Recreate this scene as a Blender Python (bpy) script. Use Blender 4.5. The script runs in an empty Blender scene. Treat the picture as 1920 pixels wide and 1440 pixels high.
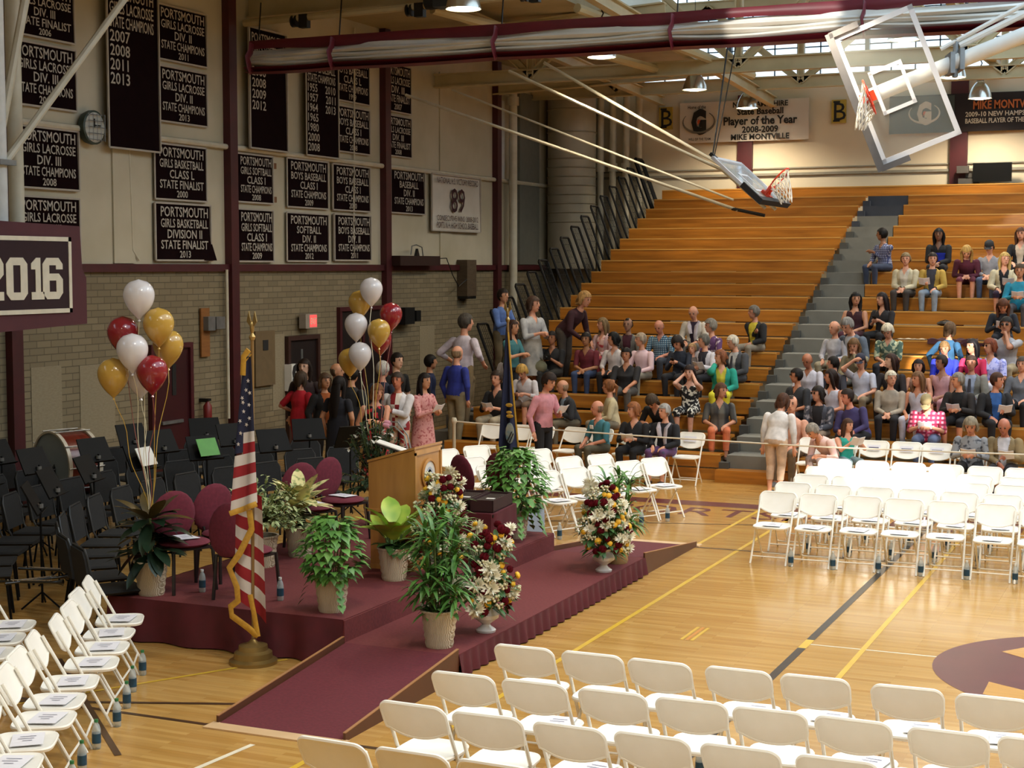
# A school gymnasium set out for a graduation ceremony.  Units are metres:
# X runs along the bleacher rows, Y runs away from the camera along the banner wall, Z is up.
import bpy, bmesh, math, random
import numpy as np
from mathutils import Vector, Matrix
R = math.radians
rnd = random.Random(7)
SC = bpy.context.scene
COL = SC.collection

# ---------------------------------------------------------------- camera
cd = bpy.data.cameras.new('camera'); cam = bpy.data.objects.new('camera', cd); COL.objects.link(cam)
cd.sensor_width = 36; cd.lens = 54.75; cd.clip_end = 200
cam.location = (0, 0, 3.45)
cam.rotation_euler = (R(90 - 4.31), 0, R(23.78))
SC.camera = cam

# ---------------------------------------------------------------- world and exposure
SC.view_settings.view_transform = 'Standard'
SC.view_settings.look = 'None'
SC.view_settings.gamma = 1.0
SC.view_settings.use_curve_mapping = False
SC.view_settings.exposure = 0.55
W = bpy.data.worlds.new('sky'); SC.world = W; W.use_nodes = True
bg = W.node_tree.nodes['Background']
bg.inputs[0].default_value = (0.62, 0.82, 1.0, 1); bg.inputs[1].default_value = 1.9
cy = SC.cycles
cy.max_bounces = 5; cy.diffuse_bounces = 3; cy.glossy_bounces = 3; cy.transmission_bounces = 4
cy.transparent_max_bounces = 8; cy.caustics_reflective = False; cy.caustics_refractive = False
cy.sample_clamp_indirect = 4.0; cy.use_denoising = True

# added spot lamps stand in for sunbeams on chairs, people and curtain
LAMP_W = 350
def beam(src, aim, deg, watts):
    sl = bpy.data.lights.new('sunbeam', 'SPOT'); so = bpy.data.objects.new('sunbeam', sl); COL.objects.link(so)
    sl.energy = watts; sl.spot_size = R(deg); sl.spot_blend = .3; sl.shadow_soft_size = .05; sl.color = (1, .95, .86); sl.use_shadow = True
    so.location = src; so.rotation_euler = (Vector(aim) - Vector(src)).to_track_quat('-Z', 'Y').to_euler()
beam((6.0, 3.0, 10.5), (-3.7, 20.7, .85), 4.9, 38000)
beam((6.0, 3.0, 10.5), (-3.72, 26.7, 2.08), 1.9, 70000)
beam((6.0, 3.0, 10.5), (-3.8, 24.8, 1.12), .95, 70000)
beam((-9.0, 9.0, 10.6), (-5.6, 22.2, 6.95), 7.0, 7000)

# ---------------------------------------------------------------- helpers
def srgb(c):
    f = lambda v: v / 12.92 if v <= .04045 else ((v + .055) / 1.055) ** 2.4
    if isinstance(c, str):
        c = [int(c[i:i + 2], 16) / 255 for i in (0, 2, 4)]
    return (f(c[0]), f(c[1]), f(c[2]), 1)

MATS = {}
def mat(name, col, rough=.6, col2=None, scale=8, stretch=(1, 1, 1), metal=0, spec=.5, kind='noise', bump=0, emit=0, alpha=1, coat=0, detail=3, sharp=None):
    """A principled material whose base colour is a procedural mix of two colours."""
    if name in MATS: return MATS[name]
    m = bpy.data.materials.new(name); m.use_nodes = True; MATS[name] = m
    nt = m.node_tree; N = nt.nodes; Lk = nt.links; b = N['Principled BSDF']
    c1 = srgb(col); c2 = srgb(col2) if col2 else tuple(min(1, v * .86) for v in c1[:3]) + (1,)
    b.inputs['Roughness'].default_value = rough; b.inputs['Metallic'].default_value = metal
    b.inputs['Specular IOR Level'].default_value = spec
    if coat: b.inputs['Coat Weight'].default_value = coat; b.inputs['Coat Roughness'].default_value = .12
    tc = N.new('ShaderNodeTexCoord'); mp = N.new('ShaderNodeMapping'); Lk.new(tc.outputs['Object'], mp.inputs[0])
    mp.inputs['Scale'].default_value = [scale * s for s in stretch]
    mix = N.new('ShaderNodeMix'); mix.data_type = 'RGBA'; mix.inputs['A'].default_value = c1; mix.inputs['B'].default_value = c2
    if kind == 'noise':
        t = N.new('ShaderNodeTexNoise'); t.inputs['Scale'].default_value = 1; t.inputs['Detail'].default_value = detail; out = t.outputs[0]
    elif kind == 'voronoi':
        t = N.new('ShaderNodeTexVoronoi'); t.inputs['Scale'].default_value = 1; out = t.outputs['Distance']
    elif kind == 'checker':
        t = N.new('ShaderNodeTexChecker'); t.inputs['Scale'].default_value = 1; out = t.outputs[1]
    elif kind == 'wave':
        t = N.new('ShaderNodeTexWave'); t.inputs['Scale'].default_value = 1; t.inputs['Distortion'].default_value = 1.5; out = t.outputs[1]
    Lk.new(mp.outputs[0], t.inputs['Vector'])
    if sharp or kind in ('noise', 'voronoi'):
        r = N.new('ShaderNodeMapRange'); lo, hi = sharp or (.3, .7)
        r.inputs[1].default_value = lo; r.inputs[2].default_value = hi; Lk.new(out, r.inputs[0]); out2 = r.outputs[0]
    else: out2 = out
    Lk.new(out2, mix.inputs['Factor']); Lk.new(mix.outputs['Result'], b.inputs['Base Color'])
    if bump:
        bp = N.new('ShaderNodeBump'); bp.inputs['Strength'].default_value = bump; bp.inputs['Distance'].default_value = .01
        Lk.new(out, bp.inputs['Height']); Lk.new(bp.outputs[0], b.inputs['Normal'])
    if emit:
        b.inputs['Emission Color'].default_value = c1; b.inputs['Emission Strength'].default_value = emit
    if alpha < 1: b.inputs['Alpha'].default_value = alpha
    return m

def plaid(name, c1, c2, c3, scale=14):
    """Woven check cloth: two crossing sets of stripes."""
    if name in MATS: return MATS[name]
    m = bpy.data.materials.new(name); m.use_nodes = True; MATS[name] = m
    nt = m.node_tree; N = nt.nodes; Lk = nt.links; b = N['Principled BSDF']; b.inputs['Roughness'].default_value = .85
    tc = N.new('ShaderNodeTexCoord'); prev = None
    for ax, c in ((0, c2), (2, c3)):
        w = N.new('ShaderNodeTexWave'); w.bands_direction = 'XYZ'[ax]; w.inputs['Scale'].default_value = scale * .35
        Lk.new(tc.outputs['Object'], w.inputs['Vector'])
        r = N.new('ShaderNodeMapRange'); r.inputs[1].default_value = .45; r.inputs[2].default_value = .6; Lk.new(w.outputs[1], r.inputs[0])
        mx = N.new('ShaderNodeMix'); mx.data_type = 'RGBA'; Lk.new(r.outputs[0], mx.inputs['Factor'])
        if prev: Lk.new(prev, mx.inputs['A'])
        else: mx.inputs['A'].default_value = srgb(c1)
        mx.inputs['B'].default_value = srgb(c); prev = mx.outputs['Result']
    Lk.new(prev, b.inputs['Base Color'])
    return m

class MB:
    """Collects simple shapes and links them as ONE mesh object."""
    def __init__(s): s.v = []; s.f = []; s.mi = []; s.m = 0
    def add(s, vs, fs):
        o = len(s.v); s.v += [tuple(v) for v in vs]; s.f += [tuple(i + o for i in f) for f in fs]; s.mi += [s.m] * len(fs); return s
    def box(s, c, d, rot=None):
        x, y, z = (k / 2 for k in d); c = Vector(c)
        vs = [Vector(p) for p in ((-x, -y, -z), (x, -y, -z), (x, y, -z), (-x, y, -z), (-x, -y, z), (x, -y, z), (x, y, z), (-x, y, z))]
        if rot: vs = [rot @ v for v in vs]
        return s.add([v + c for v in vs], [(3, 2, 1, 0), (4, 5, 6, 7), (0, 1, 5, 4), (1, 2, 6, 5), (2, 3, 7, 6), (3, 0, 4, 7)])
    def span(s, a, b):
        return s.box([(p + q) / 2 for p, q in zip(a, b)], [abs(q - p) for p, q in zip(a, b)])
    def tube(s, pts, r, n=8, caps=True, flat=1.0, up=None):
        pts = [Vector(p) for p in pts]; rs = r if isinstance(r, (list, tuple)) else [r] * len(pts); rings = []; o = len(s.v); pu = None
        for i, p in enumerate(pts):
            d = (pts[min(i + 1, len(pts) - 1)] - pts[max(i - 1, 0)]).normalized()
            u = Vector(up) if up else (pu if pu else (Vector((0, 0, 1)) if abs(d.z) < .9 else Vector((1, 0, 0))))
            a = d.cross(u)
            if a.length < 1e-5: a = d.cross(Vector((0, 1, .1)))
            a.normalize(); b2 = a.cross(d); pu = b2
            for k in range(n):
                t = 2 * math.pi * k / n; s.v.append(tuple(p + a * (math.cos(t) * rs[i]) + b2 * (math.sin(t) * rs[i] * flat)))
        m = len(pts)
        for i in range(m - 1):
            for k in range(n):
                k2 = (k + 1) % n; s.f.append((o + i * n + k, o + i * n + k2, o + (i + 1) * n + k2, o + (i + 1) * n + k)); s.mi.append(s.m)
        if caps:
            s.f.append(tuple(o + k for k in reversed(range(n)))); s.f.append(tuple(o + (m - 1) * n + k for k in range(n))); s.mi += [s.m] * 2
        return s
    def lathe(s, prof, n=20, c=(0, 0, 0), sx=1, sy=1, axis=None, caps=True):
        o = len(s.v); c = Vector(c)
        for r, z in prof:
            for k in range(n):
                t = 2 * math.pi * k / n; v = Vector((r * sx * math.cos(t), r * sy * math.sin(t), z))
                if axis: v = axis @ v
                s.v.append(tuple(c + v))
        for i in range(len(prof) - 1):
            for k in range(n):
                k2 = (k + 1) % n; s.f.append((o + i * n + k, o + i * n + k2, o + (i + 1) * n + k2, o + (i + 1) * n + k)); s.mi.append(s.m)
        if caps and prof[0][0] > 1e-4: s.f.append(tuple(o + k for k in reversed(range(n)))); s.mi.append(s.m)
        if caps and prof[-1][0] > 1e-4: s.f.append(tuple(o + (len(prof) - 1) * n + k for k in range(n))); s.mi.append(s.m)
        return s
    def ball(s, c, r, n=10, rot=None):
        r = r if isinstance(r, (list, tuple)) else (r, r, r); m = max(4, n // 2); o = len(s.v); c = Vector(c)
        vs = [Vector((0, 0, -r[2]))]
        for i in range(1, m):
            a = -math.pi / 2 + math.pi * i / m
            for k in range(n):
                t = 2 * math.pi * k / n; vs.append(Vector((r[0] * math.cos(a) * math.cos(t), r[1] * math.cos(a) * math.sin(t), r[2] * math.sin(a))))
        vs.append(Vector((0, 0, r[2])))
        if rot: vs = [rot @ v for v in vs]
        fs = [(0, 1 + (k + 1) % n, 1 + k) for k in range(n)]
        for i in range(m - 2):
            for k in range(n):
                k2 = (k + 1) % n; fs.append((1 + i * n + k, 1 + i * n + k2, 1 + (i + 1) * n + k2, 1 + (i + 1) * n + k))
        t = len(vs) - 1; fs += [(t, 1 + (m - 2) * n + k, 1 + (m - 2) * n + (k + 1) % n) for k in range(n)]
        return s.add([v + c for v in vs], fs)
    def prism(s, poly, axis, a, b):
        """Extrude a closed 2-D outline along axis 'x', 'y' or 'z' from a to b."""
        e = {'x': lambda p, t: (t, p[0], p[1]), 'y': lambda p, t: (p[0], t, p[1]), 'z': lambda p, t: (p[0], p[1], t)}[axis]; n = len(poly)
        vs = [e(p, a) for p in poly] + [e(p, b) for p in poly]
        return s.add(vs, [tuple(range(n)), tuple(reversed(range(n, 2 * n)))] + [(k, n + k, n + (k + 1) % n, (k + 1) % n) for k in range(n)])
    def quad(s, a, b, c, d): return s.add([a, b, c, d], [(0, 1, 2, 3)])
    def grid(s, fn, nu, nv):
        return s.add([fn(i / nu, j / nv) for j in range(nv + 1) for i in range(nu + 1)],
                     [(j * (nu + 1) + i, j * (nu + 1) + i + 1, (j + 1) * (nu + 1) + i + 1, (j + 1) * (nu + 1) + i) for j in range(nv) for i in range(nu)])
    def mesh(s, name, mats, smooth=False):
        me = bpy.data.meshes.new(name); me.from_pydata(s.v, [], s.f)
        for m in (mats if isinstance(mats, (list, tuple)) else [mats]): me.materials.append(m)
        if any(s.mi): me.polygons.foreach_set('material_index', s.mi)
        bm = bmesh.new(); bm.from_mesh(me); bmesh.ops.recalc_face_normals(bm, faces=bm.faces); bm.to_mesh(me); bm.free()
        if smooth: me.polygons.foreach_set('use_smooth', [True] * len(me.polygons)); me.set_sharp_from_angle(angle=R(40))
        me.update(); return me
    def build(s, name, mats, parent=None, smooth=False, loc=None):
        return link(name, s.mesh(name, mats, smooth), parent, loc)

def link(name, me, parent=None, loc=None):
    o = bpy.data.objects.new(name, me); COL.objects.link(o)
    if parent: o.parent = parent
    if loc: o.location = loc
    return o

def tag(o, label=None, cat=None, group=None, kind=None):
    if label: o['label'] = label
    if cat: o['category'] = cat
    if group: o['group'] = group
    if kind: o['kind'] = kind
    return o

def thing(name, label, cat, loc=(0, 0, 0), rz=0, group=None):
    o = bpy.data.objects.new(name, None); COL.objects.link(o); o.empty_display_size = .1
    o.location = loc; o.rotation_euler = (0, 0, rz)
    return tag(o, label, cat, group)

def struct(name, mb, m, parent=None, smooth=False):
    o = mb.build(name, m, parent, smooth)
    if not parent: o['kind'] = 'structure'
    return o

KIDS = {}
def dup(root, loc, rz, label=None, group=None):
    """Copy a thing with its parts and their sub-parts (mesh data shared)."""
    if root.name not in KIDS: KIDS[root.name] = [(k, list(k.children)) for k in root.children]
    r = root.copy(); COL.objects.link(r); r.location = loc; r.rotation_euler = (0, 0, rz)
    if label: r['label'] = label
    if group: r['group'] = group
    for k, sub in KIDS[root.name]:
        c = k.copy(); COL.objects.link(c); c.parent = r
        for g in sub:
            d = g.copy(); COL.objects.link(d); d.parent = c
    return r

ORD = ['first', 'second', 'third', 'fourth', 'fifth', 'sixth', 'seventh', 'eighth', 'ninth', 'tenth', 'eleventh', 'twelfth']

def text_mesh(lines, width, height, gap=.28, squeeze=True, fill=.9, bold=.0, sizes=None, align='C'):
    """Lettering as a flat mesh in the XZ plane, centred on the origin, facing -Y; each line is scaled to its share of the height."""
    vs = []; fs = []; n = len(lines); sizes = sizes or [1] * n; tot = sum(sizes); z = height / 2
    for ln, sz in zip(lines, sizes):
        h = height * sz / tot
        cu = bpy.data.curves.new('t', 'FONT'); cu.body = ln; cu.size = 1; cu.offset = bold; cu.resolution_u = 2
        ob = bpy.data.objects.new('t', cu); COL.objects.link(ob)
        me = bpy.data.meshes.new_from_object(ob)
        bpy.data.objects.remove(ob); bpy.data.curves.remove(cu)
        if len(me.vertices):
            P = np.empty(len(me.vertices) * 3); me.vertices.foreach_get('co', P); P = P.reshape(-1, 3)
            lo, hi = P.min(0), P.max(0); ch = h * (1 - gap); sy = ch / .70; sx = sy
            if (hi[0] - lo[0]) * sx > width * fill: sx = width * fill / (hi[0] - lo[0])
            x = (P[:, 0] - (lo[0] + hi[0]) / 2) * sx
            if align == 'L': x = (P[:, 0] - lo[0]) * sx - width / 2
            y = z - h / 2 - ch / 2 + P[:, 1] * sy
            o = len(vs); vs += [(float(a), 0.0, float(b)) for a, b in zip(x, y)]; fs += [tuple(i + o for i in p.vertices) for p in me.polygons]
        bpy.data.meshes.remove(me); z -= h
    return vs, fs

def put(mb, vf, origin, ax, az):
    """Add lettering to a mesh: origin, direction of its x axis, direction of its z axis."""
    o, ax, az = Vector(origin), Vector(ax), Vector(az)
    mb.add([o + ax * v[0] + az * v[2] for v in vf[0]], vf[1]); return mb

# ---------------------------------------------------------------- materials of the room
def wood_floor():
    m = bpy.data.materials.new('gym_floor'); m.use_nodes = True; nt = m.node_tree; N = nt.nodes; Lk = nt.links; b = N['Principled BSDF']
    tc = N.new('ShaderNodeTexCoord')
    br = N.new('ShaderNodeTexBrick'); br.inputs['Scale'].default_value = 1; br.inputs['Brick Width'].default_value = .9; br.inputs['Row Height'].default_value = .057
    br.inputs['Mortar Size'].default_value = .0006; br.inputs['Color1'].default_value = srgb('d0a45f'); br.inputs['Color2'].default_value = srgb('bd8d49'); br.inputs['Mortar'].default_value = srgb('8f6631')
    Lk.new(tc.outputs['Object'], br.inputs['Vector'])
    mp = N.new('ShaderNodeMapping'); mp.inputs['Scale'].default_value = (1.2, 9, 1); Lk.new(tc.outputs['Object'], mp.inputs[0])
    no = N.new('ShaderNodeTexNoise'); no.inputs['Scale'].default_value = 1.5; no.inputs['Detail'].default_value = 4; Lk.new(mp.outputs[0], no.inputs['Vector'])
    mx = N.new('ShaderNodeMix'); mx.data_type = 'RGBA'; mx.blend_type = 'MULTIPLY'; mx.inputs['Factor'].default_value = .35
    Lk.new(br.outputs[0], mx.inputs['A']); Lk.new(no.outputs[0], mx.inputs['B']); Lk.new(mx.outputs['Result'], b.inputs['Base Color'])
    b.inputs['Roughness'].default_value = .17; b.inputs['Specular IOR Level'].default_value = .5
    return m
def brick_mat():
    m = bpy.data.materials.new('tan_brick'); m.use_nodes = True; nt = m.node_tree; N = nt.nodes; Lk = nt.links; b = N['Principled BSDF']
    tc = N.new('ShaderNodeTexCoord'); sx = N.new('ShaderNodeSeparateXYZ'); cb = N.new('ShaderNodeCombineXYZ')
    Lk.new(tc.outputs['Object'], sx.inputs[0]); Lk.new(sx.outputs['Y'], cb.inputs['X']); Lk.new(sx.outputs['Z'], cb.inputs['Y'])
    br = N.new('ShaderNodeTexBrick'); br.inputs['Scale'].default_value = 1; br.inputs['Brick Width'].default_value = .3; br.inputs['Row Height'].default_value = .1
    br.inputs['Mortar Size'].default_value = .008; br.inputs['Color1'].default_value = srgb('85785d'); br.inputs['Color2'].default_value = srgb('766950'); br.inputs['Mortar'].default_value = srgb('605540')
    Lk.new(cb.outputs[0], br.inputs['Vector']); Lk.new(br.outputs[0], b.inputs['Base Color']); b.inputs['Roughness'].default_value = .8
    bp = N.new('ShaderNodeBump'); bp.inputs['Strength'].default_value = .4; bp.inputs['Distance'].default_value = .01; bp.invert = True
    Lk.new(br.outputs['Fac'], bp.inputs['Height']); Lk.new(bp.outputs[0], b.inputs['Normal'])
    return m
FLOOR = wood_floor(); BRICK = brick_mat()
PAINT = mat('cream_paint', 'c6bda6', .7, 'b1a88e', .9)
PAINTB = mat('cream_paint_block', 'd8ccb4', .75, 'cabda2', .7)
PATCH = mat('repaired_brick', '93866c', .8, '887b61', 5, (1, 3, 9))
MAROON = mat('maroon_paint', '4a1219', .5, '3d0f15', 3)
BEAM = mat('cream_steel', 'cbbd97', .55, 'b9aa83', 2)
DARK = mat('dark_void', '141210', .8)
PIPE = mat('cream_pipe', 'cfc8b4', .5, 'c0b79f', 4)
STEEL = mat('grey_steel', '8c8d8c', .4, '77797a', 6, metal=.6)
BLACK = mat('black_metal', '131313', .45, '0c0c0c', 10)
WHITE = mat('white_paint', 'e8e6e0', .5, 'dcd9d1', 3)
YEL = mat('yellow_line', 'd9b13c', .3, 'cba436', 4); BLK = mat('black_line', '2a2522', .3, '332c27', 4)
MARL = mat('maroon_line', '5d1f24', .3, '54191f', 3); WHL = mat('white_line', 'e9dfc8', .3)
ORG = mat('orange_line', 'd08a3c', .3); BRL = mat('brown_line', '4d3422', .3, '443021', 3)

# ---------------------------------------------------------------- floor with its court markings
fl = struct('floor', MB().span((-15.3, -3, -.2), (16, 37.2, 0)), FLOOR)
def line(x0, y0, x1, y1, w, m, z=.0022):
    d = Vector((x1 - x0, y1 - y0, 0)).normalized(); n = Vector((-d.y, d.x, 0)) * w / 2; a = Vector((x0, y0, z)); b = Vector((x1, y1, z))
    return MB().quad(a - n, b - n, b + n, a + n).build('court_line', m, fl)
line(-5.05, 5, -5.05, 21.4, .05, YEL); line(-5.62, 5, -5.62, 21.4, .05, YEL, .0028); line(-2.68, 9, -2.68, 21, .05, YEL)
line(-3.2, 2, -3.2, 13.78, .075, BLK); line(-3.2, 14.12, -3.2, 21.5, .075, BLK); line(-3.2, 13.78, -3.2, 14.12, .075, YEL)
line(-14.5, 9.63, 8, 9.63, .05, BRL); line(-5.6, 18.3, 4, 18.3, .05, BRL, .0026); line(-3.16, 13.95, 6, 13.95, .025, WHL, .0016)
line(-9.1, 10.75, -6.9, 8.75, .05, BRL, .0034); line(-9.4, 9.2, -6.7, 10.25, .05, BRL, .0038); line(-8.6, 9.25, -7.25, 11.55, .04, YEL, .0026)
line(-6.3, 7.9, -6.17, 9.35, .045, WHL); line(-8.4, 19.3, -4.2, 20.55, .04, BRL, .0026)
for dx in (-.05, 0, .05): line(-4.25 + dx, 13.65, -4.25 + dx, 14.2, .03, ORG if dx == 0 else YEL)
MB().quad((-9.5, 21.55, .002), (6, 21.55, .002), (6, 21.95, .002), (-9.5, 21.95, .002)).build('side_stripe', MARL, fl)
mb = put(MB(), text_mesh(['PORTSMOUTH'], 6.4, .75, gap=.1), (-4.9, 21.02, .0022), (1, 0, 0), (0, 1, 0)); mb.build('stripe_lettering', MARL, fl)
# the school initial inside a maroon disc at the middle of the court
mb = MB(); cx, cy0, rr = -.38, 13.84, 1.66
ring = [(cx + rr * math.cos(2 * math.pi * k / 56), cy0 + rr * .92 * math.sin(2 * math.pi * k / 56), .0018) for k in range(56)]
mb.add(ring, [tuple(range(56))]); mb.build('centre_disc', MARL, fl)
vf = text_mesh(['S'], 2.4, 2.45, gap=0, bold=.0)
put(MB(), vf, (cx - .1, cy0, .0032), (1.55, 0, 0), (0, .95, 0)).build('centre_initial', mat('floor_varnish', 'c9974f', .2, 'bd8b45', 3, (1, 8, 1)), fl)

# ---------------------------------------------------------------- banner wall (left), back wall, the walls behind the camera, the roof
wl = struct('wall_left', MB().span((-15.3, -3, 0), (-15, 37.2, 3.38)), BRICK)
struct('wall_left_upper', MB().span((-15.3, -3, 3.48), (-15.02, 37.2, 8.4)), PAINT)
mb = MB()
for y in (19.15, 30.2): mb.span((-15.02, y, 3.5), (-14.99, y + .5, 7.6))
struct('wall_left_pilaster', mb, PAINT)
tr = MB().span((-15.05, -3, 3.37), (-14.93, 37.2, 3.49)); struct('trim_1', tr, MAROON)
for i, y in enumerate((11.55, 16.88, 22.22, 27.67, 33.07)):
    struct('column_%d' % (i + 1), MB().span((-15.02, y - .11, 0), (-14.88, y + .11, 8.2)), MAROON)
for a, b in (((17.26, .2), (17.9, 2.03)), ((18.3, .85), (19.1, 2.0)), ((23.5, .9), (23.9, 2.25)), ((29.2, .9), (29.9, 2.2))):
    MB().span((-15.01, a[0], a[1]), (-14.992, b[0], b[1])).build('repaired_patch', PATCH, wl)
struct('trim_2', MB().tube([(-14.97, 10, 5.45), (-14.97, 36.3, 5.45)], .05, 8), PIPE, smooth=True)
struct('trim_3', MB().tube([(-14.99, 19.75, 3.55), (-14.99, 19.6, 3.7), (-14.99, 19.55, 5.3)], .014, 6), PIPE, smooth=True)
struct('trim_4', MB().tube([(-14.8, 33.65, 0), (-14.8, 33.65, 8.0)], .1, 12).tube([(-14.8, 33.65, 7.2), (-14.8, 33.65, 7.4)], .14, 12), PIPE, smooth=True)
struct('trim_5', MB().tube([(-14.99, 26.42, 3.6), (-14.93, 26.42, 8.0)], .018, 6).tube([(-14.9, 21.98, .9), (-14.9, 21.98, 3.4)], .025, 6), PIPE, smooth=True)
struct('wall_left_recess_shade', MB().span((-15.02, 34.4, 3.5), (-14.95, 35.6, 7.6)), mat('recess_shade_grey', '6d6c62', .7))  # grey panel paints the shade of the recess onto the flat wall
struct('wall_left_light_panel', MB().span((-15.02, 33.22, 5.45), (-14.97, 33.55, 7.3)), mat('pale_panel', 'c4c8c8', .6))
# rust brown anchor plates between the banners
mb = MB()
for y, z in ((23.52, 5.22), (23.52, 4.63), (26.0, 4.72), (26.05, 4.3)): mb.span((-15.02, y - .17, z - .05), (-14.985, y + .17, z + .05))
mb.build('anchor_plate', mat('rust_plate', '7a5230', .6), wl)

def door(name, y0, y1, top, m, slab):
    f = MB().span((-15.02, y0 - .08, 0), (-14.92, y0, top + .08)).span((-15.02, y1, 0), (-14.92, y1 + .08, top + .08)).span((-15.02, y0, top), (-14.92, y1, top + .08))
    o = struct(name, f, m); MB().span((-15.01, y0, 0), (-14.965, y1, top)).build('doorway_slab', slab, o); return o
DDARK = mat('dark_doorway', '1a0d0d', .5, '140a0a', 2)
d1 = door('door_1', 20.0, 20.95, 2.15, MAROON, mat('maroon_door', '3c1014', .45, '330d11', 2))
MB().span((-14.965, 20.2, .95), (-14.93, 20.75, 1.0)).build('push_bar', STEEL, d1)
MB().span((-14.965, 20.5, 1.4), (-14.955, 20.6, 1.9)).build('door_window', DARK, d1)
d2 = door('door_2', 24.0, 24.95, 2.12, mat('brown_frame', '3a2019', .5), DDARK)
MB().span((-14.965, 24.4, .4), (-14.95, 24.46, 1.95)).build('door_edge', STEEL, d2)
d3 = door('door_3', 25.85, 27.6, 2.6, MAROON, DDARK)  # dark slab in place of the unlit interior of this opening
MB().span((-14.965, 26.68, 0), (-14.94, 26.76, 2.6)).build('door_mullion', MAROON, d3)

wb = struct('wall_back', MB().span((-15.3, 36.9, 0), (16, 37.2, 7.85)).span((-15.3, 36.9, 10.6), (16, 37.2, 11.3)).span((-15.3, 36.9, 7.85), (-13.9, 37.2, 10.6)), PAINTB)
for i, (x0, x1, z1) in enumerate(((-10.28, -9.92, 7.55), (-5.3, -4.92, 7.95), (.0, .35, 7.95))):
    struct('column_%d' % (i + 6), MB().span((x0, 36.78, 0), (x1, 36.92, z1)), MAROON)
struct('trim_6', MB().span((-15, 36.84, 5.62), (3, 36.92, 5.68)).span((-15, 36.86, 5.78), (3, 36.92, 5.81)), mat('grey_conduit', '8f8a7c', .6))
# band of factory glazing above the back wall
glass = mat('window_glass', 'ffffff', .03, 'f4fbff', 1, alpha=.12)
for i in range(9):
    x0 = -13.85 + i * 3.3
    wdw = MB()
    for k in range(7): wdw.span((x0 + k * .55 - .012, 37.0, 7.85), (x0 + k * .55 + .012, 37.06, 10.6))
    for k in range(8): wdw.span((x0, 37.0, 7.85 + k * .39 - .012), (x0 + 3.3, 37.06, 7.85 + k * .39 + .012))
    wdw.span((x0 - .05, 36.95, 7.85), (x0 + .05, 37.1, 10.6))
    o = struct('window_%d' % (i + 1), wdw, mat('window_bar', '3c4a55', .5)); MB().span((x0, 37.025, 7.85), (x0 + 3.3, 37.032, 10.6)).build('pane', glass, o)
struct('window_10', MB().span((-13.9, 36.88, 9.05), (-12.3, 36.99, 10.6)), WHITE)
struct('wall_right', MB().span((16, -3, 0), (16.3, 37.2, 11.3)), PAINTB)
struct('wall_front', MB().span((-15.3, -3.3, 0), (16, -3, 11.3)), PAINTB)
# roof: solid round an unseen opening added to let sky light in; the banner wall has a lower soffit
ROOFM = mat('roof_deck', 'b9ab8a', .75, 'a79977', 1.5)
struct('ceiling', MB().span((-15.3, -3.3, 10.9), (-3.9, 37.2, 11.3)).span((9, -3.3, 10.9), (16.3, 37.2, 11.3)).span((-3.9, -3.3, 10.9), (9, 4, 11.3)).span((-3.9, 33, 10.9), (9, 37.2, 11.3)), ROOFM)
struct('ceiling_soffit', MB().span((-15.3, 8, 8.15), (-10.4, 36.9, 8.3)), ROOFM)
# steel frame: trusses across the room and rafters out to the banner wall
def ibeam(mb, p, q, h=.26, w=.16, t=.03):
    p, q = Vector(p), Vector(q); d = (q - p); L = d.length; d.normalize(); s = d.cross(Vector((0, 0, 1))).normalized(); u = s.cross(d)
    M = Matrix((d, s, u)).transposed(); c = (p + q) / 2
    mb.box(c, (L, t, h), M); mb.box(c + u * h / 2, (L, w, t), M); mb.box(c - u * h / 2, (L, w, t), M); return mb
def truss(i, y, x0=-10.2, x1=15.9, z0=7.38, z1=9.4):
    mb = ibeam(MB(), (x0, y, z0), (x1, y, z0)); ibeam(mb, (x0, y, z1), (x1, y, z1))
    n = 7; dx = (x1 - x0) / n
    for k in range(n):
        a = x0 + k * dx
        ibeam(mb, (a, y, z1), (a + dx / 2, y, z0), .12, .12); ibeam(mb, (a + dx / 2, y, z0), (a + dx, y, z1), .12, .12); ibeam(mb, (a + dx / 2, y, z0), (a + dx / 2 + .001, y, z1), .12, .12)
    return struct('roof_beam_%d' % i, mb, BEAM)
truss(1, 30.0, -15); truss(2, 35.2, -15, z0=7.62)
for i, (p, q, h) in enumerate((((-15, 22.9, 7.85), (-4, 22.9, 7.95), .3), ((-15, 27.3, 7.75), (-9, 27.3, 8.1), .22), ((-15, 33, 7.5), (-9.5, 33, 7.7), .2),
                               ((-9.4, 24.2, 8.0), (-9.4, 36.8, 7.35), .22), ((-12.2, 23, 8.05), (-12.2, 36.8, 7.5), .2), ((-4.2, 27, 8.3), (-4.2, 36.8, 7.9), .22))):
    struct('roof_beam_%d' % (i + 3), ibeam(MB(), p, q, h), BEAM)
struct('trim_11', MB().tube([(-14.9, 22.6, 7.55), (-6.5, 22.6, 7.72)], .06, 8).tube([(-12.3, 24.5, 7.9), (-9.9, 30.5, 7.35)], .09, 8).tube([(-10.2, 26, 8.0), (-8.5, 31.5, 7.35)], .09, 8), BEAM, smooth=True)  # ceiling pipe that carries the winch pulleys, and two slanting pipes
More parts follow.
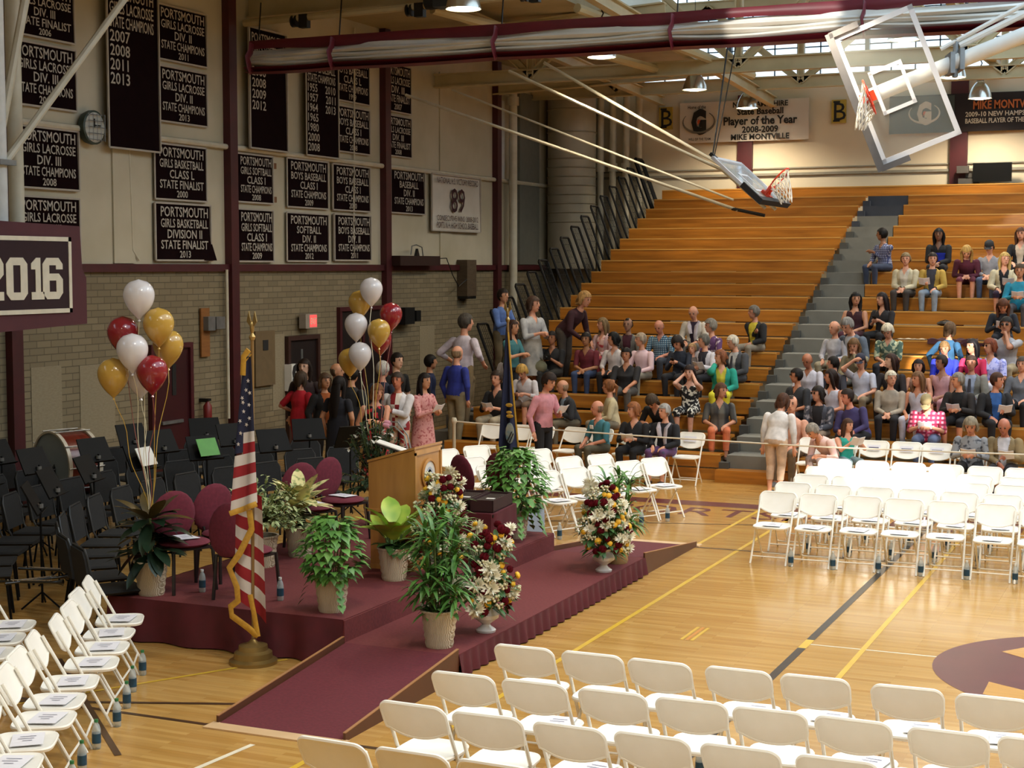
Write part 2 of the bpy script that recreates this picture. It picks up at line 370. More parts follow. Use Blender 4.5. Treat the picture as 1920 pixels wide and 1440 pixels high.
# round duct and the four pipes in the far corner
mb = MB().lathe([(.6, 3.4), (.6, 8.4)], 28, (-14.35, 36.25, 0))
for z in (4.55, 4.78, 5.0, 5.22, 5.44, 5.66, 5.88, 6.1, 6.75, 7.3): mb.lathe([(.6, z - .02), (.625, z), (.6, z + .02)], 28, (-14.35, 36.25, 0))
struct('column_duct', mb, mat('duct_paint', 'b8b09c', .55, 'a89f8a', 2), smooth=True)
for i, x in enumerate((-13.72, -13.4, -13.05, -12.72)):
    struct('trim_%d' % (7 + i), MB().tube([(x, 36.6, 3), (x, 36.6, 8.4)], .085, 12).tube([(x, 36.6, 5.8), (x, 36.6, 6.0)], .12, 12), PIPE, smooth=True)

# ---------------------------------------------------------------- bleachers
OAK = mat('bleacher_oak', 'bd792a', .3, '935a1c', 1.3, (.8, 3, 11), detail=5, coat=.2)
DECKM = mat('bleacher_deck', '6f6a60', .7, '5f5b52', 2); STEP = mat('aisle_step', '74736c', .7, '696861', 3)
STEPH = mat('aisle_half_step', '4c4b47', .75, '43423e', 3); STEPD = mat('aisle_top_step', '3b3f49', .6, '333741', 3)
EDGE_HI = mat('bench_edge_highlight', 'cf9c50', .4, 'bd8a40', 2, (.6, 3, 3)); YR = lambda n: 24.3 + (n - 1) * .598
ZR = lambda n: .42 + (n - 1) * .2437
XA0, XA1, XL, XR_ = -7.02, -6.02, -12.0, 1.2
bl = thing('bleacher', 'tall bank of orange varnished wooden bleachers against the far wall', 'bleacher', (0, 0, 0))
for n in range(1, 22):
    y, z = YR(n), ZR(n); dz = .236 if n > 1 else .22; d = .25 if n < 21 else .1
    for a, b in ([(XL, XA0), (XA1, XR_)] if n < 20 else [(XL, XR_)] if n == 21 else [(XL, XA0 + .05), (XA1, XR_)]):
        MB().prism([(y, z - dz), (y + .03, z - dz), (y + .03, z - .04), (y + d, z - .04), (y + d, z), (y, z)], 'x', a, b).build('seat_row', OAK, bl)
        MB().span((a, y - .006, z - .022), (b, y + .01, z + .004)).build('edge_highlight', EDGE_HI, bl)  # pale strip paints the highlight along each board edge
    if n < 21:
        MB().span((XL, y + .035, z - .2), (XR_, y + .62, z - .175)).build('foot_deck', DECKM, bl)
for n in range(1, 21):
    y, z = YR(n), ZR(n)
    mb = MB().span((XA0 + .1, y + .02, z - .3), (XA1 - .02, y + .62, z - .012))
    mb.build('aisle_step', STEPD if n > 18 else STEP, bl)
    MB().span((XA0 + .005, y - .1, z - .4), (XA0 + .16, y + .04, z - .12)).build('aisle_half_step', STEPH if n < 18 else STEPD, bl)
for n in range(1, 4): MB().span((XL - .65, YR(n) + .2, 0), (XL - .01, YR(n) + .85, ZR(n) - .18)).build('end_step', DECKM, bl)
MB().span((XL, 24.26, 0), (XR_, 24.34, .18)).build('kick_board', OAK, bl)
MB().span((XA0, 24.0, .0), (XA1, 24.3, .2)).build('first_step', OAK, bl)
prof = [(24.4, 0)] + [p for n in range(1, 22) for p in ((YR(n) + .02, ZR(n) - .22), (YR(n) + .598, ZR(n) - .2))] + [(36.85, 0)]
MB().prism(prof, 'x', XL + .02, XL + .05).build('end_void_sheet', mat('void_black', '1b1b1c', .7), bl)  # black sheet in place of the unlit void under the rows
RAIL = mat('rail_black', '0b0b0c', .6, '080809', spec=.2)
for n in range(5, 21):
    y, z = YR(n) + .1, ZR(n) - .25; top = z + 1.22; lean = .42
    P = lambda t, yy: (XL - .06 - lean * t, yy - .12 * t, z + (top - z) * t)
    r = MB().tube([P(0, y), P(.97, y), P(1, y + .05), P(1, y + .43), P(.97, y + .48), P(0, y + .48)], .024 if n < 20 else .05, 6)
    rl = r.build('guard_rail', RAIL, bl)
    w = MB()
    for k in range(1, 6): w.tube([P(.1, y + .08 * k), P(1, y + .08 * k)], .005, 4)
    for k in range(2, 9): w.tube([P(k * .11, y), P(k * .11, y + .48)], .004, 4)
    w.build('rail_mesh', mat('mesh_wire', '1b1b1a', .7, spec=.2), rl)

# rope line in front of the bleachers
rp = thing('rope_barrier', 'thin white rope strung between two cream posts before the bleachers', 'barrier', (0, 0, 0))
for x, y in ((-11.3, 23.25), (-2.1, 22.6)):
    MB().lathe([(.13, 0), (.13, .03), (.03, .05), (.028, .84), (.045, .86), (.05, .9), (.035, .94)], 14, (x, y, 0)).build('post', PIPE, rp, True)
MB().tube([(-11.3, 23.25, .88), (-9.5, 23.12, .83), (-7.6, 23.0, .8), (-5, 22.8, .79), (-2.1, 22.6, .84)], .013, 6).build('rope', mat('rope_white', 'e2d8c4', .8), rp)

# ---------------------------------------------------------------- rolled divider curtain
CW = mat('curtain_white', 'e4dfd6', .6, 'd6d0c4', 2); CM = mat('curtain_maroon', '6b1a28', .5, '5a1420', 2)
ct = thing('divider_curtain', 'rolled up white and maroon divider curtain hung across the gym', 'curtain', (0, 0, 0))
ST = [-14.5, -12.95, -10.05, -7.2, -4.4, -1.5, 1.4]
def ctn(x, a, ph=0):
    x = min(max(x, ST[0]), ST[-1]); k = min(max(i for i in range(len(ST)) if ST[i] <= x + 1e-6), len(ST) - 2); t = (x - ST[k]) / (ST[k + 1] - ST[k])
    return a * math.sin(math.pi * t) * (.75 + .25 * math.sin(3.1 * k + ph))
def ribbon(f, nv, y_of):
    return MB().grid(lambda u, v: f(-14.62 + u * 16.1, v), 110, nv)
ribbon(lambda x, v: (x, 22.32 - .03 * math.sin(v * math.pi) + .01 * math.sin(x * 5), 7.2 - v * .16 - .02 * math.sin(x * 2.3) * v), 3, None).build('header_band', CM, ct, True)
ribbon(lambda x, v: (x, 22.36 + .05 * math.sin(x * 1.7) - .06 * v, 7.05 - v * .25 + .01 * math.sin(x * 4)), 4, None).build('upper_sheet', CW, ct, True)
for k in range(3):
    mb = MB(); pts = []; rs = []
    for i in range(111):
        x = -14.5 + i * .1455; pinch = 1 - min(1, abs(ctn(x, 1)) * 2.2)
        pts.append((x, 22.3 + .015 * math.sin(x * 2 + k), 6.955 - k * .075 - ctn(x, .03, k * 1.9) + .03 * pinch * (1 - k) * -.5 + .012 * math.sin(x * 1.9 + k * 2.4))); rs.append(.052 - .012 * pinch + .006 * math.sin(x * 2.7 + k))
    mb.tube(pts, rs, 8, flat=2.6, up=(0, 1, 0)); mb.build('curtain_fold', CW, ct, True)
ribbon(lambda x, v: (x, 22.3 - .17 * (1 - v) , 6.745 - v * .08 - ctn(x, .02)), 2, None).build('lower_band', CM, ct, True)
ribbon(lambda x, v: (x, 22.13 + .34 * v, 6.665 - ctn(x, .02)), 2, None).build('bottom_hem', CM, ct, True)
for x in ST[:6]:
    MB().tube([(x, 22.2, 7.14), (x, 22.17, 7.0), (x - .02, 22.1, 6.9), (x, 22.13, 6.75), (x, 22.2, 6.66)], .075, 8, flat=.25, up=(1, 0, 0)).build('strap', CM, ct, True)
    MB().tube([(x, 22.4, 7.12), (x, 22.5, 7.85)], .012, 5).build('hanger', BLACK, ct)
# three black winch wheels on the pipe above the curtain, and the motor box
for i, (x, y, z, w) in enumerate(((-13.9, 22.6, 7.52, 'nearest the banner wall'), (-11.75, 22.6, 7.56, 'above the second curtain strap'), (-9.75, 22.6, 7.66, 'beside the hanging lamp'))):
    t = thing('winch_pulley', 'small black winch pulley on the ceiling pipe, ' + w, 'pulley', (x, y, z), 0, 'winch pulleys')
    MB().lathe([(.1, -.05), (.1, -.02), (.05, 0), (.1, .02), (.1, .05)], 16, axis=Matrix.Rotation(R(90), 3, 'Y')).build('wheel', BLACK, t, True)
    MB().span((.1, -.06, -.12), (.26, .06, .1)).build('bracket', BLACK, t)
t = thing('winch_motor', 'dark winch motor box hung under the ceiling beam', 'motor', (-11.0, 22.5, 7.68))
MB().span((-.22, -.15, -.14), (.22, .15, .12)).build('housing', mat('motor_grey', '2b3033', .4), t)
MB().lathe([(.13, -.1), (.14, 0), (.13, .1)], 14, (-.3, 0, -.02), axis=Matrix.Rotation(R(90), 3, 'Y')).build('motor', BLACK, t, True)
MB().span((.22, -.12, -.18), (.4, .12, .05)).span((-.5, -.18, .12), (.5, .18, .2)).build('mounting_plate', BLACK, t)
MB().span((.1, -.16, -.08), (.2, -.15, .0)).build('rating_plate', WHITE, t)

# ---------------------------------------------------------------- hanging lamps
SHADE = mat('lamp_reflector', 'c9c7bd', .22, 'bdbab0', 6, metal=.85); LENS = mat('lamp_lens', 'fff0cc', .4, 'ffedc4', 4, emit=14)
def make_lamp():
    t = thing('pendant_lamp', '', 'lamp', (0, 0, 7.1))
    MB().lathe([(.255, 0), (.25, .03), (.235, .1), (.19, .22), (.13, .31), (.09, .35)], 24, caps=False).build('reflector', SHADE, t, True)
    MB().lathe([(.235, .015), (.12, -.012), (.0, -.02)], 24).build('lens', LENS, t, True)
    MB().lathe([(.075, .34), (.08, .36), (.08, .56), (.06, .6)], 16).build('ballast', STEEL, t, True)
    MB().tube([(0, 0, .58), (0, 0, .7), (.03, 0, .76), (0, 0, .82), (0, 0, 1.0)], .014, 6).tube([(0, 0, .98), (0, 0, 3.82)], .006, 5).build('hanger', BLACK, t)
    l = bpy.data.lights.new('lamp_light', 'SPOT'); l.energy = LAMP_W; l.spot_size = R(150); l.spot_blend = .6; l.shadow_soft_size = .2; l.color = (1, .85, .63)
    lo = bpy.data.objects.new('lamp_light', l); COL.objects.link(lo); lo.parent = t; lo.location = (0, 0, -.06)
    return t
lamp0 = make_lamp(); li = 0
LN = {(-9.7, 20.3): 'above the curtain near the banner wall', (-9.7, 25.9): 'just under the curtain edge', (-9.7, 31.3): 'in front of the first letter shield on the back wall',
      (-9.7, 35.5): 'over the white player banner', (-4.5, 25.9): 'seen through the glass backboard', (-4.5, 31.4): 'behind the white backboard mast', (-4.5, 35.5): 'in front of the dark player banner'}
for x in (-9.7, -4.5, .7, 5.9):
    for y in (4.0, 9.4, 14.8, 20.3, 25.9, 31.4, 35.5):  # the row nearest the camera is added to light the near chair backs
        w = next((v for (a, b), v in LN.items() if abs(a - x) < .1 and abs(b - y) < .2), None)
        if x < -5 and y < 20 : continue
        lab = 'bell shaped metal pendant lamp ' + w if w else 'bell shaped metal pendant lamp out of sight above the floor'
        o = lamp0 if li == 0 else dup(lamp0, (x, y, 7.1), 0)
        if li == 0: o.location = (x, y, 7.1)
        li += 1; o['label'] = lab; o['group'] = 'pendant lamps in view' if w else 'pendant lamps out of view'

# ---------------------------------------------------------------- basketball backstops
BBW = mat('backboard_frame', 'dfe0e6', .4, 'd3d4da', 3); PADG = mat('pad_grey', '626164', .6); RED = mat('rim_orange', 'd8401f', .4, 'c63618', 3); NETM = mat('net_white', 'e6e2d8', .8)
BGL = mat('backboard_glass', 'e8f0ee', .03, 'e0eae8', 1, alpha=.06, spec=.3)
def backstop(name_label, O, ux, uz, ny, padm, gm, rimm, netdir):
    """Board centre O, unit vectors: ux along the width, uz up the board, ny out of its face."""
    O, ux, uz, ny = (Vector(v) for v in (O, ux, uz, ny)); M = Matrix((ux, ny, uz)).transposed()
    t = thing('basketball_backstop', name_label, 'basketball hoop', (0, 0, 0))
    Q = lambda a, b, c: O + ux * a + ny * b + uz * c
    f = MB()
    for (c, d) in (((0, 0, .51), (1.83, .05, .07)), ((0, 0, -.51), (1.83, .05, .07)), ((.88, 0, 0), (.07, .05, 1.09)), ((-.88, 0, 0), (.07, .05, 1.09))): f.box(Q(*c), d, M)
    f.build('backboard_frame', BBW, t)
    s = MB()
    for (c, d) in (((0, .012, .14), (.61, .006, .05)), ((0, .012, -.27), (.61, .006, .05)), ((.28, .012, -.065), (.05, .006, .45)), ((-.28, .012, -.065), (.05, .006, .45))): s.box(Q(*c), d, M)
    s.build('shooting_square', BBW, t)
    MB().box(Q(0, 0, 0), (1.72, .012, .98), M).build('backboard_glass', gm, t)
    p = MB().box(Q(0, .02, -.58), (1.96, .1, .1), M).box(Q(.95, .02, -.38), (.08, .1, .4), M).box(Q(-.95, .02, -.38), (.08, .1, .4), M); p.build('edge_padding', padm, t)
    c = Q(0, .38, -.38); rim = [c + (ux * math.cos(a) + ny * math.sin(a)) * .23 for a in [2 * math.pi * k / 24 for k in range(25)]]
    MB().tube(rim, .014, 8, caps=False).box(Q(0, .04, -.40), (.14, .05, .2), M).tube([Q(.07, .04, -.39), Q(.13, .2, -.385)], .03, 6).tube([Q(-.07, .04, -.39), Q(-.13, .2, -.385)], .03, 6).tube([Q(.05, .05, -.44), Q(0, .17, -.39)], .015, 6).build('rim', rimm, t, True)
    nt = MB(); nd = Vector(netdir)
    K = 12
    def npt(k, j):
        a = 2 * math.pi * k / K; rr = .23 * (1 - .09 * j) * (1 + .06 * math.sin(k * 2.1 + j)); q = (ux * math.cos(a) + ny * math.sin(a)) * rr
        return c + q * (1 if j == 0 else .9) - (q.dot(nd) * nd) * min(1, j * .25) + nd * (.085 * j + .02 * math.sin(k * 1.7 + j))
    for j in range(5):
        for k in range(K):
            nt.tube([npt(k + .5 * (j % 2), j), npt(k + .5 * (j % 2) + .5, j + 1)], .008, 4); nt.tube([npt(k + .5 * (j % 2), j), npt(k + .5 * (j % 2) - .5, j + 1)], .008, 4)
    nt.build('net', NETM, t)
    return t, Q, M
Rt = Vector((.9151, .4032, 0)); Fw = Vector((-.4021, .9125, -.0752)); Up = Rt.cross(Fw)
ux = (Rt * .362 - Up * .932).normalized(); uz = (Rt * .932 + Up * .362).normalized(); nn = -Fw
PXR = lambda px, py: Fw + Rt * ((px - 960) / 2920) - Up * ((py - 720) / 2920)
O1 = Vector((0, 0, 3.45)) + Fw * 20.7 + Rt * ((1682 - 960) / 2920 * 20.7) - Up * ((160 - 720) / 2920 * 20.7)
nn = (Vector((0, 0, 3.45)) - O1).normalized(); ux = (ux - nn * ux.dot(nn)).normalized(); uz = -(nn.cross(ux)) if (nn.cross(ux)).dot(uz) < 0 else nn.cross(ux)
t, Q, M = backstop('glass backboard with orange rim turned sideways on a thick white mast', O1, ux, uz, nn, PADG, BGL, RED, (-.25, 0, -.97))
e = Vector((0, 0, 3.45)) + PXR(2300, -85) * (21.9 / PXR(2300, -85).y); mdir = e - O1
MB().tube([Q(0, -.12, -.4), O1 + mdir * .1 - nn * .25, O1 + mdir * .3 - nn * .15, e], .105, 14).build('mast', WHITE, t, True)
MB().tube([O1 + mdir * .14 + Up * .25 - nn * .2, e + Up * .75], .03, 8).tube([O1 + mdir * .2 + Up * .2 - nn * .2, e + Up * .5], .045, 8).build('brace_pipe', WHITE, t, True)
mb = MB()
for k in (.17, .2): mb.box(O1 + mdir * k - nn * .2, (.06, .28, .28), Matrix((Rt, Fw, Up)).transposed())
mb.tube([O1 + mdir * .19 + Up * .3 - nn * .2, O1 + mdir * .185 - Up * .2 - nn * .2], .04, 8); mb.build('clamp', STEEL, t)
# the folded side hoop hung from the corner
O2 = Vector((0, 0, 3.45)) + Fw * 27.0 + Rt * ((1404 - 960) / 2920 * 27) - Up * ((339 - 720) / 2920 * 27)
s = math.sqrt(.5); t, Q, M = backstop('folded glass hoop with red rim pulled up toward the ceiling before the bleachers', O2, (0, 1, 0), (-.74, 0, .672), (.672, 0, .74), mat('pad_black', '1d1d20', .6), mat('backboard_glass_blue', 'c9d6de', .05, 'bfccd4', 1, alpha=.55), RED, (.3, 0, -.95))
B0 = Q(0, -.12, -.5)
for dy, z0, x0, mname in ((-.35, 7.45, -14.6, 'pipe_arm'), (.35, 7.3, -14.2, 'pipe_arm')):
    MB().tube([Q(dy, -.1, -.62), Q(dy, -.12, .4), (x0 + 3.0, O2.y + dy, 7.1 + dy * .3)], .028, 8).build(mname, PIPE, t, True)
MB().tube([Q(0, -.25, -.62), Q(0, -.55, -.1)], .03, 8).build('dark_strut', BLACK, t, True)
MB().tube([Q(0, -.5, -.2), (-13.9, O2.y, 6.7)], .028, 8).build('lower_strut', PIPE, t, True); MB().tube([Q(.5, -.5, .1), (-13.5, O2.y + 1.2, 6.9)], .02, 8).build('thin_strut', PIPE, t, True)
MB().tube([Q(-.7, 0, .6), (O2.x - .25, O2.y - .5, 7.25)], .014, 6).tube([Q(-.6, 0, .6), (O2.x - .1, O2.y - .5, 7.25)], .01, 6).build('hoist_cable', BLACK, t)
MB().box(Q(-.7, 0, .58), (.1, .06, .14), M).build('cable_clamp', BLACK, t)
# the main hoop at this end: its board carries the class year
t = thing('basketball_backstop', 'white ceiling hung hoop mast carrying the maroon class year board', 'basketball hoop', (0, 0, 0))
MB().tube([(-12.45, 13.86, 3.2), (-12.45, 13.86, 8.1)], .105, 14).build('mast', mat('mast_white', 'dcdcd8', .45), t, True)
MB().tube([(-12.75, 14.5, 3.6), (-12.75, 14.5, 8.1)], .09, 12).build('rear_mast', PIPE, t, True)
MB().tube([(-12.45, 13.95, 4.6), (-12.45, 16.25, 6.85), (-12.45, 17.4, 8.0)], .045, 8).build('diagonal_brace', PIPE, t, True)
MB().tube([(-12.45, 13.92, 4.95), (-12.45, 14.85, 8.1)], .05, 8).build('steep_brace', PIPE, t, True)
MB().box((-12.42, 13.86, 4.62), (.26, .26, .06)).build('mast_collar', STEEL, t)
MB().span((-12.5, 13.2, 3.0), (-12.08, 14.5, 3.15)).span((-12.5, 13.2, 3.6), (-12.08, 14.5, 3.75)).build('board_arm', STEEL, t)
t = thing('class_year_sign', 'maroon padded sign reading 2016 in white block numerals', 'sign', (0, 0, 0))
mb = MB().prism([(12.93, 2.72), (14.80, 2.78), (14.80, 3.32), (14.73, 3.42), (14.70, 3.92), (12.93, 3.96)], 'x', -12.07, -12.0); mb.build('backing_board', mat('sign_board', '55232a', .7, '4b1d24', 3), t)
MB().span((-12.0, 12.98, 2.93), (-11.985, 14.52, 3.78)).build('dark_panel', mat('sign_dark', '2b0d14', .8), t)
mb = MB()
for a, b in (((12.98, 3.74), (14.52, 3.79)), ((12.98, 2.92), (14.52, 2.97)), ((14.47, 2.92), (14.52, 3.79)), ((12.98, 2.92), (13.03, 3.79))): mb.span((-11.985, a[0], a[1]), (-11.978, b[0], b[1]))
mb.build('white_border', WHL, t)
BLOCK = {'2': [[(0, .55), (0, .85), (.15, 1), (.85, 1), (1, .85), (1, .6), (.38, .2), (1, .2), (1, 0), (0, 0), (0, .2), (.66, .64), (.66, .82), (.34, .82), (.34, .55)]],
         '1': [[(.15, 0), (.15, .18), (.4, .18), (.4, .72), (.15, .72), (.15, .86), (.45, 1), (.7, 1), (.7, .18), (.9, .18), (.9, 0)]]}
mb = MB()
def digit(ch, y, z, w, h, x):
    if ch in BLOCK:
        for poly in BLOCK[ch]: mb.prism([(y + p[0] * w, z + p[1] * h) for p in poly], 'x', x, x + .006)
        return
    def bar(a, b, c, d): mb.span((x, y + a * w, z + b * h), (x + .006, y + c * w, z + d * h))
    def cor(p): mb.prism([(y + q[0] * w, z + q[1] * h) for q in p], 'x', x, x + .006)
    bar(0, .15, .33, .85); cor([(0, .85), (.33, .85), (.33, 1), (.2, 1)]); cor([(0, .15), (.2, 0), (.33, 0), (.33, .15)])
    bar(.33, .82, .67, 1); bar(.33, 0, .67, .18)
    cor([(.67, 1), (.8, 1), (1, .85), (.67, .85)]); cor([(.67, .15), (1, .15), (.8, 0), (.67, 0)])
    if ch == '0': bar(.67, .15, 1, .85)
    if ch == '6': bar(.67, .72, 1, .85); bar(.67, .15, 1, .48); cor([(.67, .48), (1, .48), (.8, .62), (.67, .62)]); bar(.33, .45, .67, .62)
for ch, y in zip('2016', (13.05, 13.43, 13.79, 14.02)): digit(ch, y, 3.08, .34 if ch != '1' else .28, .47, -11.984)
mb.build('numerals', WHL, t)

# ---------------------------------------------------------------- championship banners on the wall
BAN = mat('banner_felt', '170709', .95, '120507', 6, spec=.1); BED = mat('banner_edge', 'b5aca0', .8); LET = mat('banner_lettering', 'b9b1a6', .8, 'aca498', 8)
def banner(y0, y1, z1, z0, lines, label, sizes=None, ground=BAN, ink=LET, curl=0, x=-14.985, group='championship banners', align='C', name='championship_banner', bold=.012):
    t = thing(name, label, 'banner', (x, (y0 + y1) / 2, (z0 + z1) / 2), 0, group); w = y1 - y0; h = z1 - z0
    sag = rnd.uniform(.0, .025)
    def cloth(u, v): return (.02 * math.sin(u * 7 + h) * (1 - v) * .5 + sag * (1 - v) + (curl * max(0, u - .8) * max(0, .4 - v) * 4), (u - .5) * w + curl * .8 * max(0, u - .8) * max(0, .4 - v) * 3, (v - .5) * h)
    MB().grid(cloth, 10, 8).build('cloth', ground, t, True)
    e = MB(); k = .014
    for a, b in (((-w / 2, -h / 2 - k), (w / 2 + curl * .15, -h / 2 + k)), ((-w / 2, h / 2 - k), (w / 2, h / 2 + k)), ((-w / 2 - k, -h / 2), (-w / 2 + k, h / 2)), ((w / 2 - k, -h / 2 * (1 if not curl else .5)), (w / 2 + k, h / 2))): e.span((.008, a[0], a[1]), (.022 + sag, b[0], b[1]))
    e.build('white_hem', BED, t)
    put(MB(), text_mesh(lines, w * .94, h * .93, gap=.2, sizes=sizes, bold=bold, align=align), (.03 + sag * 1.3, 0, 0), (0, 1, 0), (0, 0, 1)).build('lettering', ink, t)
    return t
for y0, y1, z1, z0, txt, lab in [
    (17.00, 18.31, 7.40, 6.65, 'PORTSMOUTH|GIRLS LACROSSE|DIV. III|STATE FINALIST|2006', 'maroon girls lacrosse finalist banner, topmost in the column behind the white post'),
    (16.99, 18.33, 6.56, 5.69, 'PORTSMOUTH|GIRLS LACROSSE|DIV. III|STATE CHAMPIONS|2007', 'maroon girls lacrosse banner, second down behind the white post'),
    (17.00, 18.34, 5.40, 4.55, 'PORTSMOUTH|GIRLS LACROSSE|DIV. III|STATE CHAMPIONS|2008', 'maroon girls lacrosse banner, third down behind the white post'),
    (17.00, 18.35, 4.43, 3.60, 'PORTSMOUTH|GIRLS LACROSSE|DIV. III|STATE CHAMPIONS|2009', 'maroon girls lacrosse banner half hidden behind the class year sign'),
    (20.23, 21.59, 7.54, 6.69, 'PORTSMOUTH|GIRLS LACROSSE|DIV. II|STATE CHAMPIONS|2011', 'maroon girls lacrosse division two banner, topmost beside the long lacrosse pennant'),
    (20.25, 21.58, 6.59, 5.73, 'PORTSMOUTH|GIRLS LACROSSE|DIV. II|STATE CHAMPIONS|2013', 'maroon girls lacrosse division two banner just above the girls basketball banners'),
    (20.15, 21.54, 5.38, 4.51, 'PORTSMOUTH|GIRLS BASKETBALL|CLASS L|STATE FINALIST|2000', 'maroon girls basketball banner, upper of the two, class finalist'),
    (20.13, 21.63, 4.45, 3.55, 'PORTSMOUTH|GIRLS BASKETBALL|DIVISION II|STATE FINALIST|2013', 'maroon girls basketball banner with a curled lower corner, division two finalist'),
    (25.68, 27.07, 7.48, 6.59, 'PORTSMOUTH|BOYS BASEBALL|CLASS L|STATE CHAMPIONS|1999', 'maroon boys baseball banner half covered by the rolled curtain'),
    (25.68, 27.06, 6.49, 5.63, 'PORTSMOUTH|BOYS BASEBALL|CLASS I|STATE CHAMPIONS|2008', 'maroon boys baseball banner just above the cream pipe'),
    (27.61, 28.83, 7.52, 6.57, 'PORTSMOUTH|GIRLS LACROSSE|DIV. III|STATE FINALIST|2007', 'narrow maroon lacrosse finalist banner below the curtain, upper of two'),
    (27.60, 28.84, 6.49, 5.68, 'PORTSMOUTH|GIRLS LACROSSE|DIV. III|STATE FINALIST|2008', 'narrow maroon lacrosse finalist banner, lower of two beside the maroon column'),
    (22.41, 23.54, 5.37, 4.55, 'PORTSMOUTH|GIRLS SOFTBALL|CLASS I|STATE CHAMPIONS|2008', 'maroon girls softball banner, upper of two beside the maroon column'),
    (22.39, 23.52, 4.43, 3.54, 'PORTSMOUTH|GIRLS SOFTBALL|CLASS I|STATE CHAMPIONS|2009', 'maroon girls softball banner, lower of two above the brick'),
    (24.01, 25.45, 5.39, 4.52, 'PORTSMOUTH|BOYS BASEBALL|CLASS I|STATE CHAMPIONS|2009', 'maroon boys baseball banner directly above the division two softball banner'),
    (23.98, 25.45, 4.42, 3.55, 'PORTSMOUTH|SOFTBALL|DIV. II|STATE CHAMPIONS|2012', 'maroon softball division two banner in the bottom row'),
    (25.60, 27.04, 5.38, 4.52, 'PORTSMOUTH|BOYS BASEBALL|CLASS I|STATE CHAMPIONS|2010', 'maroon boys baseball banner crossed by a thin pipe, below the cream pipe'),
    (25.63, 27.05, 4.44, 3.57, 'PORTSMOUTH|BOYS BASEBALL|DIV. II|STATE CHAMPIONS|2011', 'maroon boys baseball division two banner at the bottom of its column'),
    (27.90, 29.41, 5.43, 4.54, 'PORTSMOUTH|BASEBALL|DIV. II|STATE CHAMPIONS|2013', 'white edged maroon baseball banner hanging alone beside the white record banner'),
]:
    banner(y0, y1, z1, z0, txt.split('|'), lab, sizes=(1.15, 1, 1, 1, .8), curl=.25 if 'curled' in lab else 0)
banner(18.91, 20.16, 7.69, 5.22, ['PORTSMOUTH', 'GIRLS LACROSSE', 'STATE CHAMPIONS', '2007', '2008', '2011', '2013', '', '', '', ''], 'long maroon girls lacrosse pennant listing four years beside the clock', align='L', x=-14.88)
banner(22.66, 23.85, 7.51, 5.47, ['PORTSMOUTH', 'GIRLS SOFTBALL', 'STATE CHAMPIONS', '2006', '2008', '2009', '2012', '', '', ''], 'long maroon softball pennant tucked behind the end of the curtain', align='L', x=-14.88)
t = banner(24.52, 25.68, 7.39, 5.47, ['PORTSMOUTH', 'BOYS BASEBALL', 'STATE CHAMPIONS', '1955     2010', '1957     2011', '1964     2013', '1965', '1980', '2000', '2008'], 'long maroon baseball pennant with two columns of years', align='L', x=-14.88)
REC = mat('record_cloth', 'cfc9bd', .8, 'c4bdb0', 2); MAI = mat('maroon_ink', '3a1218', .8)
banner(29.66, 32.1, 5.42, 4.22, ['NATIONAL H.S. VICTORY RECORD', '89', 'CONSECUTIVE WINS  2008-2012', 'PORTS. N.H. HIGH SCHOOL BASEBALL'], 'white record banner with a big maroon eighty nine', sizes=(.8, 3.2, .7, .8), ground=REC, ink=MAI, x=-14.95, bold=.004, group='record banner')
# banners on the back wall
def back_banner(name, x0, x1, z1, z0, label, ground):
    t = thing(name, label, 'banner', ((x0 + x1) / 2, 36.76, (z0 + z1) / 2)); w, h = x1 - x0, z1 - z0
    MB().grid(lambda u, v: ((u - .5) * w, .02 * math.sin(u * 9), (v - .5) * h), 16, 4).build('cloth', ground, t, True); return t, w, h
INK = mat('black_ink', '1b1a1a', .8); FX, FZ = (1, 0, 0), (0, 0, 1)
def logo(t, x, z, s, c1, c2, dy=0):
    """A bold letter with a swoosh round it."""
    mb = MB(); put(mb, text_mesh(['G'], s, s * 1.25, gap=0, bold=.07), (x, -.032 - dy, z), FX, FZ); mb.build('letter_emblem', c1, t)
    mb = MB(); pts = [(x + s * .95 * math.cos(a), -.03 - dy, z + s * .62 * math.sin(a)) for a in [R(-215 + k * 12) for k in range(23)]]
    for i, (a, b) in enumerate(zip(pts, pts[1:])): mb.tube([a, b], s * (.02 + .05 * math.sin(math.pi * i / 22)), 6, flat=.2, up=(0, 1, 0))
    mb.build('swoosh', c2, t)
    MB().prism([(x - .02 * s, z + .12 * s), (x + .13 * s, z + .1 * s), (x + .02 * s, z - .02 * s), (x + .08 * s, z - .03 * s), (x - .12 * s, z - .25 * s), (x - .04 * s, z - .06 * s), (x - .1 * s, z - .05 * s)], 'y', -.04 - dy, -.035 - dy).build('lightning_bolt', mat('bolt_orange', 'c8562a', .6), t)
WB = mat('white_banner', 'd2cac0', .8, 'c8bfb4', 1)
t, w, h = back_banner('player_banner', -11.72, -8.55, 7.42, 6.45, 'white sports drink banner for the state baseball player of the year', WB)
logo(t, -1.1, .02, .42, INK, mat('swoosh_grey', '6d675f', .7))
put(MB(), text_mesh(['NEW HAMPSHIRE', 'State Baseball', 'Player of the Year', '2008-2009', 'MIKE MONTVILLE'], 2.0, .93, gap=.22, sizes=(.8, .95, 1.25, .95, .85), bold=.03), (.42, -.035, 0), FX, FZ).build('lettering', INK, t)
put(MB(), text_mesh(['Home of the'], .5, .12), (-1.15, -.035, .36), FX, FZ); put(MB(), text_mesh(['WILL OF THE TEAM'], .62, .08, bold=.02), (-1.08, -.035, -.4), FX, FZ).build('tagline', INK, t)
put(MB(), text_mesh(['Home of the'], .5, .11, bold=.02), (-1.15, -.035, .37), FX, FZ).build('heading', INK, t)
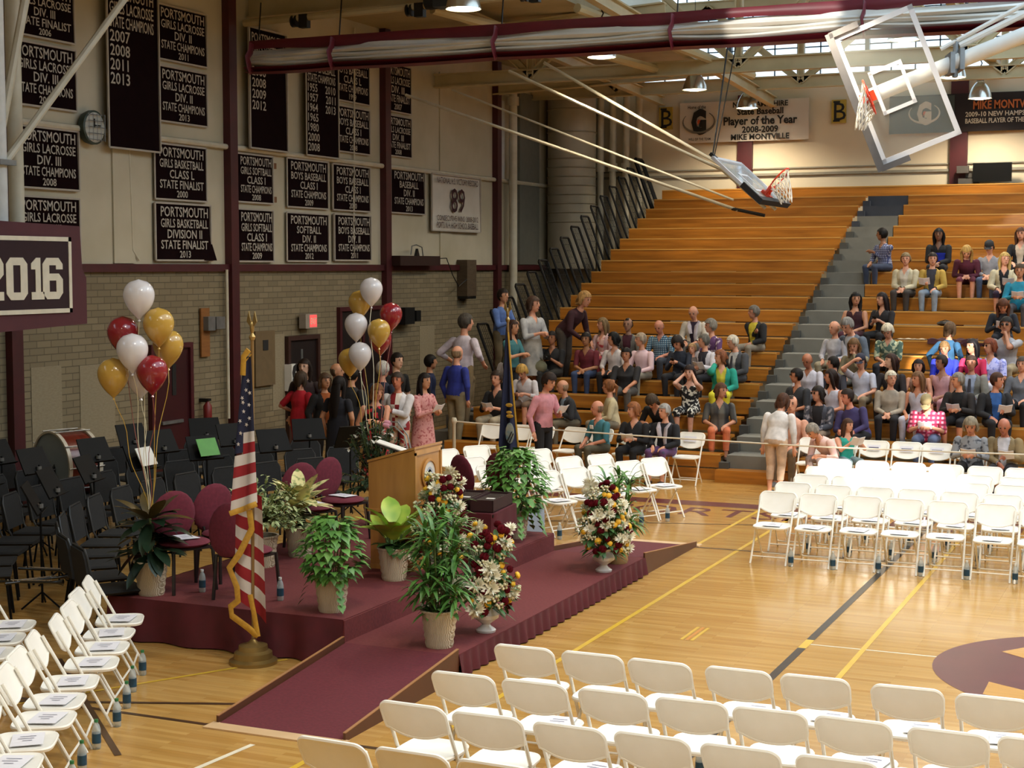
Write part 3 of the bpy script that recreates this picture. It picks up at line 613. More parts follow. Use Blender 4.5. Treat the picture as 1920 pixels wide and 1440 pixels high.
GREY = mat('dark_green_banner', '3e4642', .8); DKB = mat('dark_banner', '1f1719', .8); CRM = mat('cream_ink', 'c9bfae', .8)
t, w, h = back_banner('player_banner', -6.67, -3.05, 7.36, 6.5, 'long dark sports drink player banner behind the glass backboard', DKB)
MB().span((-1.81, -.034, -.43), (-.35, -.024, .40)).build('green_panel', GREY, t)
logo(t, -1.02, .02, .36, CRM, CRM, .012)
put(MB(), text_mesh(['MIKE MONTVILLE'], 1.6, .2, gap=.1, bold=.03), (.78, -.035, .16), FX, FZ).build('orange_heading', mat('orange_ink', 'b5622c', .7), t)
put(MB(), text_mesh(['2009-10 NEW HAMPSHIRE', 'BASEBALL PLAYER OF THE YEAR'], 1.75, .3, gap=.3, bold=.02), (.68, -.035, -.12), FX, FZ).build('lettering', CRM, t)
for x, w in ((-12.08, 'beside the white player banner'), (-7.83, 'behind the orange rim and net')):
    t = thing('letter_shield', 'yellow and black letter B plaque ' + w, 'plaque', (x, 36.85, 7.08), 0, 'letter plaques')
    MB().span((-.2, -.02, -.27), (.14, .03, .27)).build('yellow_plate', mat('plaque_yellow', 'b59a3c', .7), t)
    mb = MB(); put(mb, text_mesh(['B'], .5, .42, gap=0, bold=.0), (.0, -.03, 0), FX, FZ)
    mb.span((-.16, -.03, .2), (.0, -.028, .24)).span((-.16, -.03, -.24), (.0, -.028, -.2)); mb.build('letter', INK, t)
t = thing('television', 'black flat television on a bracket above the top bleacher row', 'television', (-4.33, 36.55, 5.56))
MB().span((-.42, -.05, -.21), (.42, .05, .21)).build('screen', mat('screen_black', '121314', .2), t)
MB().span((-.78, 0, .0), (-.52, .12, .16)).span((-.75, .05, -.3), (-.3, .2, -.12)).span((-.6, .12, -.1), (.2, .3, .0)).build('bracket', mat('bracket_grey', '4a4743', .6), t)

# ---------------------------------------------------------------- fittings on the banner wall
t = thing('wall_clock', 'round wall clock in a wire cage between the lacrosse banners', 'clock', (-14.9, 18.58, 5.48))
AX = Matrix.Rotation(R(90), 3, 'Y')
MB().lathe([(.23, -.08), (.25, -.02), (.25, .04), (.22, .05)], 28, axis=AX, caps=False).build('case', mat('clock_case', '39463c', .5), t, True)
MB().lathe([(.225, .045), (0, .05)], 28, axis=AX).build('dial', mat('clock_dial', 'c2c3bb', .5), t)
MB().box((.06, .05, .03), (.01, .14, .015)).box((.06, -.02, .06), (.01, .015, .13)).build('hands', INK, t)
mb = MB()
for k in range(-2, 3): mb.tube([(.09, k * .09, -.2), (.09, k * .09, .2)], .006, 4).tube([(.09, -.2, k * .09), (.09, .2, k * .09)], .006, 4)
mb.build('wire_cage', STEEL, t)
t = thing('exit_sign', 'small lit red exit sign above the brown doorway', 'sign', (-14.86, 24.52, 2.46))
MB().span((-.08, -.2, -.13), (.06, .2, .13)).build('housing', mat('exit_case', '9c9184', .5), t)
MB().span((.06, -.06, -.11), (.066, .18, .11)).build('lit_face', mat('exit_red', 'f0524f', .5, emit=.7), t)
put(MB(), text_mesh(['EXIT'], .23, .15, bold=.03), (.07, .06, 0), (0, 1, 0), (0, 0, 1)).build('lettering', WHL, t)
t = thing('fire_alarm_panel', 'orange wooden board with two grey boxes beside the maroon column', 'panel', (-14.95, 21.42, 2.37))
MB().span((-.03, -.12, -.4), (.0, .12, .4)).build('board', mat('orange_board', '8d5a26', .6, '7d4d1e', 3, (1, 1, 6)), t)
MB().span((0, -.06, .03), (.1, .14, .26)).build('horn_box', STEEL, t); MB().span((0, .17, .05), (.1, .42, .25)).build('strobe_box', STEEL, t)
t = thing('notice_board', 'tall tan notice board behind the striped flag', 'board', (-14.95, 23.18, 1.85))
MB().span((-.03, -.31, -.48), (.02, .31, .48)).build('panel', mat('board_tan', '6e5a3c', .7), t)
MB().span((.02, -.08, .14), (.03, .08, .32)).build('emblem', INK, t)
t = thing('number_sign', 'white sign with a black figure eight by the doorway', 'sign', (-14.85, 24.03, 1.46))
MB().span((-.17, -.14, -.24), (.01, .14, .24)).build('panel', WHITE, t)
put(MB(), text_mesh(['8'], .3, .5, gap=.1, bold=.05), (.02, 0, 0), (0, 1, 0), (0, 0, 1)).build('numeral', INK, t)
t = thing('loudspeaker', 'black loudspeaker on the brick behind the balloons', 'speaker', (-14.8, 28.3, 2.45))
MB().span((-.15, -.3, -.17), (.1, .12, .17)).build('cabinet', BLACK, t); MB().span((-.22, .16, -.14), (.0, .2, .14)).build('bracket', mat('bracket_pale', 'a9a49a', .6), t); MB().span((-.1, .2, -.12), (.1, .4, .1)).build('amplifier', BLACK, t)
t = thing('wall_heater', 'long dark brown box unit standing on the maroon ledge', 'heater', (-14.8, 28.7, 3.57))
MB().span((-.1, -.9, -.1), (.1, .9, .1)).build('casing', mat('heater_brown', '2d1511', .5), t)
MB().tube([(0, .3, .1), (.0, .25, .28), (0, .0, .33), (0, -.2, .3), (0, -.25, .12)], .012, 6).build('wire_guard', STEEL, t)
MB().prism([(-.05, .1), (.09, .1), (.02, .25)], 'x', -.03, .03).build('sensor', BLACK, t)
MB().tube([(0, .9, .05), (.05, 1.3, .06), (.05, 1.6, -.3), (.05, 1.9, -.55), (.05, 2.3, -.4)], .012, 6).build('cord', BLACK, t)
t = thing('vent_hood', 'narrow brown louvred box on the brick beside the bleachers', 'vent', (-14.85, 31.27, 3.2))
MB().span((-.15, -.24, -.4), (.1, .24, .4)).build('box', mat('vent_brown', '5a4a37', .6, '4c3d2c', 6, (1, 1, 5)), t); MB().span((-.14, -.22, -.46), (.1, .22, -.4)).build('outlet', BLACK, t)
t = thing('fire_extinguisher', 'red fire extinguisher on the brick right of the maroon door', 'extinguisher', (-14.85, 21.3, 1.05))
MB().lathe([(.06, -.2), (.07, -.18), (.07, .12), (.03, .18), (.02, .22)], 12).build('cylinder', mat('extinguisher_red', '7a2020', .4), t, True); MB().span((-.02, -.05, .2), (.04, .05, .24)).span((-.16, -.03, .18), (.0, .03, .24)).build('handle', BLACK, t)

# ---------------------------------------------------------------- stage, ramps
CARP = mat('stage_carpet', '6e2a2c', .9, '5f2224', 40, bump=.2); SKIRT = mat('skirt_cloth', '55121f', .75, '490f1a', 6); RAMPW = mat('ramp_side', '5a3420', .5, '4d2c1b', 2, (4, 1, 1)); RCARP = mat('ramp_carpet', '641f29', .9, '571a23', 40, bump=.2)
SX0, SX1, SX2, SY0, SY1 = -9.2, -6.7, -5.6, 11.58, 16.38
st = thing('stage', 'low two level maroon carpeted stage with pleated skirts', 'stage', (0, 0, 0))
MB().span((SX0, SY0, .3), (SX1, SY1, .4)).build('upper_deck', CARP, st)
MB().span((SX1, SY0, .1), (SX2, SY1, .2)).build('lower_deck', CARP, st)
MB().span((SX1 - .03, SY0, .18), (SX1 + .012, SY1, .39)).build('step_face', CARP, st)
def skirt(p, q, top, wob=.018, n=150, step=.07):
    p, q = Vector(p), Vector(q); d = q - p; nrm = Vector((d.y, -d.x)).normalized()
    ph = rnd.random() * 6
    def f(u, v):
        w = math.sin(u * d.length / step * 2.2 + ph + 1.3 * math.sin(u * 9)) * wob * (.25 + v)
        return (p + d * u + nrm * (w + .012 + .02 * v))[:2] + (top - v * (top - .012),)
    MB().grid(f, n, 3).build('skirt', SKIRT, st, True)
skirt((SX0, SY0), (SX1, SY0), .4, .028, 120, .16); skirt((SX2, SY0), (SX2, SY1), .2, .016, 220, .06); skirt((SX0, SY1), (SX0, SY0), .4); skirt((SX1, SY1), (SX0, SY1), .4)
MB().span((SX0 + .1, SY0 + .08, 0), (SX1 - .1, SY1 - .08, .3)).build('understructure', DARK, st)
def ramp(label, y0, y1, zt, flip):
    t = thing('ramp', label, 'ramp', (0, 0, 0)); a, b = SX1 + .02, SX2 - .02
    MB().prism([(y0, 0.0), (y1, zt - .03 if True else 0), (y1, zt), (y0, .012)], 'x', a, b).build('carpet_deck', RCARP, t)
    for x in (a - .03, b + .01):
        MB().prism([(y0, 0), (y1, 0), (y1, zt + .05), (y0, .06)], 'x', x, x + .02).build('side_curb', RAMPW, t)
        MB().prism([(y0, .06), (y1, zt + .05), (y1, zt + .056), (y0, .066)], 'x', x - .002, x + .022).build('curb_edge', mat('curb_edge_wood', 'a5764c', .5), t)
    s = 1 if y1 > y0 else -1
    MB().span((a - .06, y0 - .14 * s, .001), (b + .06, y0 + .01 * s, .012)).build('threshold_plate', mat('threshold_pale', 'd5b48c', .4, 'c8a67d', 3), t); return t
ramp('near carpeted ramp with brown sides sloping down toward the camera', 9.68, SY0, .2, 0)
ramp('far carpeted ramp with brown sides at the end of the stage', 18.35, SY1, .2, 1)

# ---------------------------------------------------------------- lectern
OAKL = mat('lectern_oak', 'b5803f', .4, 'a37035', 2.2, (5, 5, .8), coat=.2)
t = thing('lectern', 'light oak lectern with a round white seal on its front', 'lectern', (-7.36, 14.0, .4), 0)
MB().prism([(-.26, .6), (.26, .6), (.26, 1.23), (-.26, 1.08)], 'y', -.3, .3).build('upper_cabinet', OAKL, t)
MB().span((-.25, -.285, 0), (.245, .285, .6)).build('lower_cabinet', OAKL, t)
mb = MB()
for z in (.585,): mb.span((-.27, -.31, z), (.27, .31, z + .03))
mb.span((-.255, -.29, 0), (.25, .29, .05)).span((.262, -.3, .6), (.272, -.27, 1.2)).span((.262, .27, .6), (.272, .3, 1.2)).span((.262, -.3, 1.17), (.272, .3, 1.22)); mb.build('trim_moulding', mat('lectern_trim', 'c08a48', .4, 'ab7839', 3, (4, 4, 1), coat=.2), t)
MB().prism([(-.27, 1.08), (.27, 1.235), (.27, 1.26), (-.27, 1.105)], 'y', -.31, .31).build('reading_top', OAKL, t)
AXX = Matrix.Rotation(R(90), 3, 'Y')
MB().lathe([(.15, 0), (.155, .015), (.13, .025), (.125, .012)], 32, (.262, 0, .96), 1, 1, AXX).build('seal_ring', OAKL, t, True)
MB().lathe([(.128, .014), (0, .016)], 32, (.262, 0, .96), 1, 1, AXX).build('seal', mat('seal_white', 'd8d4cd', .5), t)
mb = MB().lathe([(.07, .018), (.062, .019)], 24, (.262, 0, .96), 1, 1, AXX); mb.prism([(-.03, .92), (.03, .92), (.04, .98), (0, 1.01), (-.04, .98)], 'x', .279, .281); mb.build('seal_emblem', mat('seal_blue', 'a7b0bb', .5), t)
m = MB()
for y, z in ((.05, 1.5), (-.02, 1.46)): m.tube([(.05, y, 1.15), (.0, y + .01, 1.33), (-.12, y + .02, z - .04), (-.2, y + .02, z - .04)], .008, 6)
m.build('gooseneck', STEEL, t, True)
MB().lathe([(.022, 0), (.03, .03), (.025, .07), (0, .08)], 12, (-.2, .07, 1.44), 1, 1, Matrix.Rotation(R(-80), 3, 'Y')).lathe([(.022, 0), (.028, .03), (.02, .07), (0, .08)], 12, (-.18, .0, 1.42), 1, 1, Matrix.Rotation(R(-80), 3, 'Y')).build('microphone', mat('mic_pink', 'c58796', .7), t, True)
t = thing('music_book', 'open ring binder lying on a black stand behind the lectern', 'book', (-7.62, 14.25, 1.62), R(20))
MB().prism([(-.18, .0), (.18, -.12), (.18, -.105), (-.18, .015)], 'y', -.14, .14).build('cover', BLACK, t); MB().prism([(-.17, .015), (.17, -.1), (.17, -.09), (-.17, .025)], 'y', -.12, .12).build('pages', WHITE, t)
MB().tube([(0, 0, -.06), (0, 0, -1.22)], .012, 6).lathe([(.14, -1.22), (.14, -1.2), (.02, -1.18)], 12).build('stand_post', BLACK, t)

# ---------------------------------------------------------------- maroon oval backed chairs on the stage
MFAB = mat('maroon_fabric', '6d2233', .9, '5e1b2b', 30); CHM = mat('chair_frame', '1c1416', .4)
def oval_chair(label, x, y, rz, z=.4):
    t = thing('oval_back_chair', label, 'chair', (x, y, z), rz, 'maroon stage chairs')
    MB().ball((0, -.24, .67), (.235, .045, .25), 20, Matrix.Rotation(R(-8), 3, 'X')).build('backrest', MFAB, t, True)
    MB().ball((0, .0, .45), (.245, .24, .045), 20).build('seat', MFAB, t, True)
    MB().tube([(-.12, -.22, .5), (-.12, -.2, .42), (.12, -.2, .42), (.12, -.22, .5)], .014, 6).span((-.2, -.19, .4), (.2, .19, .42)).build('frame', CHM, t)
    for sx in (-1, 1):
        for sy in (-1, 1): MB().tube([(sx * .2, sy * .18, .42), (sx * .22, sy * .21, 0)], .017, 6).build('leg', CHM, t)
    return t
sc_ = []
for a in (('maroon oval backed chair nearest the stage corner behind the leafy basket plant', -8.72, 12.1, R(-118)), ('maroon oval backed chair between two others on the near side of the stage', -8.65, 12.7, R(-112)),
          ('maroon oval backed chair seen from behind in front of the striped flag', -7.95, 11.98, R(-8)), ('maroon oval backed chair behind the cream variegated plant', -8.75, 14.45, R(-118)),
          ('maroon oval backed chair just beside the lectern and dark shrub', -8.7, 15.05, R(-104)), ('maroon oval backed chair beyond the lectern', -7.75, 15.7, R(150)), ('maroon oval backed chair half hidden behind the diploma table', -7.4, 16.05, R(160))): sc_.append(oval_chair(*a))

# table with maroon cloth and the diploma boxes
t = thing('diploma_table', 'small table under a hanging maroon cloth beyond the lectern', 'table', (-7.0, 15.0, .4), R(6))
MB().span((-.3, -.4, .44), (.3, .4, .47)).build('tabletop', CHM, t)
def cl(u, v): a = 2 * math.pi * u; k = max(abs(math.cos(a)), abs(math.sin(a))); return (.31 / k * math.cos(a) * (1 + .03 * v * math.sin(a * 9)), .41 / k * math.sin(a) * (1 + .03 * v * math.sin(a * 9)), .478 - v * (.27 + .05 * math.sin(a * 2)))
MB().grid(cl, 60, 3).add([cl(i / 60, 0) for i in range(60)], [tuple(range(60))]).build('tablecloth', SKIRT, t, True)
for sx in (-1, 1):
    for sy in (-1, 1): MB().tube([(sx * .26, sy * .36, .44), (sx * .26, sy * .36, 0)], .016, 6).build('leg', CHM, t)
DB = mat('dark_box', '33171b', .6, '2a1216', 3)
for i, (dx, lab) in enumerate(((-.14, 'dark flat diploma box at the back of the maroon table'), (.15, 'dark flat diploma box at the front of the maroon table'))):
    b = thing('diploma_box', lab, 'box', (-7.0 + dx, 15.0, .88), R(6), 'diploma boxes')
    MB().span((-.13, -.33, 0), (.13, .33, .012)).span((-.13, -.33, 0), (-.12, .33, .13)).span((.12, -.33, 0), (.13, .33, .13)).span((-.13, -.33, 0), (.13, -.32, .13)).span((-.13, .32, 0), (.13, .33, .13)).build('tray', DB, b)
    m = MB()
    for k in range(9): m.span((-.11, -.3 + k * .067, .012), (.11, -.25 + k * .067, .11))
    m.build('diploma_cover', mat('diploma_cover', '241013', .5), b)
    MB().span((-.03, -.1, .11), (.06, -.04, .114)).build('note', WHITE, b)

# ---------------------------------------------------------------- potted plants
BASK = mat('basket_weave', 'd2c5ae', .8, 'a5967c', 30, (1, 1, 2.2), kind='wave', bump=.5); SOIL = mat('soil', '2a2019', .9)
def basket(t, r0=.115, r1=.155, h=.31, m=None):
    prof = [(r0, 0)] + [(r0 + (r1 - r0) * k / 10 + (.006 if k % 2 else -.002), h * k / 10) for k in range(1, 11)] + [(r1 + .012, h), (r1 + .012, h + .015), (r1 - .01, h + .015), (r1 - .015, h - .03)]
    MB().lathe(prof, 26).build('basket', m or BASK, t, True); MB().lathe([(r1 - .012, h - .025), (0, h - .015)], 20).build('soil', SOIL, t)
def leaf(mb, b, d, L, w, droop=.3, n=4, fold=.15, shape=None):
    b = Vector(b); d = Vector(d).normalized(); s = d.cross(Vector((0, 0, 1)))
    if s.length < .05: s = Vector((1, 0, 0))
    s.normalize(); up = s.cross(d); vs = []; p = b.copy()
    for i in range(n + 1):
        t = i / n; ww = w * (shape(t) if shape else math.sin(math.pi * min(1, t * .92 + .08)) ** .7) / 2
        q = p + up * fold * ww; vs += [q - s * ww, p, q + s * ww]
        dd = (d + Vector((0, 0, -1)) * droop * (t + .15) * 2).normalized(); p = p + dd * (L / n)
    fs = []
    for i in range(n): a = i * 3; fs += [(a, a + 1, a + 4, a + 3), (a + 1, a + 2, a + 5, a + 4)]
    mb.add(vs, fs)
def rdir(el0, el1, rr=rnd):
    a = rr.uniform(0, 2 * math.pi); e = R(rr.uniform(el0, el1)); return Vector((math.cos(a) * math.cos(e), math.sin(a) * math.cos(e), math.sin(e)))
G1 = mat('ivy_green', '6c9e46', .5, '3b6b2b', 9); G2 = mat('dark_leaf', '1f3322', .35, '152417', 7); G3 = mat('dracaena_leaf', '5e8c3e', .45, '34602a', 12)
G4 = mat('lime_leaf', 'b4c752', .45, '7fa63d', 7, detail=1); G5 = mat('variegated_leaf', 'e3d99c', .5, '7f8c50', 14, detail=2, sharp=(.5, .62)); G6 = mat('ficus_leaf', 'cdd09a', .5, '6f8c50', 22); GB = mat('bronze_leaf', '5b4a22', .35, '3b331b', 6)
G7 = mat('fern_green', '426b33', .5, '2a4a24', 10); STEM = mat('stem_green', '4a5a2c', .6)
heart = lambda t: (math.sin(math.pi * min(1, t + .18) ** .8) if t < .82 else (1 - t) * 3.2 * .95)
def plant(name, label, loc, fn, rz=0, m=None, group='potted plants'):
    t = thing(name, label, 'plant', loc, rz, group); basket(t, m=m); fn(t); return t
def ivy(h, rad, n, top=1.0):
    def f(t):
        rr = random.Random(int(h * 100)); lv = MB(); s = MB()
        for i in range(n):
            k = rr.random(); z = .3 + h * k; r = rad * (1.08 - .6 * max(0, k - .55) / .45) * (.6 + .4 * min(1, k * 4)) * math.sqrt(rr.uniform(.55, 1.0)); a = rr.uniform(0, 2 * math.pi)
            leaf(lv, (r * math.cos(a), r * math.sin(a), z), (math.cos(a), math.sin(a), rr.uniform(-.9, .4)), rr.uniform(.075, .12), rr.uniform(.07, .1), .35, 3, .1, heart)
        for i in range(14):
            a = i * 2.4; s.tube([(.05 * math.cos(a), .05 * math.sin(a), .28), (rad * .5 * math.cos(a), rad * .5 * math.sin(a), .3 + h * .5), (rad * .4 * math.cos(a), rad * .4 * math.sin(a), .3 + h * .95)], .006, 4)
        for i in range(5):
            a = rr.uniform(0, 6.28); 
            for j in range(4): leaf(lv, ((rad * .8 + .02 * j) * math.cos(a), (rad * .8 + .02 * j) * math.sin(a), .28 - j * .06), (math.cos(a), math.sin(a), -.8), .09, .08, .3, 3, .1, heart)
        lv.build('foliage', G1, t, True); s.build('stems', STEM, t)
    return f
plant('ivy_plant', 'bushy bright green ivy in a white basket at the near stage edge', (-6.97, 11.85, .4), ivy(.55, .25, 330))
plant('ivy_plant', 'tall dense ivy in a basket below the blue flag', (-6.98, 15.94, .4), ivy(.72, .34, 560))
def dumb(t):
    rr = random.Random(5); lv = MB(); dk = MB(); s = MB()
    for i in range(13):
        a = i * 2.4 + .4; d = Vector((math.cos(a), math.sin(a), rr.uniform(.4, 1.5))); b = Vector((.08 * math.cos(a), .08 * math.sin(a), .38 + rr.uniform(0, .2))); leaf(lv, b, d, rr.uniform(.3, .4), rr.uniform(.16, .2), rr.uniform(.15, .35), 6, .2); s.tube([(0, 0, .28), b * .7, b], .008, 5)
    for i in range(34): leaf(dk, Vector((0, 0, .3)) + rdir(0, 60, rr) * .06, rdir(-20, 45, rr), rr.uniform(.14, .24), .1, .35, 4, .2)
    lv.build('foliage', G4, t, True); dk.build('lower_foliage', G7, t, True); s.build('stems', STEM, t)
plant('dumb_cane', 'plant with big lime green leaves in a basket before the lectern', (-7.12, 13.3, .4), dumb)
def drac(t, h=.85, n=16, sc=1.0, m=None):
    rr = random.Random(11); lv = MB(); s = MB()
    for i in range(n):
        a = i * 2.4; L = Vector((.22 * math.cos(a) * rr.uniform(.3, 1), .22 * math.sin(a) * rr.uniform(.3, 1), .3 + h * rr.uniform(.15, 1) * .85)) * sc; s.tube([(.04 * math.cos(a), .04 * math.sin(a), .28), L * .6, L], .008, 5)
        for j in range(15): leaf(lv, L - Vector((0, 0, .03 * (j % 4))), rdir(-10, 75, rr), rr.uniform(.2, .32) * sc, .034, .55, 5, .3)
    for i in range(30): leaf(lv, Vector((0, 0, .3)) + rdir(0, 30, rr) * .1, rdir(-10, 50, rr), rr.uniform(.12, .2), .05, .5, 4, .2)
    lv.build('foliage', m or G3, t, True); s.build('stems', STEM, t)
plant('dracaena', 'large spiky dracaena in a basket at the head of the near ramp', (-5.88, 11.8, .2), lambda t: drac(t, 1.0, 22))
plant('dracaena', 'spiky dracaena in a tan basket behind the far flower urn', (-5.78, 15.98, .2), lambda t: drac(t, .8, 14), m=mat('tan_basket', 'a98d62', .7, '98794f', 12))
def varieg(t):
    rr = random.Random(3); lv = MB(); lw = MB(); s = MB()
    for i in range(24):
        a = i * 2.4; b = Vector((.05 * math.cos(a), .05 * math.sin(a), .46 + .2 * rr.random())); leaf(lv, b, (math.cos(a), math.sin(a), rr.uniform(.1, 1.5)), rr.uniform(.28, .38), .15, rr.uniform(.1, .3), 6, .2); s.tube([(0, 0, .28), b], .01, 5)
    for i in range(16):
        a = i * 2.4 + 1; leaf(lw, (.03 * math.cos(a), .03 * math.sin(a), .36 + .12 * rr.random()), (math.cos(a), math.sin(a), rr.uniform(-.2, .4)), rr.uniform(.22, .3), .1, .3, 5, .2)
    lv.build('foliage', G5, t, True); lw.build('lower_foliage', mat('variegated_dark', 'c9c391', .5, '394d2e', 14, sharp=(.35, .5)), t, True); s.build('stems', STEM, t)
plant('rubber_plant', 'cream and green variegated rubber plant in a basket on the stage', (-8.62, 14.0, .4), varieg)
def ficus(t):
    rr = random.Random(9); lv = MB(); s = MB()
    for i in range(60):
        d = rdir(-10, 85, rr); b = Vector((0, 0, .45)); e = b + d * rr.uniform(.3, .55); s.tube([(0, 0, .3), b, e], .005, 4)
        for j in range(12): q = b.lerp(e, .35 + .65 * j / 11); leaf(lv, q, (d + rdir(-60, 60, rr) * .9), rr.uniform(.06, .095), .036, .4, 3, .15)
    lv.build('foliage', G6, t, True); s.build('stems', STEM, t)
plant('ficus', 'pale feathery variegated ficus behind the striped flag', (-8.66, 13.35, .4), ficus)
def rubber(t):
    rr = random.Random(21); lv = MB(); br = MB(); s = MB()
    for i in range(44):
        a = i * 2.4; z = .34 + .42 * rr.random(); leaf(lv, (.07 * math.cos(a), .07 * math.sin(a), z), (math.cos(a), math.sin(a), rr.uniform(-.7, .7)), rr.uniform(.26, .4), .12, rr.uniform(.15, .4), 5, .2)
    for i in range(9):
        a = i * 2.4; leaf(br, (.05 * math.cos(a), .05 * math.sin(a), .72), (math.cos(a), math.sin(a), rr.uniform(.1, 1.3)), rr.uniform(.3, .4), .13, .2, 5, .2)
    s.tube([(0, 0, .28), (0, 0, .75)], .012, 6); lv.build('foliage', G2, t, True); br.build('top_leaves', GB, t, True); s.build('stems', STEM, t)
plant('rubber_plant', 'dark glossy rubber plant with bronze tips holding balloons at the stage corner', (-8.87, 11.78, .4), rubber)
def shrub(t):
    rr = random.Random(4); lv = MB(); s = MB(); fl_ = MB()
    for i in range(70):
        d = rdir(-10, 80, rr); b = Vector((0, 0, .5)); e = b + Vector((d.x * .42, d.y * .42, d.z * .75)); s.tube([(0, 0, .28), b, e], .006, 4)
        for j in range(13): q = b.lerp(e, .3 + .7 * j / 12); leaf(lv, q, (d + rdir(-70, 60, rr)), rr.uniform(.06, .1), .035, .5, 3, .15)
    for i in range(12): 
        d = rdir(10, 70, rr); q = Vector((0, 0, .5)) + Vector((d.x * .4, d.y * .4, d.z * .7))
        for j in range(4): leaf(fl_, q, rdir(-20, 60, rr), .07, .035, .3, 3, .1)
    lv.build('foliage', mat('shrub_leaf', '3a5038', .35, '1c2b1d', 14), t, True); s.build('stems', STEM, t); fl_.build('white_blossom', mat('blossom_white', 'e6e0d2', .6), t, True)
plant('flowering_shrub', 'dark leafy shrub with white blossoms behind the lectern', (-8.82, 16.03, .4), shrub)

# flower arrangements in white urns
URN = mat('urn_white', 'd4d4d6', .3, 'c8c8cb', 3); MUMW = mat('mum_white', 'f6f2e2', .6, 'eae4c8', 20); MUMR = mat('mum_red', '560c16', .95, '3f0810', 20, spec=.1); MUMY = mat('mum_yellow', 'ecb92c', .6, 'd79f1e', 20); BUD = mat('bud_cream', 'd9d3b3', .6, 'b9b48a', 20)
def flower_mesh(kind):
    rr = random.Random(len(kind)); mb = MB()
    if kind == 'white_chrysanthemum':
        for i in range(80): leaf(mb, (0, 0, 0), rdir(0, 85, rr), rr.uniform(.055, .085), .019, .25, 3, .2)
        mb.ball((0, 0, .012), (.02, .02, .016), 8); m = MUMW
    elif kind == 'red_chrysanthemum':
        mb.ball((0, 0, .012), (.034, .034, .026), 10)
        for i in range(22): leaf(mb, (0, 0, .006), rdir(0, 75, rr), .042, .014, .2, 2, .2)
        m = MUMR
    elif kind == 'yellow_daisy':
        mb.ball((0, 0, .01), (.026, .026, .018), 10)
        for i in range(12): leaf(mb, (0, 0, .004), rdir(0, 40, rr), .034, .014, .2, 2, .2)
        m = MUMY
    else:
        for i in range(7): d = rdir(10, 90, rr); mb.ball(d * .035, .012, 6)
        m = BUD
    return mb.mesh(kind, m, True)
FM = {k: flower_mesh(k) for k in ('white_chrysanthemum', 'red_chrysanthemum', 'yellow_daisy', 'cream_bud')}
def bouquet(label, loc, seed, face, tall=.62, wide=.3, side=0):
    t = thing('flower_arrangement', label, 'flowers', loc, 0, 'flower arrangements'); rr = random.Random(seed)
    MB().lathe([(.085, 0), (.09, .02), (.05, .05), (.035, .07), (.06, .09), (.115, .13), (.12, .16), (.09, .2), (.075, .22), (.1, .25), (.095, .25), (.07, .22)], 24).build('urn', URN, t, True)
    lv = MB(); s = MB(); pl = []
    fx, fy = face; L = math.hypot(fx, fy); fx, fy = fx / L, fy / L; nm = {'white_chrysanthemum': 17, 'red_chrysanthemum': 26, 'yellow_daisy': 24, 'cream_bud': 28}
    for kind, n in nm.items():
        c = 0; tries = 0
        while c < n and tries < 900:
            tries += 1
            u = rr.uniform(-1, 1); v = rr.uniform(0, 1); wv = wide * (1 - .75 * max(0, v - .25)) * (.7 + .3 * min(1, v * 4)); x = u * wv; dep = (.17 * math.sqrt(max(0, 1 - u * u)) + .02) * rr.choice((1, 1, 1, -1))
            lean = side * (v - .4) * .25
            p = Vector((-fy * (x + lean) + fx * dep, fx * (x + lean) + fy * dep, .2 + tall * v * (1.02) + .02))
            if any((p - q).length < (.075 if kind == 'white_chrysanthemum' else .045) for q in pl): continue
            pl.append(p); c += 1; nrm = Vector((fx * dep * 3 - fy * x, fy * dep * 3 + fx * x, .12 + (v - .3) * .25)).normalized()
            o = link(kind, FM[kind], t, p); o.rotation_euler = nrm.to_track_quat('Z', 'Y').to_euler(); k = rr.uniform(.95, 1.35); o.scale = (k, k, k)
            s.tube([(0, 0, .2), p * .55 + Vector((0, 0, .12)), p], .004, 4)
    for p in pl:
        for j in range(2): leaf(lv, p * .86 + Vector((0, 0, .02)), Vector((p.x, p.y, rr.uniform(-.2, .2))) + rdir(-30, 30, rr) * .15, rr.uniform(.08, .14), .05, .4, 3, .15)
    for i in range(18): leaf(lv, (0, 0, .24), rdir(-15, 30, rr), rr.uniform(.2, .33), .03, .3, 4, .2)
    lv.build('foliage', G7, t, True); s.build('stems', STEM, t); return t
bouquet('white urn of white, red and yellow chrysanthemums against the lectern front', (-6.82, 13.62, .4), 1, (.7, -.7), .78, .3, .6)
bouquet('white urn of chrysanthemums beside the large spiky plant by the near ramp', (-5.74, 12.45, .2), 2, (.75, -.65), .72, .31, .4)
bouquet('white urn of chrysanthemums at the far end of the lower stage', (-5.74, 15.46, .2), 3, (.6, -.8), .7, .29, -.2)

# ---------------------------------------------------------------- balloons
def balloon_mesh():
    prof = []
    for i in range(17):
        t = i / 16; z = -.2 + .36 * t
        r = .14 * math.sqrt(max(0, 1 - ((z - .02) / .14) ** 2)) if z > .02 else .14 * (1 - ((.02 - z) / .22) ** 1.9) ** .95
        prof.append((max(r, .006), z))
    prof[-1] = (.0, .16); return prof
BP = balloon_mesh()
def bmat(n, a, b, al): return mat(n, a, .16, b, 5, spec=.6, alpha=al, coat=.4)
BALC = {'pearl white': bmat('balloon_pearl', 'ebe5e6', 'ded8da', .82), 'red': bmat('balloon_red', '9c2430', '8a1d28', .93), 'gold': bmat('balloon_gold', 'd3ab52', 'c2983f', .88)}
RIB = {'pearl white': mat('ribbon_cream', 'd9cfae', .5), 'red': mat('ribbon_red', '8d4a3c', .5), 'gold': mat('ribbon_gold', 'c19a3a', .4)}
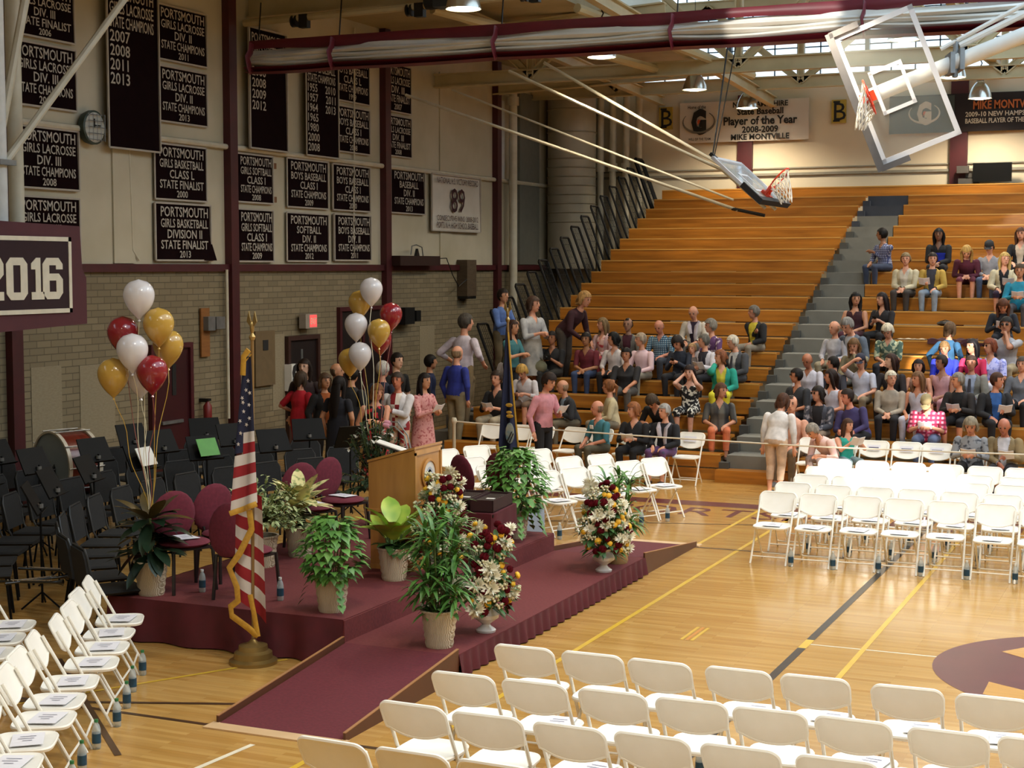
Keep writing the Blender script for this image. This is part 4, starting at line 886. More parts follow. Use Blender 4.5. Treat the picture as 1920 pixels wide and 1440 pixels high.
def balloon(colour, where, p, tie, d=1.0):
    t = thing('balloon', colour + ' balloon ' + where, 'balloon', p, 0, 'balloons tied to the stage plants')
    MB().lathe([(r * d, z * d) for r, z in BP], 24).build('skin', BALC[colour], t, True)
    MB().lathe([(.006, -.2 * d), (.016, -.2 * d - .016), (.004, -.2 * d - .005)], 10).build('knot', BALC[colour], t)
    q = Vector(tie) + Vector((.05 * (p[0] - tie[0]), .05 * (p[1] - tie[1]) + .02 * math.sin(p[2] * 9), 0)) - Vector(p); a = Vector((0, 0, -.205 * d)); pts = [a.lerp(q, k / 10) + Vector((.03 * math.sin(k * .9 + p[2] * 5) * (1 - k / 10), .02 * math.cos(k + p[0]), 0)) for k in range(11)]; pts[0] = a
    MB().tube(pts, .004, 4).build('ribbon', RIB[colour], t)
T1 = (-8.87, 11.78, 1.2); T2 = (-8.84, 16.05, 1.12)
for c, w, p in (('pearl white', 'at the top of the near cluster', (-8.93, 11.75, 3.17)), ('red', 'on the outer side of the near cluster', (-9.12, 11.75, 2.83)), ('gold', 'below the top one of the near cluster', (-8.79, 11.85, 2.91)), ('pearl white', 'in the middle of the near cluster', (-8.9, 11.6, 2.68)),
                ('gold', 'lowest in the near cluster', (-9.12, 11.6, 2.45)), ('red', 'low in the near cluster beside the maroon door', (-8.76, 11.7, 2.48)), ('pearl white', 'behind the lowest gold one of the near cluster', (-9.08, 11.95, 2.42)), ('gold', 'half hidden at the back of the near cluster', (-8.87, 12.1, 2.7))): balloon(c, w, p, T1, 1.03)
for c, w, p in (('pearl white', 'at the top of the cluster behind the lectern', (-9.26, 16.75, 3.16)), ('gold', 'upper in the cluster behind the lectern', (-9.48, 16.85, 3.0)), ('red', 'at the back of the cluster behind the lectern', (-9.15, 17.05, 2.85)), ('pearl white', 'in the middle of the cluster behind the lectern', (-9.42, 16.65, 2.73)),
                ('gold', 'beside the black loudspeaker in the lectern cluster', (-9.13, 16.7, 2.66)), ('pearl white', 'low in the cluster behind the lectern', (-9.31, 16.55, 2.38)), ('gold', 'lowest in the cluster behind the lectern', (-9.57, 16.75, 2.29)), ('red', 'hidden in the middle of the cluster behind the lectern', (-9.25, 16.95, 2.55))): balloon(c, w, p, T2, 1.0)

# ---------------------------------------------------------------- flags
GOLD = mat('gold_fringe', 'c99a35', .5, 'b3852a', 30); BRASS = mat('brass', 'a58a55', .35, '8d7443', 5, metal=.7); POLE = mat('oak_pole', '8a6a3c', .4, '77592f', 4, (4, 4, .5)); NAVY = mat('flag_navy', '1c2140', .8, '171b35', 5); FRED = mat('flag_red', '9d1c28', .75, '8a1722', 5); FWH = mat('flag_white', 'd6cfcc', .8, 'c9c2c0', 5)
def flag_pole(t, h, lean=(0, 0)):
    MB().lathe([(.21, 0), (.21, .03), (.17, .05), (.165, .1), (.13, .12), (.125, .16), (.05, .18), (.02, .21)], 28).build('base', BRASS, t, True)
    top = Vector((lean[0], lean[1], h)); MB().tube([(0, 0, .15), top], .015, 10).build('pole', POLE, t, True)
    f = MB().lathe([(.02, 0), (.03, .03), (.012, .06), (.02, .09)], 12, top); f.ball(top + Vector((0, 0, .12)), (.02, .025, .05), 10)
    for s in (-1, 1): f.prism([(top.x + s * .01, top.z + .11), (top.x + s * .05, top.z + .16), (top.x + s * .03, top.z + .25), (top.x + s * .012, top.z + .17)], 'y', top.y - .008, top.y + .008)
    f.build('finial', BRASS, t, True); return top
t = thing('striped_flag', 'national flag of stars and stripes draped on a brass based pole', 'flag', (-7.46, 11.33, 0))
top = flag_pole(t, 2.82, (.03, 0))
def drape(u, v, z0, L, w0, w1, slope, x0, ph, dep=.05):
    w = w0 + (w1 - w0) * v ** .8; return (x0 + (u - .5) * w, -.035 - dep * (.6 + .4 * math.sin(u * 8 + ph + v * 1.5)) * (.3 + v), z0 - v * L + slope * (u - .5) * w)
def strip(fn, us, v0, v1, n=6):
    return MB().grid(lambda a, b: fn(us[0] + (us[1] - us[0]) * a, v0 + (v1 - v0) * b), 14, n)
FA = lambda u, v: drape(u, v, 2.68, 1.3, .07, .26, .38 * v, .01 - .03 * v, 0)
strip(FA, (0, 1), .0, .50, 14).build('canton', NAVY, t, True)
strip(FA, (-.02, .35), .49, .63, 6).build('canton_fold', NAVY, t, True)
for k in range(7):
    a, b = .5 + k * .0715, .5 + (k + 1) * .0715
    strip(lambda u, v: FA(u, v) if True else 0, (.33 if k < 2 else 0, 1), a, b, 3).build('white_stripe' if k % 2 == 0 else 'red_stripe', FWH if k % 2 == 0 else FRED, t, True)
FB = lambda u, v: (-.01 + (u - .5) * (.27 + .06 * v), .0 - .02 * math.sin(u * 7) - .015, 1.5 - v * 1.02 + (.25 - .5 * u) * (.1 + .35 * v))
for k in range(9):
    a, b = k / 9, (k + 1) / 9
    strip(FB, (0, 1), a, b, 3).build('white_stripe' if k % 2 else 'red_stripe', FWH if k % 2 else FRED, t, True)
g = MB(); fpts = [FA(u / 10, 1.0) for u in range(11)]
g.tube([Vector(p) + Vector((0, -.01, -.01)) for p in fpts], .024, 6, flat=.3, up=(0, 1, 0)); g.build('gold_fringe', GOLD, t, True)
g = MB(); z = Vector((0, -.075, 0))
g.tube([Vector(p) for p in ((.03, -.08, 1.36), (.06, -.09, 1.2), (-.06, -.1, .98), (-.175, -.09, .84), (-.1, -.09, .68), (-.09, -.09, .56), (-.17, -.085, .5), (-.16, -.085, .42), (0, -.08, .33), (.085, -.075, .27))], .031, 6, flat=.3, up=(0, 1, 0))
g.tube([(.02, -.07, .62), (.06, -.07, .45), (.1, -.075, .26)], .026, 6, flat=.3, up=(0, 1, 0)).tube([(.1, -.075, .26), (.05, -.08, .3), (-.02, -.08, .34)], .026, 6, flat=.3, up=(0, 1, 0)); g.build('fringe_fold', GOLD, t, True)
MB().tube([(-.03, -.06, 2.52), (-.02, -.06, 2.68), (.025, -.05, 2.74)], .028, 6, flat=.4, up=(0, 1, 0)).build('fringe_top', GOLD, t, True)
s = MB()
for i, (u, v) in enumerate(((.6, .16), (.45, .22), (.25, .27), (.3, .30), (.7, .32), (.35, .36), (.75, .41), (.2, .42), (.5, .45), (.25, .50), (.18, .57), (.8, .24))):
    c = Vector(FA(u, v)) + Vector((0, -.012, 0)); rr_ = .021
    pts = [c + Vector((math.sin(k * math.pi / 5 + i) * (rr_ if k % 2 == 0 else rr_ * .42), 0, math.cos(k * math.pi / 5 + i) * (rr_ if k % 2 == 0 else rr_ * .42))) for k in range(10)]
    s.add(pts + [c + Vector((0, -.002, 0))], [(k, (k + 1) % 10, 10) for k in range(10)])
s.build('stars', FWH, t)
MB().tube([(.03, -.02, 2.7), (-.02, -.06, 2.62)], .006, 5).build('cord', GOLD, t)
t = thing('state_flag', 'dark blue state flag with a gold fringe draped on a tall pole', 'flag', (-7.62, 17.3, 0))
top = flag_pole(t, 2.78, (-.06, 0))
FN = lambda u, v: (-.05 + .02 * v + (u - .52) * (.04 + .24 * v), -.04 - .05 * math.sin(u * 9 + v * 2) * v, 2.66 - v * 1.75 + .2 * (u - .5) * v)
strip(FN, (0, 1), 0, 1, 24).build('cloth', NAVY, t, True)
g = MB().tube([Vector(FN(1.0, k / 16)) + Vector((0, -.012, 0)) for k in range(17)], .013, 6, flat=.5, up=(0, 1, 0)); g.build('gold_fringe', GOLD, t, True)
g = MB().tube([(-.16, -.1, 1.28), (-.13, -.11, 1.18), (-.06, -.11, 1.1), (-.06, -.11, 1.0), (-.14, -.11, .92), (-.11, -.11, .85)], .022, 6, flat=.3, up=(0, 1, 0)); g.build('fringe_fold', GOLD, t, True)
mb = MB()
for u, v, m_, sz in ((.72, .52, 0, .05), (.7, .57, 0, .04), (.75, .6, 0, .05)):
    c = Vector(FN(u, v)); mb.ball(c + Vector((0, -.015, 0)), (sz, .008, sz * .5), 8)
mb.build('wreath', GOLD, t)
c = Vector(FN(.72, .72)); MB().ball(c + Vector((0, -.012, 0)), (.06, .008, .13), 12).build('seal', mat('flag_seal_pale', 'a8a089', .7, '5b7a86', 14), t)
MB().tube([c + Vector((-.03, -.022, -.1)), c + Vector((.03, -.022, .02))], .008, 5).tube([c + Vector((.0, -.022, -.11)), c + Vector((.05, -.022, .0))], .008, 5).build('seal_mast', INK, t)
t = thing('lettered_poster', 'pale blue poster with dark script leaning behind the ivy basket', 'poster', (-7.3, 17.0, 0), R(28))
MB().box((0, 0, .28), (.44, .012, .56), Matrix.Rotation(R(-14), 3, 'X')).build('sheet', mat('poster_blue', 'a9b1bd', .7), t)
pt = MB()
for k in range(3): pt.tube([(-.18 + .05 * j, -.075 + .07 * k, .08 + .13 * k + .03 * math.sin(j * 2.2 + k)) for j in range(8)], .007, 4)
pt.build('script', mat('script_ink', '2b3142', .7), t)

# ---------------------------------------------------------------- white folding chairs
CHW = mat('chair_white', 'f8f5ee', .4, 'f1ede3', 4); CHF = mat('chair_frame_white', 'efebe1', .35, 'e6e1d5', 4)
def make_folding():
    """Faces +Y; long legs run from the back top down to the front feet."""
    t = thing('folding_chair', '', 'chair'); w = .205
    def pt(y, z): return y, z
    long_ = lambda k: (-.20 + .40 * k, .76 * (1 - k))          # k 0 top .. 1 front foot
    for s in (-1, 1):
        MB().tube([(s * (w - .0), -.19, .74), (s * w, long_(.35)[0], long_(.35)[1]), (s * (w + .005), .2, .0)], .0125, 8).build('front_leg', CHF, t, True)
        MB().tube([(s * .175, .13, .42), (s * .175, .05, .34), (s * .18, -.2, .0)], .011, 8).build('rear_leg', CHF, t, True)
    MB().tube([(-w, .155, .085), (w, .155, .085)], .009, 6).build('front_crossbar', CHF, t); MB().tube([(-.178, -.135, .085), (-.15, -.125, .075), (.15, -.125, .075), (.178, -.135, .085)], .009, 6).build('rear_crossbar', CHF, t)
    # seat: rounded plate with a thick rolled rim
    def se(a, r, z): 
        c, s = math.cos(a), math.sin(a); e = .45; return (r * .205 * math.copysign(abs(c) ** e, c), .03 + r * .2 * math.copysign(abs(s) ** e, s), z)
    mb = MB(); N = 28; prof = [(.0, .437), (.9, .436), (.97, .445), (1, .435), (.98, .418), (.9, .415), (0, .415)]
    vs = [se(2 * math.pi * k / N, r, z) for r, z in prof for k in range(N)]
    mb.add(vs, [(i * N + k, i * N + (k + 1) % N, (i + 1) * N + (k + 1) % N, (i + 1) * N + k) for i in range(len(prof) - 1) for k in range(N)]).build('seat', CHW, t, True)
    # backrest: curved panel with rounded shoulders and a bowed lower edge, rim all round
    def outline():
        p = []
        for k in range(9): a = math.pi - k * math.pi / 16; p.append((-.155 + .065 * math.cos(a), .725 + .065 * math.sin(a)))
        for k in range(9): a = math.pi / 2 - k * math.pi / 16; p.append((.155 + .065 * math.cos(a), .725 + .065 * math.sin(a)))
        p.append((.218, .66)); p.append((.212, .612))
        for k in range(11): u = 1 - 2 * k / 10; p.append((u * .185, .605 - .045 * (1 - abs(u) ** 2.2)))
        p.append((-.212, .612)); p.append((-.218, .66)); return p
    ol = outline(); yb = lambda x, z: -.195 - (z - .7) * .5 - .02 * (1 - (x / .22) ** 2)
    mb = MB(); n = len(ol); c = (0, yb(0, .69), .69)
    F = [(x, yb(x, z) + .008, z) for x, z in ol]; B = [(x, yb(x, z) - .008, z) for x, z in ol]
    Fi = [(x * .8, yb(x * .8, .69 + (z - .69) * .75) + .008, .69 + (z - .69) * .75) for x, z in ol]; Bi = [(x, y - .016, z) for x, y, z in Fi]
    mb.add(F + B + Fi + Bi, [(k, (k + 1) % n, 2 * n + (k + 1) % n, 2 * n + k) for k in range(n)] + [(n + k, 3 * n + k, 3 * n + (k + 1) % n, n + (k + 1) % n) for k in range(n)] + [tuple(range(2 * n, 3 * n)), tuple(reversed(range(3 * n, 4 * n)))])
    mb.tube([(x, yb(x, z), z) for x, z in ol] + [(ol[0][0], yb(*ol[0]), ol[0][1])], .0125, 6, caps=False); mb.build('backrest', CHW, t, True)
    return t
fold0 = make_folding(); fold_used = [False]
def chair(x, y, rz, label, group):
    if not fold_used[0]:
        fold_used[0] = True; o = fold0; o.location = (x, y, 0); o.rotation_euler = (0, 0, rz); o['label'] = label; o['group'] = group; return o
    return dup(fold0, (x, y, 0), rz, label, group)
# water bottles and printed programs
CLEAR = mat('bottle_plastic', 'c3d0d4', .08, 'b4c4ca', 9, alpha=.45, spec=.6); BLUEL = mat('bottle_label', '1f4a63', .4, '16384c', 20); CAP = mat('bottle_cap', '2f7a4c', .4); CAPW = mat('bottle_cap_white', 'd8dcda', .4)
def make_bottle(cap):
    t = thing('water_bottle', '', 'bottle')
    MB().lathe([(.028, 0), (.032, .01), (.032, .14), (.022, .175), (.013, .19), (.013, .2)], 14).build('body', CLEAR, t, True)
    MB().lathe([(.0328, .045), (.0328, .115)], 14).build('label', BLUEL, t, True); MB().lathe([(.015, .195), (.015, .215), (0, .215)], 12).build('cap', cap, t); return t
bot = {}
def bottle(x, y, z, label, group, cap=CAPW):
    if cap.name not in bot:
        t = bot[cap.name] = make_bottle(cap); t.location = (x, y, z); t['label'] = label; t['group'] = group; return t
    return dup(bot[cap.name], (x, y, z), rnd.uniform(0, 6), label, group)
PAPER = mat('program_paper', 'e6e4ea', .7, 'dcdae2', 3); PINK = mat('program_text', '6d6c86', .7)
def make_program():
    t = thing('program', '', 'program')
    MB().prism([(-.1, 0), (.1, .004), (.1, .007), (-.1, .003)], 'y', -.13, .13).build('sheets', PAPER, t)
    m = MB()
    for k, (a, b) in enumerate(((-.05, .05), (-.06, .04), (-.03, .03))): m.quad((a, .05 - k * .045, .0085), (b, .05 - k * .045, .0085), (b, .058 - k * .045, .0085), (a, .058 - k * .045, .0085))
    m.build('printing', PINK, t); return t
prog = []
def program(x, y, z, rz, label, group):
    if not prog: prog.append(make_program()); o = prog[0]; o.location = (x, y, z); o.rotation_euler = (0, 0, rz); o['label'] = label; o['group'] = group; return o
    return dup(prog[0], (x, y, z), rz, label, group)
def fwd(rz, f, s=0): return (-math.sin(rz) * f + math.cos(rz) * s, math.cos(rz) * f + math.sin(rz) * s)

# near block, seen from behind, facing the far block
ROWN = ['front', 'second', 'third', 'back']
for r, (y, x0, n) in enumerate(((10.12, -4.28, 9), (9.28, -4.36, 9), (8.50, -4.33, 9), (7.70, -4.40, 9))):
    for k in range(n):
        x = x0 + .518 * k + rnd.uniform(-.02, .02) + (.06 if r == 0 and k > 4 else 0); yy = y + rnd.uniform(-.02, .02); a = rnd.uniform(-.04, .04)
        chair(x, yy, a, 'white folding chair %s from the ramp in the %s row of the near block' % (ORD[k], ROWN[r]), 'near block of white chairs')
        if (r, k) in ((0, 3), (0, 4), (0, 5), (0, 6), (1, 1), (2, 2), (1, 5)): program(x + .05, yy + .07, .447, rnd.uniform(-.2, .2), 'program on the %s chair from the ramp, near block %s row' % (ORD[k], ROWN[r]), 'programs on the near chairs')
        if r < 3 and k in (2, 3, 5): bottle(x + .27, yy - .16, 0, 'water bottle by the %s chair from the ramp, near block %s row' % (ORD[k], ROWN[r]), 'water bottles among the near chairs', CAP)
# far block, facing the camera
FROW = ['front', 'second', 'third', 'fourth', 'fifth']
for r, (y, x0, n) in enumerate(((17.75, -4.49, 9), (18.58, -4.5, 9), (19.42, -4.47, 9), (20.2, -4.5, 8), (21.12, -4.52, 7))):
    for k in range(n):
        x = x0 + .495 * k + rnd.uniform(-.015, .015); yy = y + rnd.uniform(-.02, .02); a = math.pi + rnd.uniform(-.04, .04)
        chair(x, yy, a, 'white folding chair %s from the stage in the %s row of the far block' % (ORD[k], FROW[r]), 'far block of white chairs')
        if r < 3: program(x, yy - .03, .447, math.pi + rnd.uniform(-.15, .15), 'program on the %s chair from the stage, far block %s row' % (ORD[k], FROW[r]), 'programs on the far chairs')
        if r < 3: bottle(x + .26, yy - .18 + .1 * r, 0, 'water bottle beside the %s chair from the stage, far block %s row' % (ORD[k], FROW[r]), 'water bottles among the far chairs', CAPW)
# curved rows at both ends of the stage
LA = R(-60)
for k, (x, y) in enumerate(((-8.4, 10.66), (-8.15, 10.2), (-7.9, 9.8), (-7.66, 9.37), (-7.45, 8.87), (-7.22, 8.43), (-6.99, 8.05), (-6.78, 7.62), (-6.56, 7.22), (-6.34, 6.8))):
    chair(x, y, LA + rnd.uniform(-.05, .05), 'white folding chair %s from the stage in the front row beside the band seats' % ORD[k], 'white chairs beside the band')
    d = fwd(LA, .05); program(x + d[0], y + d[1], .447, LA + R(90) + rnd.uniform(-.2, .2), 'white program on the %s chair from the stage beside the band seats' % ORD[k], 'programs beside the band')
    d = fwd(LA, .24, .2); bottle(x + d[0], y + d[1], 0, 'green capped water bottle under the %s chair from the stage beside the band' % ORD[k], 'water bottles beside the band', CAP)
for k, (x, y) in enumerate(((-9.1, 10.1), (-8.86, 9.7), (-8.6, 9.28), (-8.38, 8.8), (-8.1, 8.3))):
    chair(x, y, LA, 'white folding chair %s from the stage in the second row beside the band seats' % ORD[k], 'white chairs beside the band')
    d = fwd(LA, .05); program(x + d[0], y + d[1], .447, LA + R(90), 'program on the %s chair from the stage, second row by the band' % ORD[k], 'programs beside the band')
MA = R(-120)
ND = 'front second third fourth'.split()
for r, row in enumerate((((-7.67, 18.57), (-7.48, 19.02), (-7.26, 19.47), (-7.06, 19.98), (-6.85, 20.45)), ((-8.62, 18.86), (-8.19, 19.49), (-7.98, 20.1), (-7.67, 20.53)), ((-9.2, 19.5), (-8.95, 20.1), (-8.72, 20.75)), ((-9.95, 20.2), (-9.74, 20.8)))):
    for k, (x, y) in enumerate(row):
        d = fwd(MA, .19); chair(x + d[0], y + d[1], MA + rnd.uniform(-.06, .06), 'white folding chair %s from the stage in the angled %s row behind the ivy' % (ORD[k], ND[r]), 'white chairs behind the stage')
        d = fwd(MA, .24)
        if r < 2: program(x + d[0], y + d[1], .447, MA + R(90), 'program on the %s chair from the stage, %s angled row behind the ivy' % (ORD[k], ND[r]), 'programs behind the stage')
        d = fwd(MA, .5, .2)
        if r < 1: bottle(x + d[0], y + d[1], 0, 'water bottle at the foot of the %s chair from the stage behind the ivy' % ORD[k], 'water bottles behind the stage', CAPW)
# reserved chairs along the foot of the bleachers
RES = 'white chair by the bleachers, '
for x, w, rz in ((-10.85, 'behind the blue flag', 180), (-10.33, 'between the flag and the walker in pink', 180), (-9.98, 'half hidden by the walker in pink', 175), (-9.42, 'beside the man in the teal shirt', 165), (-8.95, 'under the man in the teal shirt', 168), (-8.4, 'under the woman reading in black', 175), (-7.9, 'under the woman in the navy dress', 180),
                 (-7.38, 'empty beside the woman in orange trousers', 178), (-5.4, 'next to the aisle under the woman in peach', 180), (-4.95, 'under the girl in teal', 178), (-4.47, 'second along from the girl in teal', 180), (-3.98, 'in front of the man in pink plaid', 180), (-3.53, 'beside the woman in the dark patterned jacket', 180), (-3.05, 'under the woman in the dark patterned jacket', 180), (-2.6, 'under the man in the tan jacket', 180)):
    c = chair(x, 23.66, R(rz), RES + w, 'reserved chairs by the bleachers')
    if w.startswith(('empty', 'second', 'in front', 'beside the woman in the dark')):
        n = thing('reserved_notice', 'printed paper notice taped to the chair ' + w.split(' ', 0)[0], 'notice', (x, 23.826, .70), 0, 'reserved notices')
        MB().box((0, 0, 0), (.2, .003, .09), Matrix.Rotation(R(-26), 3, 'X')).build('sheet', PAPER, n); MB().box((0, -.004, .0), (.15, .003, .018), Matrix.Rotation(R(-26), 3, 'X')).build('printing', PINK, n)
for x, y, w in ((-8.49, 12.05, 'by the leg of the near maroon chair'), (-7.62, 12.03, 'beside the fringe of the striped flag'), (-8.3, 12.62, 'behind the middle maroon chair')): bottle(x, y, .4, 'blue labelled water bottle on the stage ' + w, 'water bottles on the stage', CAPW)
for c, w in zip(sc_[:5], ('nearest the stage corner', 'in the middle of the near group', 'seen from behind', 'behind the variegated plant', 'beside the lectern')):
    program(c.location.x, c.location.y, .4 + .497, c.rotation_euler.z, 'white program on the maroon chair ' + w, 'programs on the stage chairs')

# ---------------------------------------------------------------- band seats, music stands, drum
BFAB = mat('band_fabric', '1b1c1e', .9, '151618', 30); BFR = mat('band_frame', '0b0b0c', .6, spec=.15)
def make_band():
    t = thing('band_chair', '', 'chair')
    MB().prism([(-.23, .5), (.23, .5), (.235, .8), (.19, .87), (-.19, .87), (-.235, .8)], 'y', -.02, .02).build('backrest', BFAB, t); k = t.children[0]; k.location = (0, -.2, 0); k.rotation_euler = (R(8), 0, 0)
    MB().prism([(-.2, .43), (.2, .43), (.235, .455), (.2, .47), (-.2, .47), (-.235, .455)], 'y', -.2, .24).build('seat', BFAB, t)
    MB().tube([(-.22, -.2, .42), (-.23, -.245, .5), (-.235, -.3, .8), (-.19, -.315, .875), (.19, -.315, .875), (.235, -.3, .8), (.23, -.245, .5), (.22, -.2, .42)], .011, 6).build('back_frame', mat('band_tube', '3c3e40', .4, metal=.4), t, True)
    for s in (-1, 1): MB().tube([(s * .2, .2, .43), (s * .215, .24, 0)], .013, 6).build('leg', BFR, t); MB().tube([(s * .2, -.18, .43), (s * .215, -.25, 0)], .013, 6).build('leg', BFR, t)
    return t
band0 = make_band(); bc = []
CXB, CYB = -6.6, 15.5; n_b = 0
def make_stand():
    t = thing('music_stand', '', 'music stand')
    MB().prism([(-.24, 0), (.24, 0), (.22, .33), (-.22, .33)], 'y', -.008, .008).span((-.24, -.05, -.01), (.24, .008, .0)).build('desk', BFR, t); k = t.children[0]; k.location = (0, 0, .98); k.rotation_euler = (R(-28), 0, 0)
    MB().tube([(0, 0, .05), (0, 0, 1.08)], .012, 6).build('post', BFR, t)
    MB().lathe([(.03, 1.02), (.03, 1.06)], 10).build('collar', STEEL, t)
    for k in range(3): a = k * 2.094; MB().tube([(0, 0, .16), (.22 * math.cos(a), .22 * math.sin(a), .01)], .01, 5).build('leg', BFR, t)
    return t
std0 = make_stand(); n_s = 0
for r, (rad, a0, a1) in enumerate(((4.65, 150, 236), (5.65, 140, 222), (6.65, 142, 207), (7.6, 152, 190))):
    n = int(rad * R(a1 - a0) / .62)
    for k in range(n + 1):
        a = R(a0 + (a1 - a0) * k / n); x, y = CXB + rad * math.cos(a), CYB + rad * math.sin(a)
        if x < -14.55: continue
        rz = a + R(90) + rnd.uniform(-.08, .08); lab = 'black padded band chair, %s from the doorway end in the %s arc' % (ORD[k] if k < 12 else 'second to last' if k == 12 else 'last', ND[r]) if k < 14 else 'black padded band chair at the tail of the %s arc' % ND[r]
        if n_b == 0: o = band0; o.location = (x, y, 0); o.rotation_euler = (0, 0, rz); o['label'] = lab; o['group'] = 'black band chairs'
        else: dup(band0, (x, y, 0), rz, lab, 'black band chairs')
        n_b += 1
        if k % 2 == 0 and r > 0:
            sr = rad - .52; b = a + R(2.2); x, y = CXB + sr * math.cos(b), CYB + sr * math.sin(b); lab = 'black music stand %s from the doorway end before the %s arc of band chairs' % (ORD[k // 2], ND[r])
            if n_s == 0: std0.location = (x, y, 0); std0.rotation_euler = (0, 0, rz); std0['label'] = lab; std0['group'] = 'black music stands'
            else: dup(std0, (x, y, 0), rz + R(180) + rnd.uniform(-.2, .2), lab, 'black music stands')
            n_s += 1
            if r == 1 and k in (4, 6): 
                m = thing('sheet_music', 'white sheet music on the stand beside the dark rubber plant' if k == 6 else 'bright green folder on a music stand among the band seats', 'folder', (x - .05 * math.cos(b), y - .05 * math.sin(b), 1.12), rz + R(180), 'folders on the stands')
                MB().box((0, .03, .02), (.3, .008, .24), Matrix.Rotation(R(-28), 3, 'X')).build('cover', WHITE if k == 6 else mat('folder_green', '4f9a3a', .5), m); MB().box((0, .045, .02), (.28, .006, .22), Matrix.Rotation(R(-28), 3, 'X')).build('sheet', PAPER if k == 6 else BLACK, m)
t = thing('bass_drum', 'large bass drum with a red shell standing behind the band chairs', 'drum', (-13.55, 16.25, .86), R(-18))
DA = Matrix.Rotation(R(90), 3, 'X')
MB().lathe([(.43, -.22), (.43, .22)], 40, axis=DA).build('shell', mat('drum_red', '7a2a1c', .3, '5f1f16', 3, (1, 6, 1), coat=.4), t, True)
for s in (-1, 1):
    MB().lathe([(.43, s * .2), (.455, s * .2), (.455, s * .25), (.43, s * .25)], 40, axis=DA, caps=False).build('hoop', mat('drum_hoop', 'd3c8b4', .4), t, True); MB().lathe([(.43, s * .225), (0, s * .226)], 40, axis=DA).build('drum_head', mat('drum_skin', '8f9aa0', .4, '86929a', 2), t)
m = MB()
for k in range(10): a = k * math.pi / 5; m.tube([(.47 * math.cos(a), -.26, .47 * math.sin(a)), (.47 * math.cos(a), .26, .47 * math.sin(a))], .009, 5)
m.build('tension_rods', STEEL, t)
MB().tube([(-.4, -.2, -.2), (-.3, -.3, -.86)], .016, 6).tube([(.4, -.2, -.2), (.3, -.3, -.86)], .016, 6).tube([(-.4, .2, -.2), (-.3, .3, -.86)], .016, 6).tube([(.4, .2, -.2), (.3, .3, -.86)], .016, 6).tube([(-.3, -.3, -.84), (-.3, .3, -.84)], .016, 6).tube([(.3, -.3, -.84), (.3, .3, -.84)], .016, 6).build('drum_stand', BLACK, t)
t = thing('snare_drum', 'small brass snare drum on a stand beside the bass drum', 'drum', (-13.9, 14.9, .78))
MB().lathe([(.18, 0), (.18, .16)], 24).build('shell', mat('snare_brass', '8f7636', .35, metal=.5), t, True); MB().lathe([(.185, .16), (.0, .162)], 24).build('drum_head', WHITE, t); MB().tube([(0, 0, 0), (0, 0, -.78)], .015, 6).lathe([(.2, -.78), (.02, -.7)], 10).build('drum_stand', BLACK, t)
def clarinet(lab, x, y, z, rz):
    t = thing('clarinet', lab, 'instrument', (x, y, z), rz, 'clarinets on the band chairs')
    MB().lathe([(.016, -.3), (.013, -.2), (.013, .2), (.018, .26), (.033, .31), (.03, .31)], 12, axis=AXX).build('body', mat('clarinet_black', '0d0d0e', .2, coat=.5), t, True)
    m = MB()
    for k in range(11): m.ball((-.22 + k * .04, .0, .017), .008, 6)
    m.tube([(-.2, .012, .018), (.2, .012, .018)], .004, 4).tube([(-.15, -.012, .016), (.15, -.012, .016)], .004, 4); m.build('keys', mat('key_silver', 'd0d0cc', .2, metal=.9), t, True)
clarinet('black clarinet laid across the band chair nearest the white chairs', -9.98, 11.42, .49, R(20)); clarinet('black clarinet lying beside another on the near band chair', -10.0, 11.52, .49, R(60)); clarinet('black clarinet on the second band chair from the white chairs', -10.25, 11.95, .49, R(10))

# ---------------------------------------------------------------- people
# Each body is grown as one continuous surface: tapered limbs, trunk, head and fingers fused by a voxel remesh; garments are shells lifted off it.
SKINM = {}
def skin_mat(c):
    return mat('skin_' + c, c, .55, ''.join('%02x' % int(int(c[i:i + 2], 16) * .9) for i in (0, 2, 4)), 14)
def cloth_mat(c, pat):
    n = 'cloth_%s_%s' % (c, pat); dk = ''.join('%02x' % int(int(c[i:i + 2], 16) * .72) for i in (0, 2, 4))
    V = lambda c2, sc=14, sharp=(.36, .46): mat(n, c, .85, c2, sc, sharp=sharp, detail=1)
    if pat == 'p': return mat(n, c, .85, dk, 7, sharp=(.3, .8))
    if pat == 'plaidb': return plaid(n, c, 'b8cbd4', '1c3a52', 26)
    if pat == 'plaidb2': return plaid(n, c, 'a9adc4', '262a48', 26)
    if pat == 'plaidp': return plaid(n, c, 'e3a0b4', '8c2446', 13)
    if pat in ('stripe', 'stripe2'): return mat(n, c, .85, 'd8d0d0' if pat == 'stripe' else 'a24a68', 9 if pat == 'stripe' else 22, (0, 0, 1), kind='wave', sharp=(.86, .95) if pat == 'stripe' else (.6, .8))
    if pat == 'argyle': return mat(n, '8c1f26', .8, c, 8, (1, .01, .6), kind='checker')
    return {'redfloral': lambda: V('b3202f', 11, (.53, .58)), 'lace': lambda: V('c98f8c', 26), 'floral2': lambda: V('e6c2b8', 16), 'floralp': lambda: V('5c3a66', 14), 'bw': lambda: V('d8d6cc', 17, (.52, .56)), 'lacegrey': lambda: mat(n, c, .85, '2b2b2e', 10, (1, 1, .15), kind='voronoi'),
            'floralg': lambda: V('b7bb9a', 13, (.5, .56)), 'patternj': lambda: V('3d3f4a', 13), 'lacelav': lambda: V('b3b6ec', 22), 'bwgrey': lambda: V('8b8c90', 16)}[pat]()
PERS = []
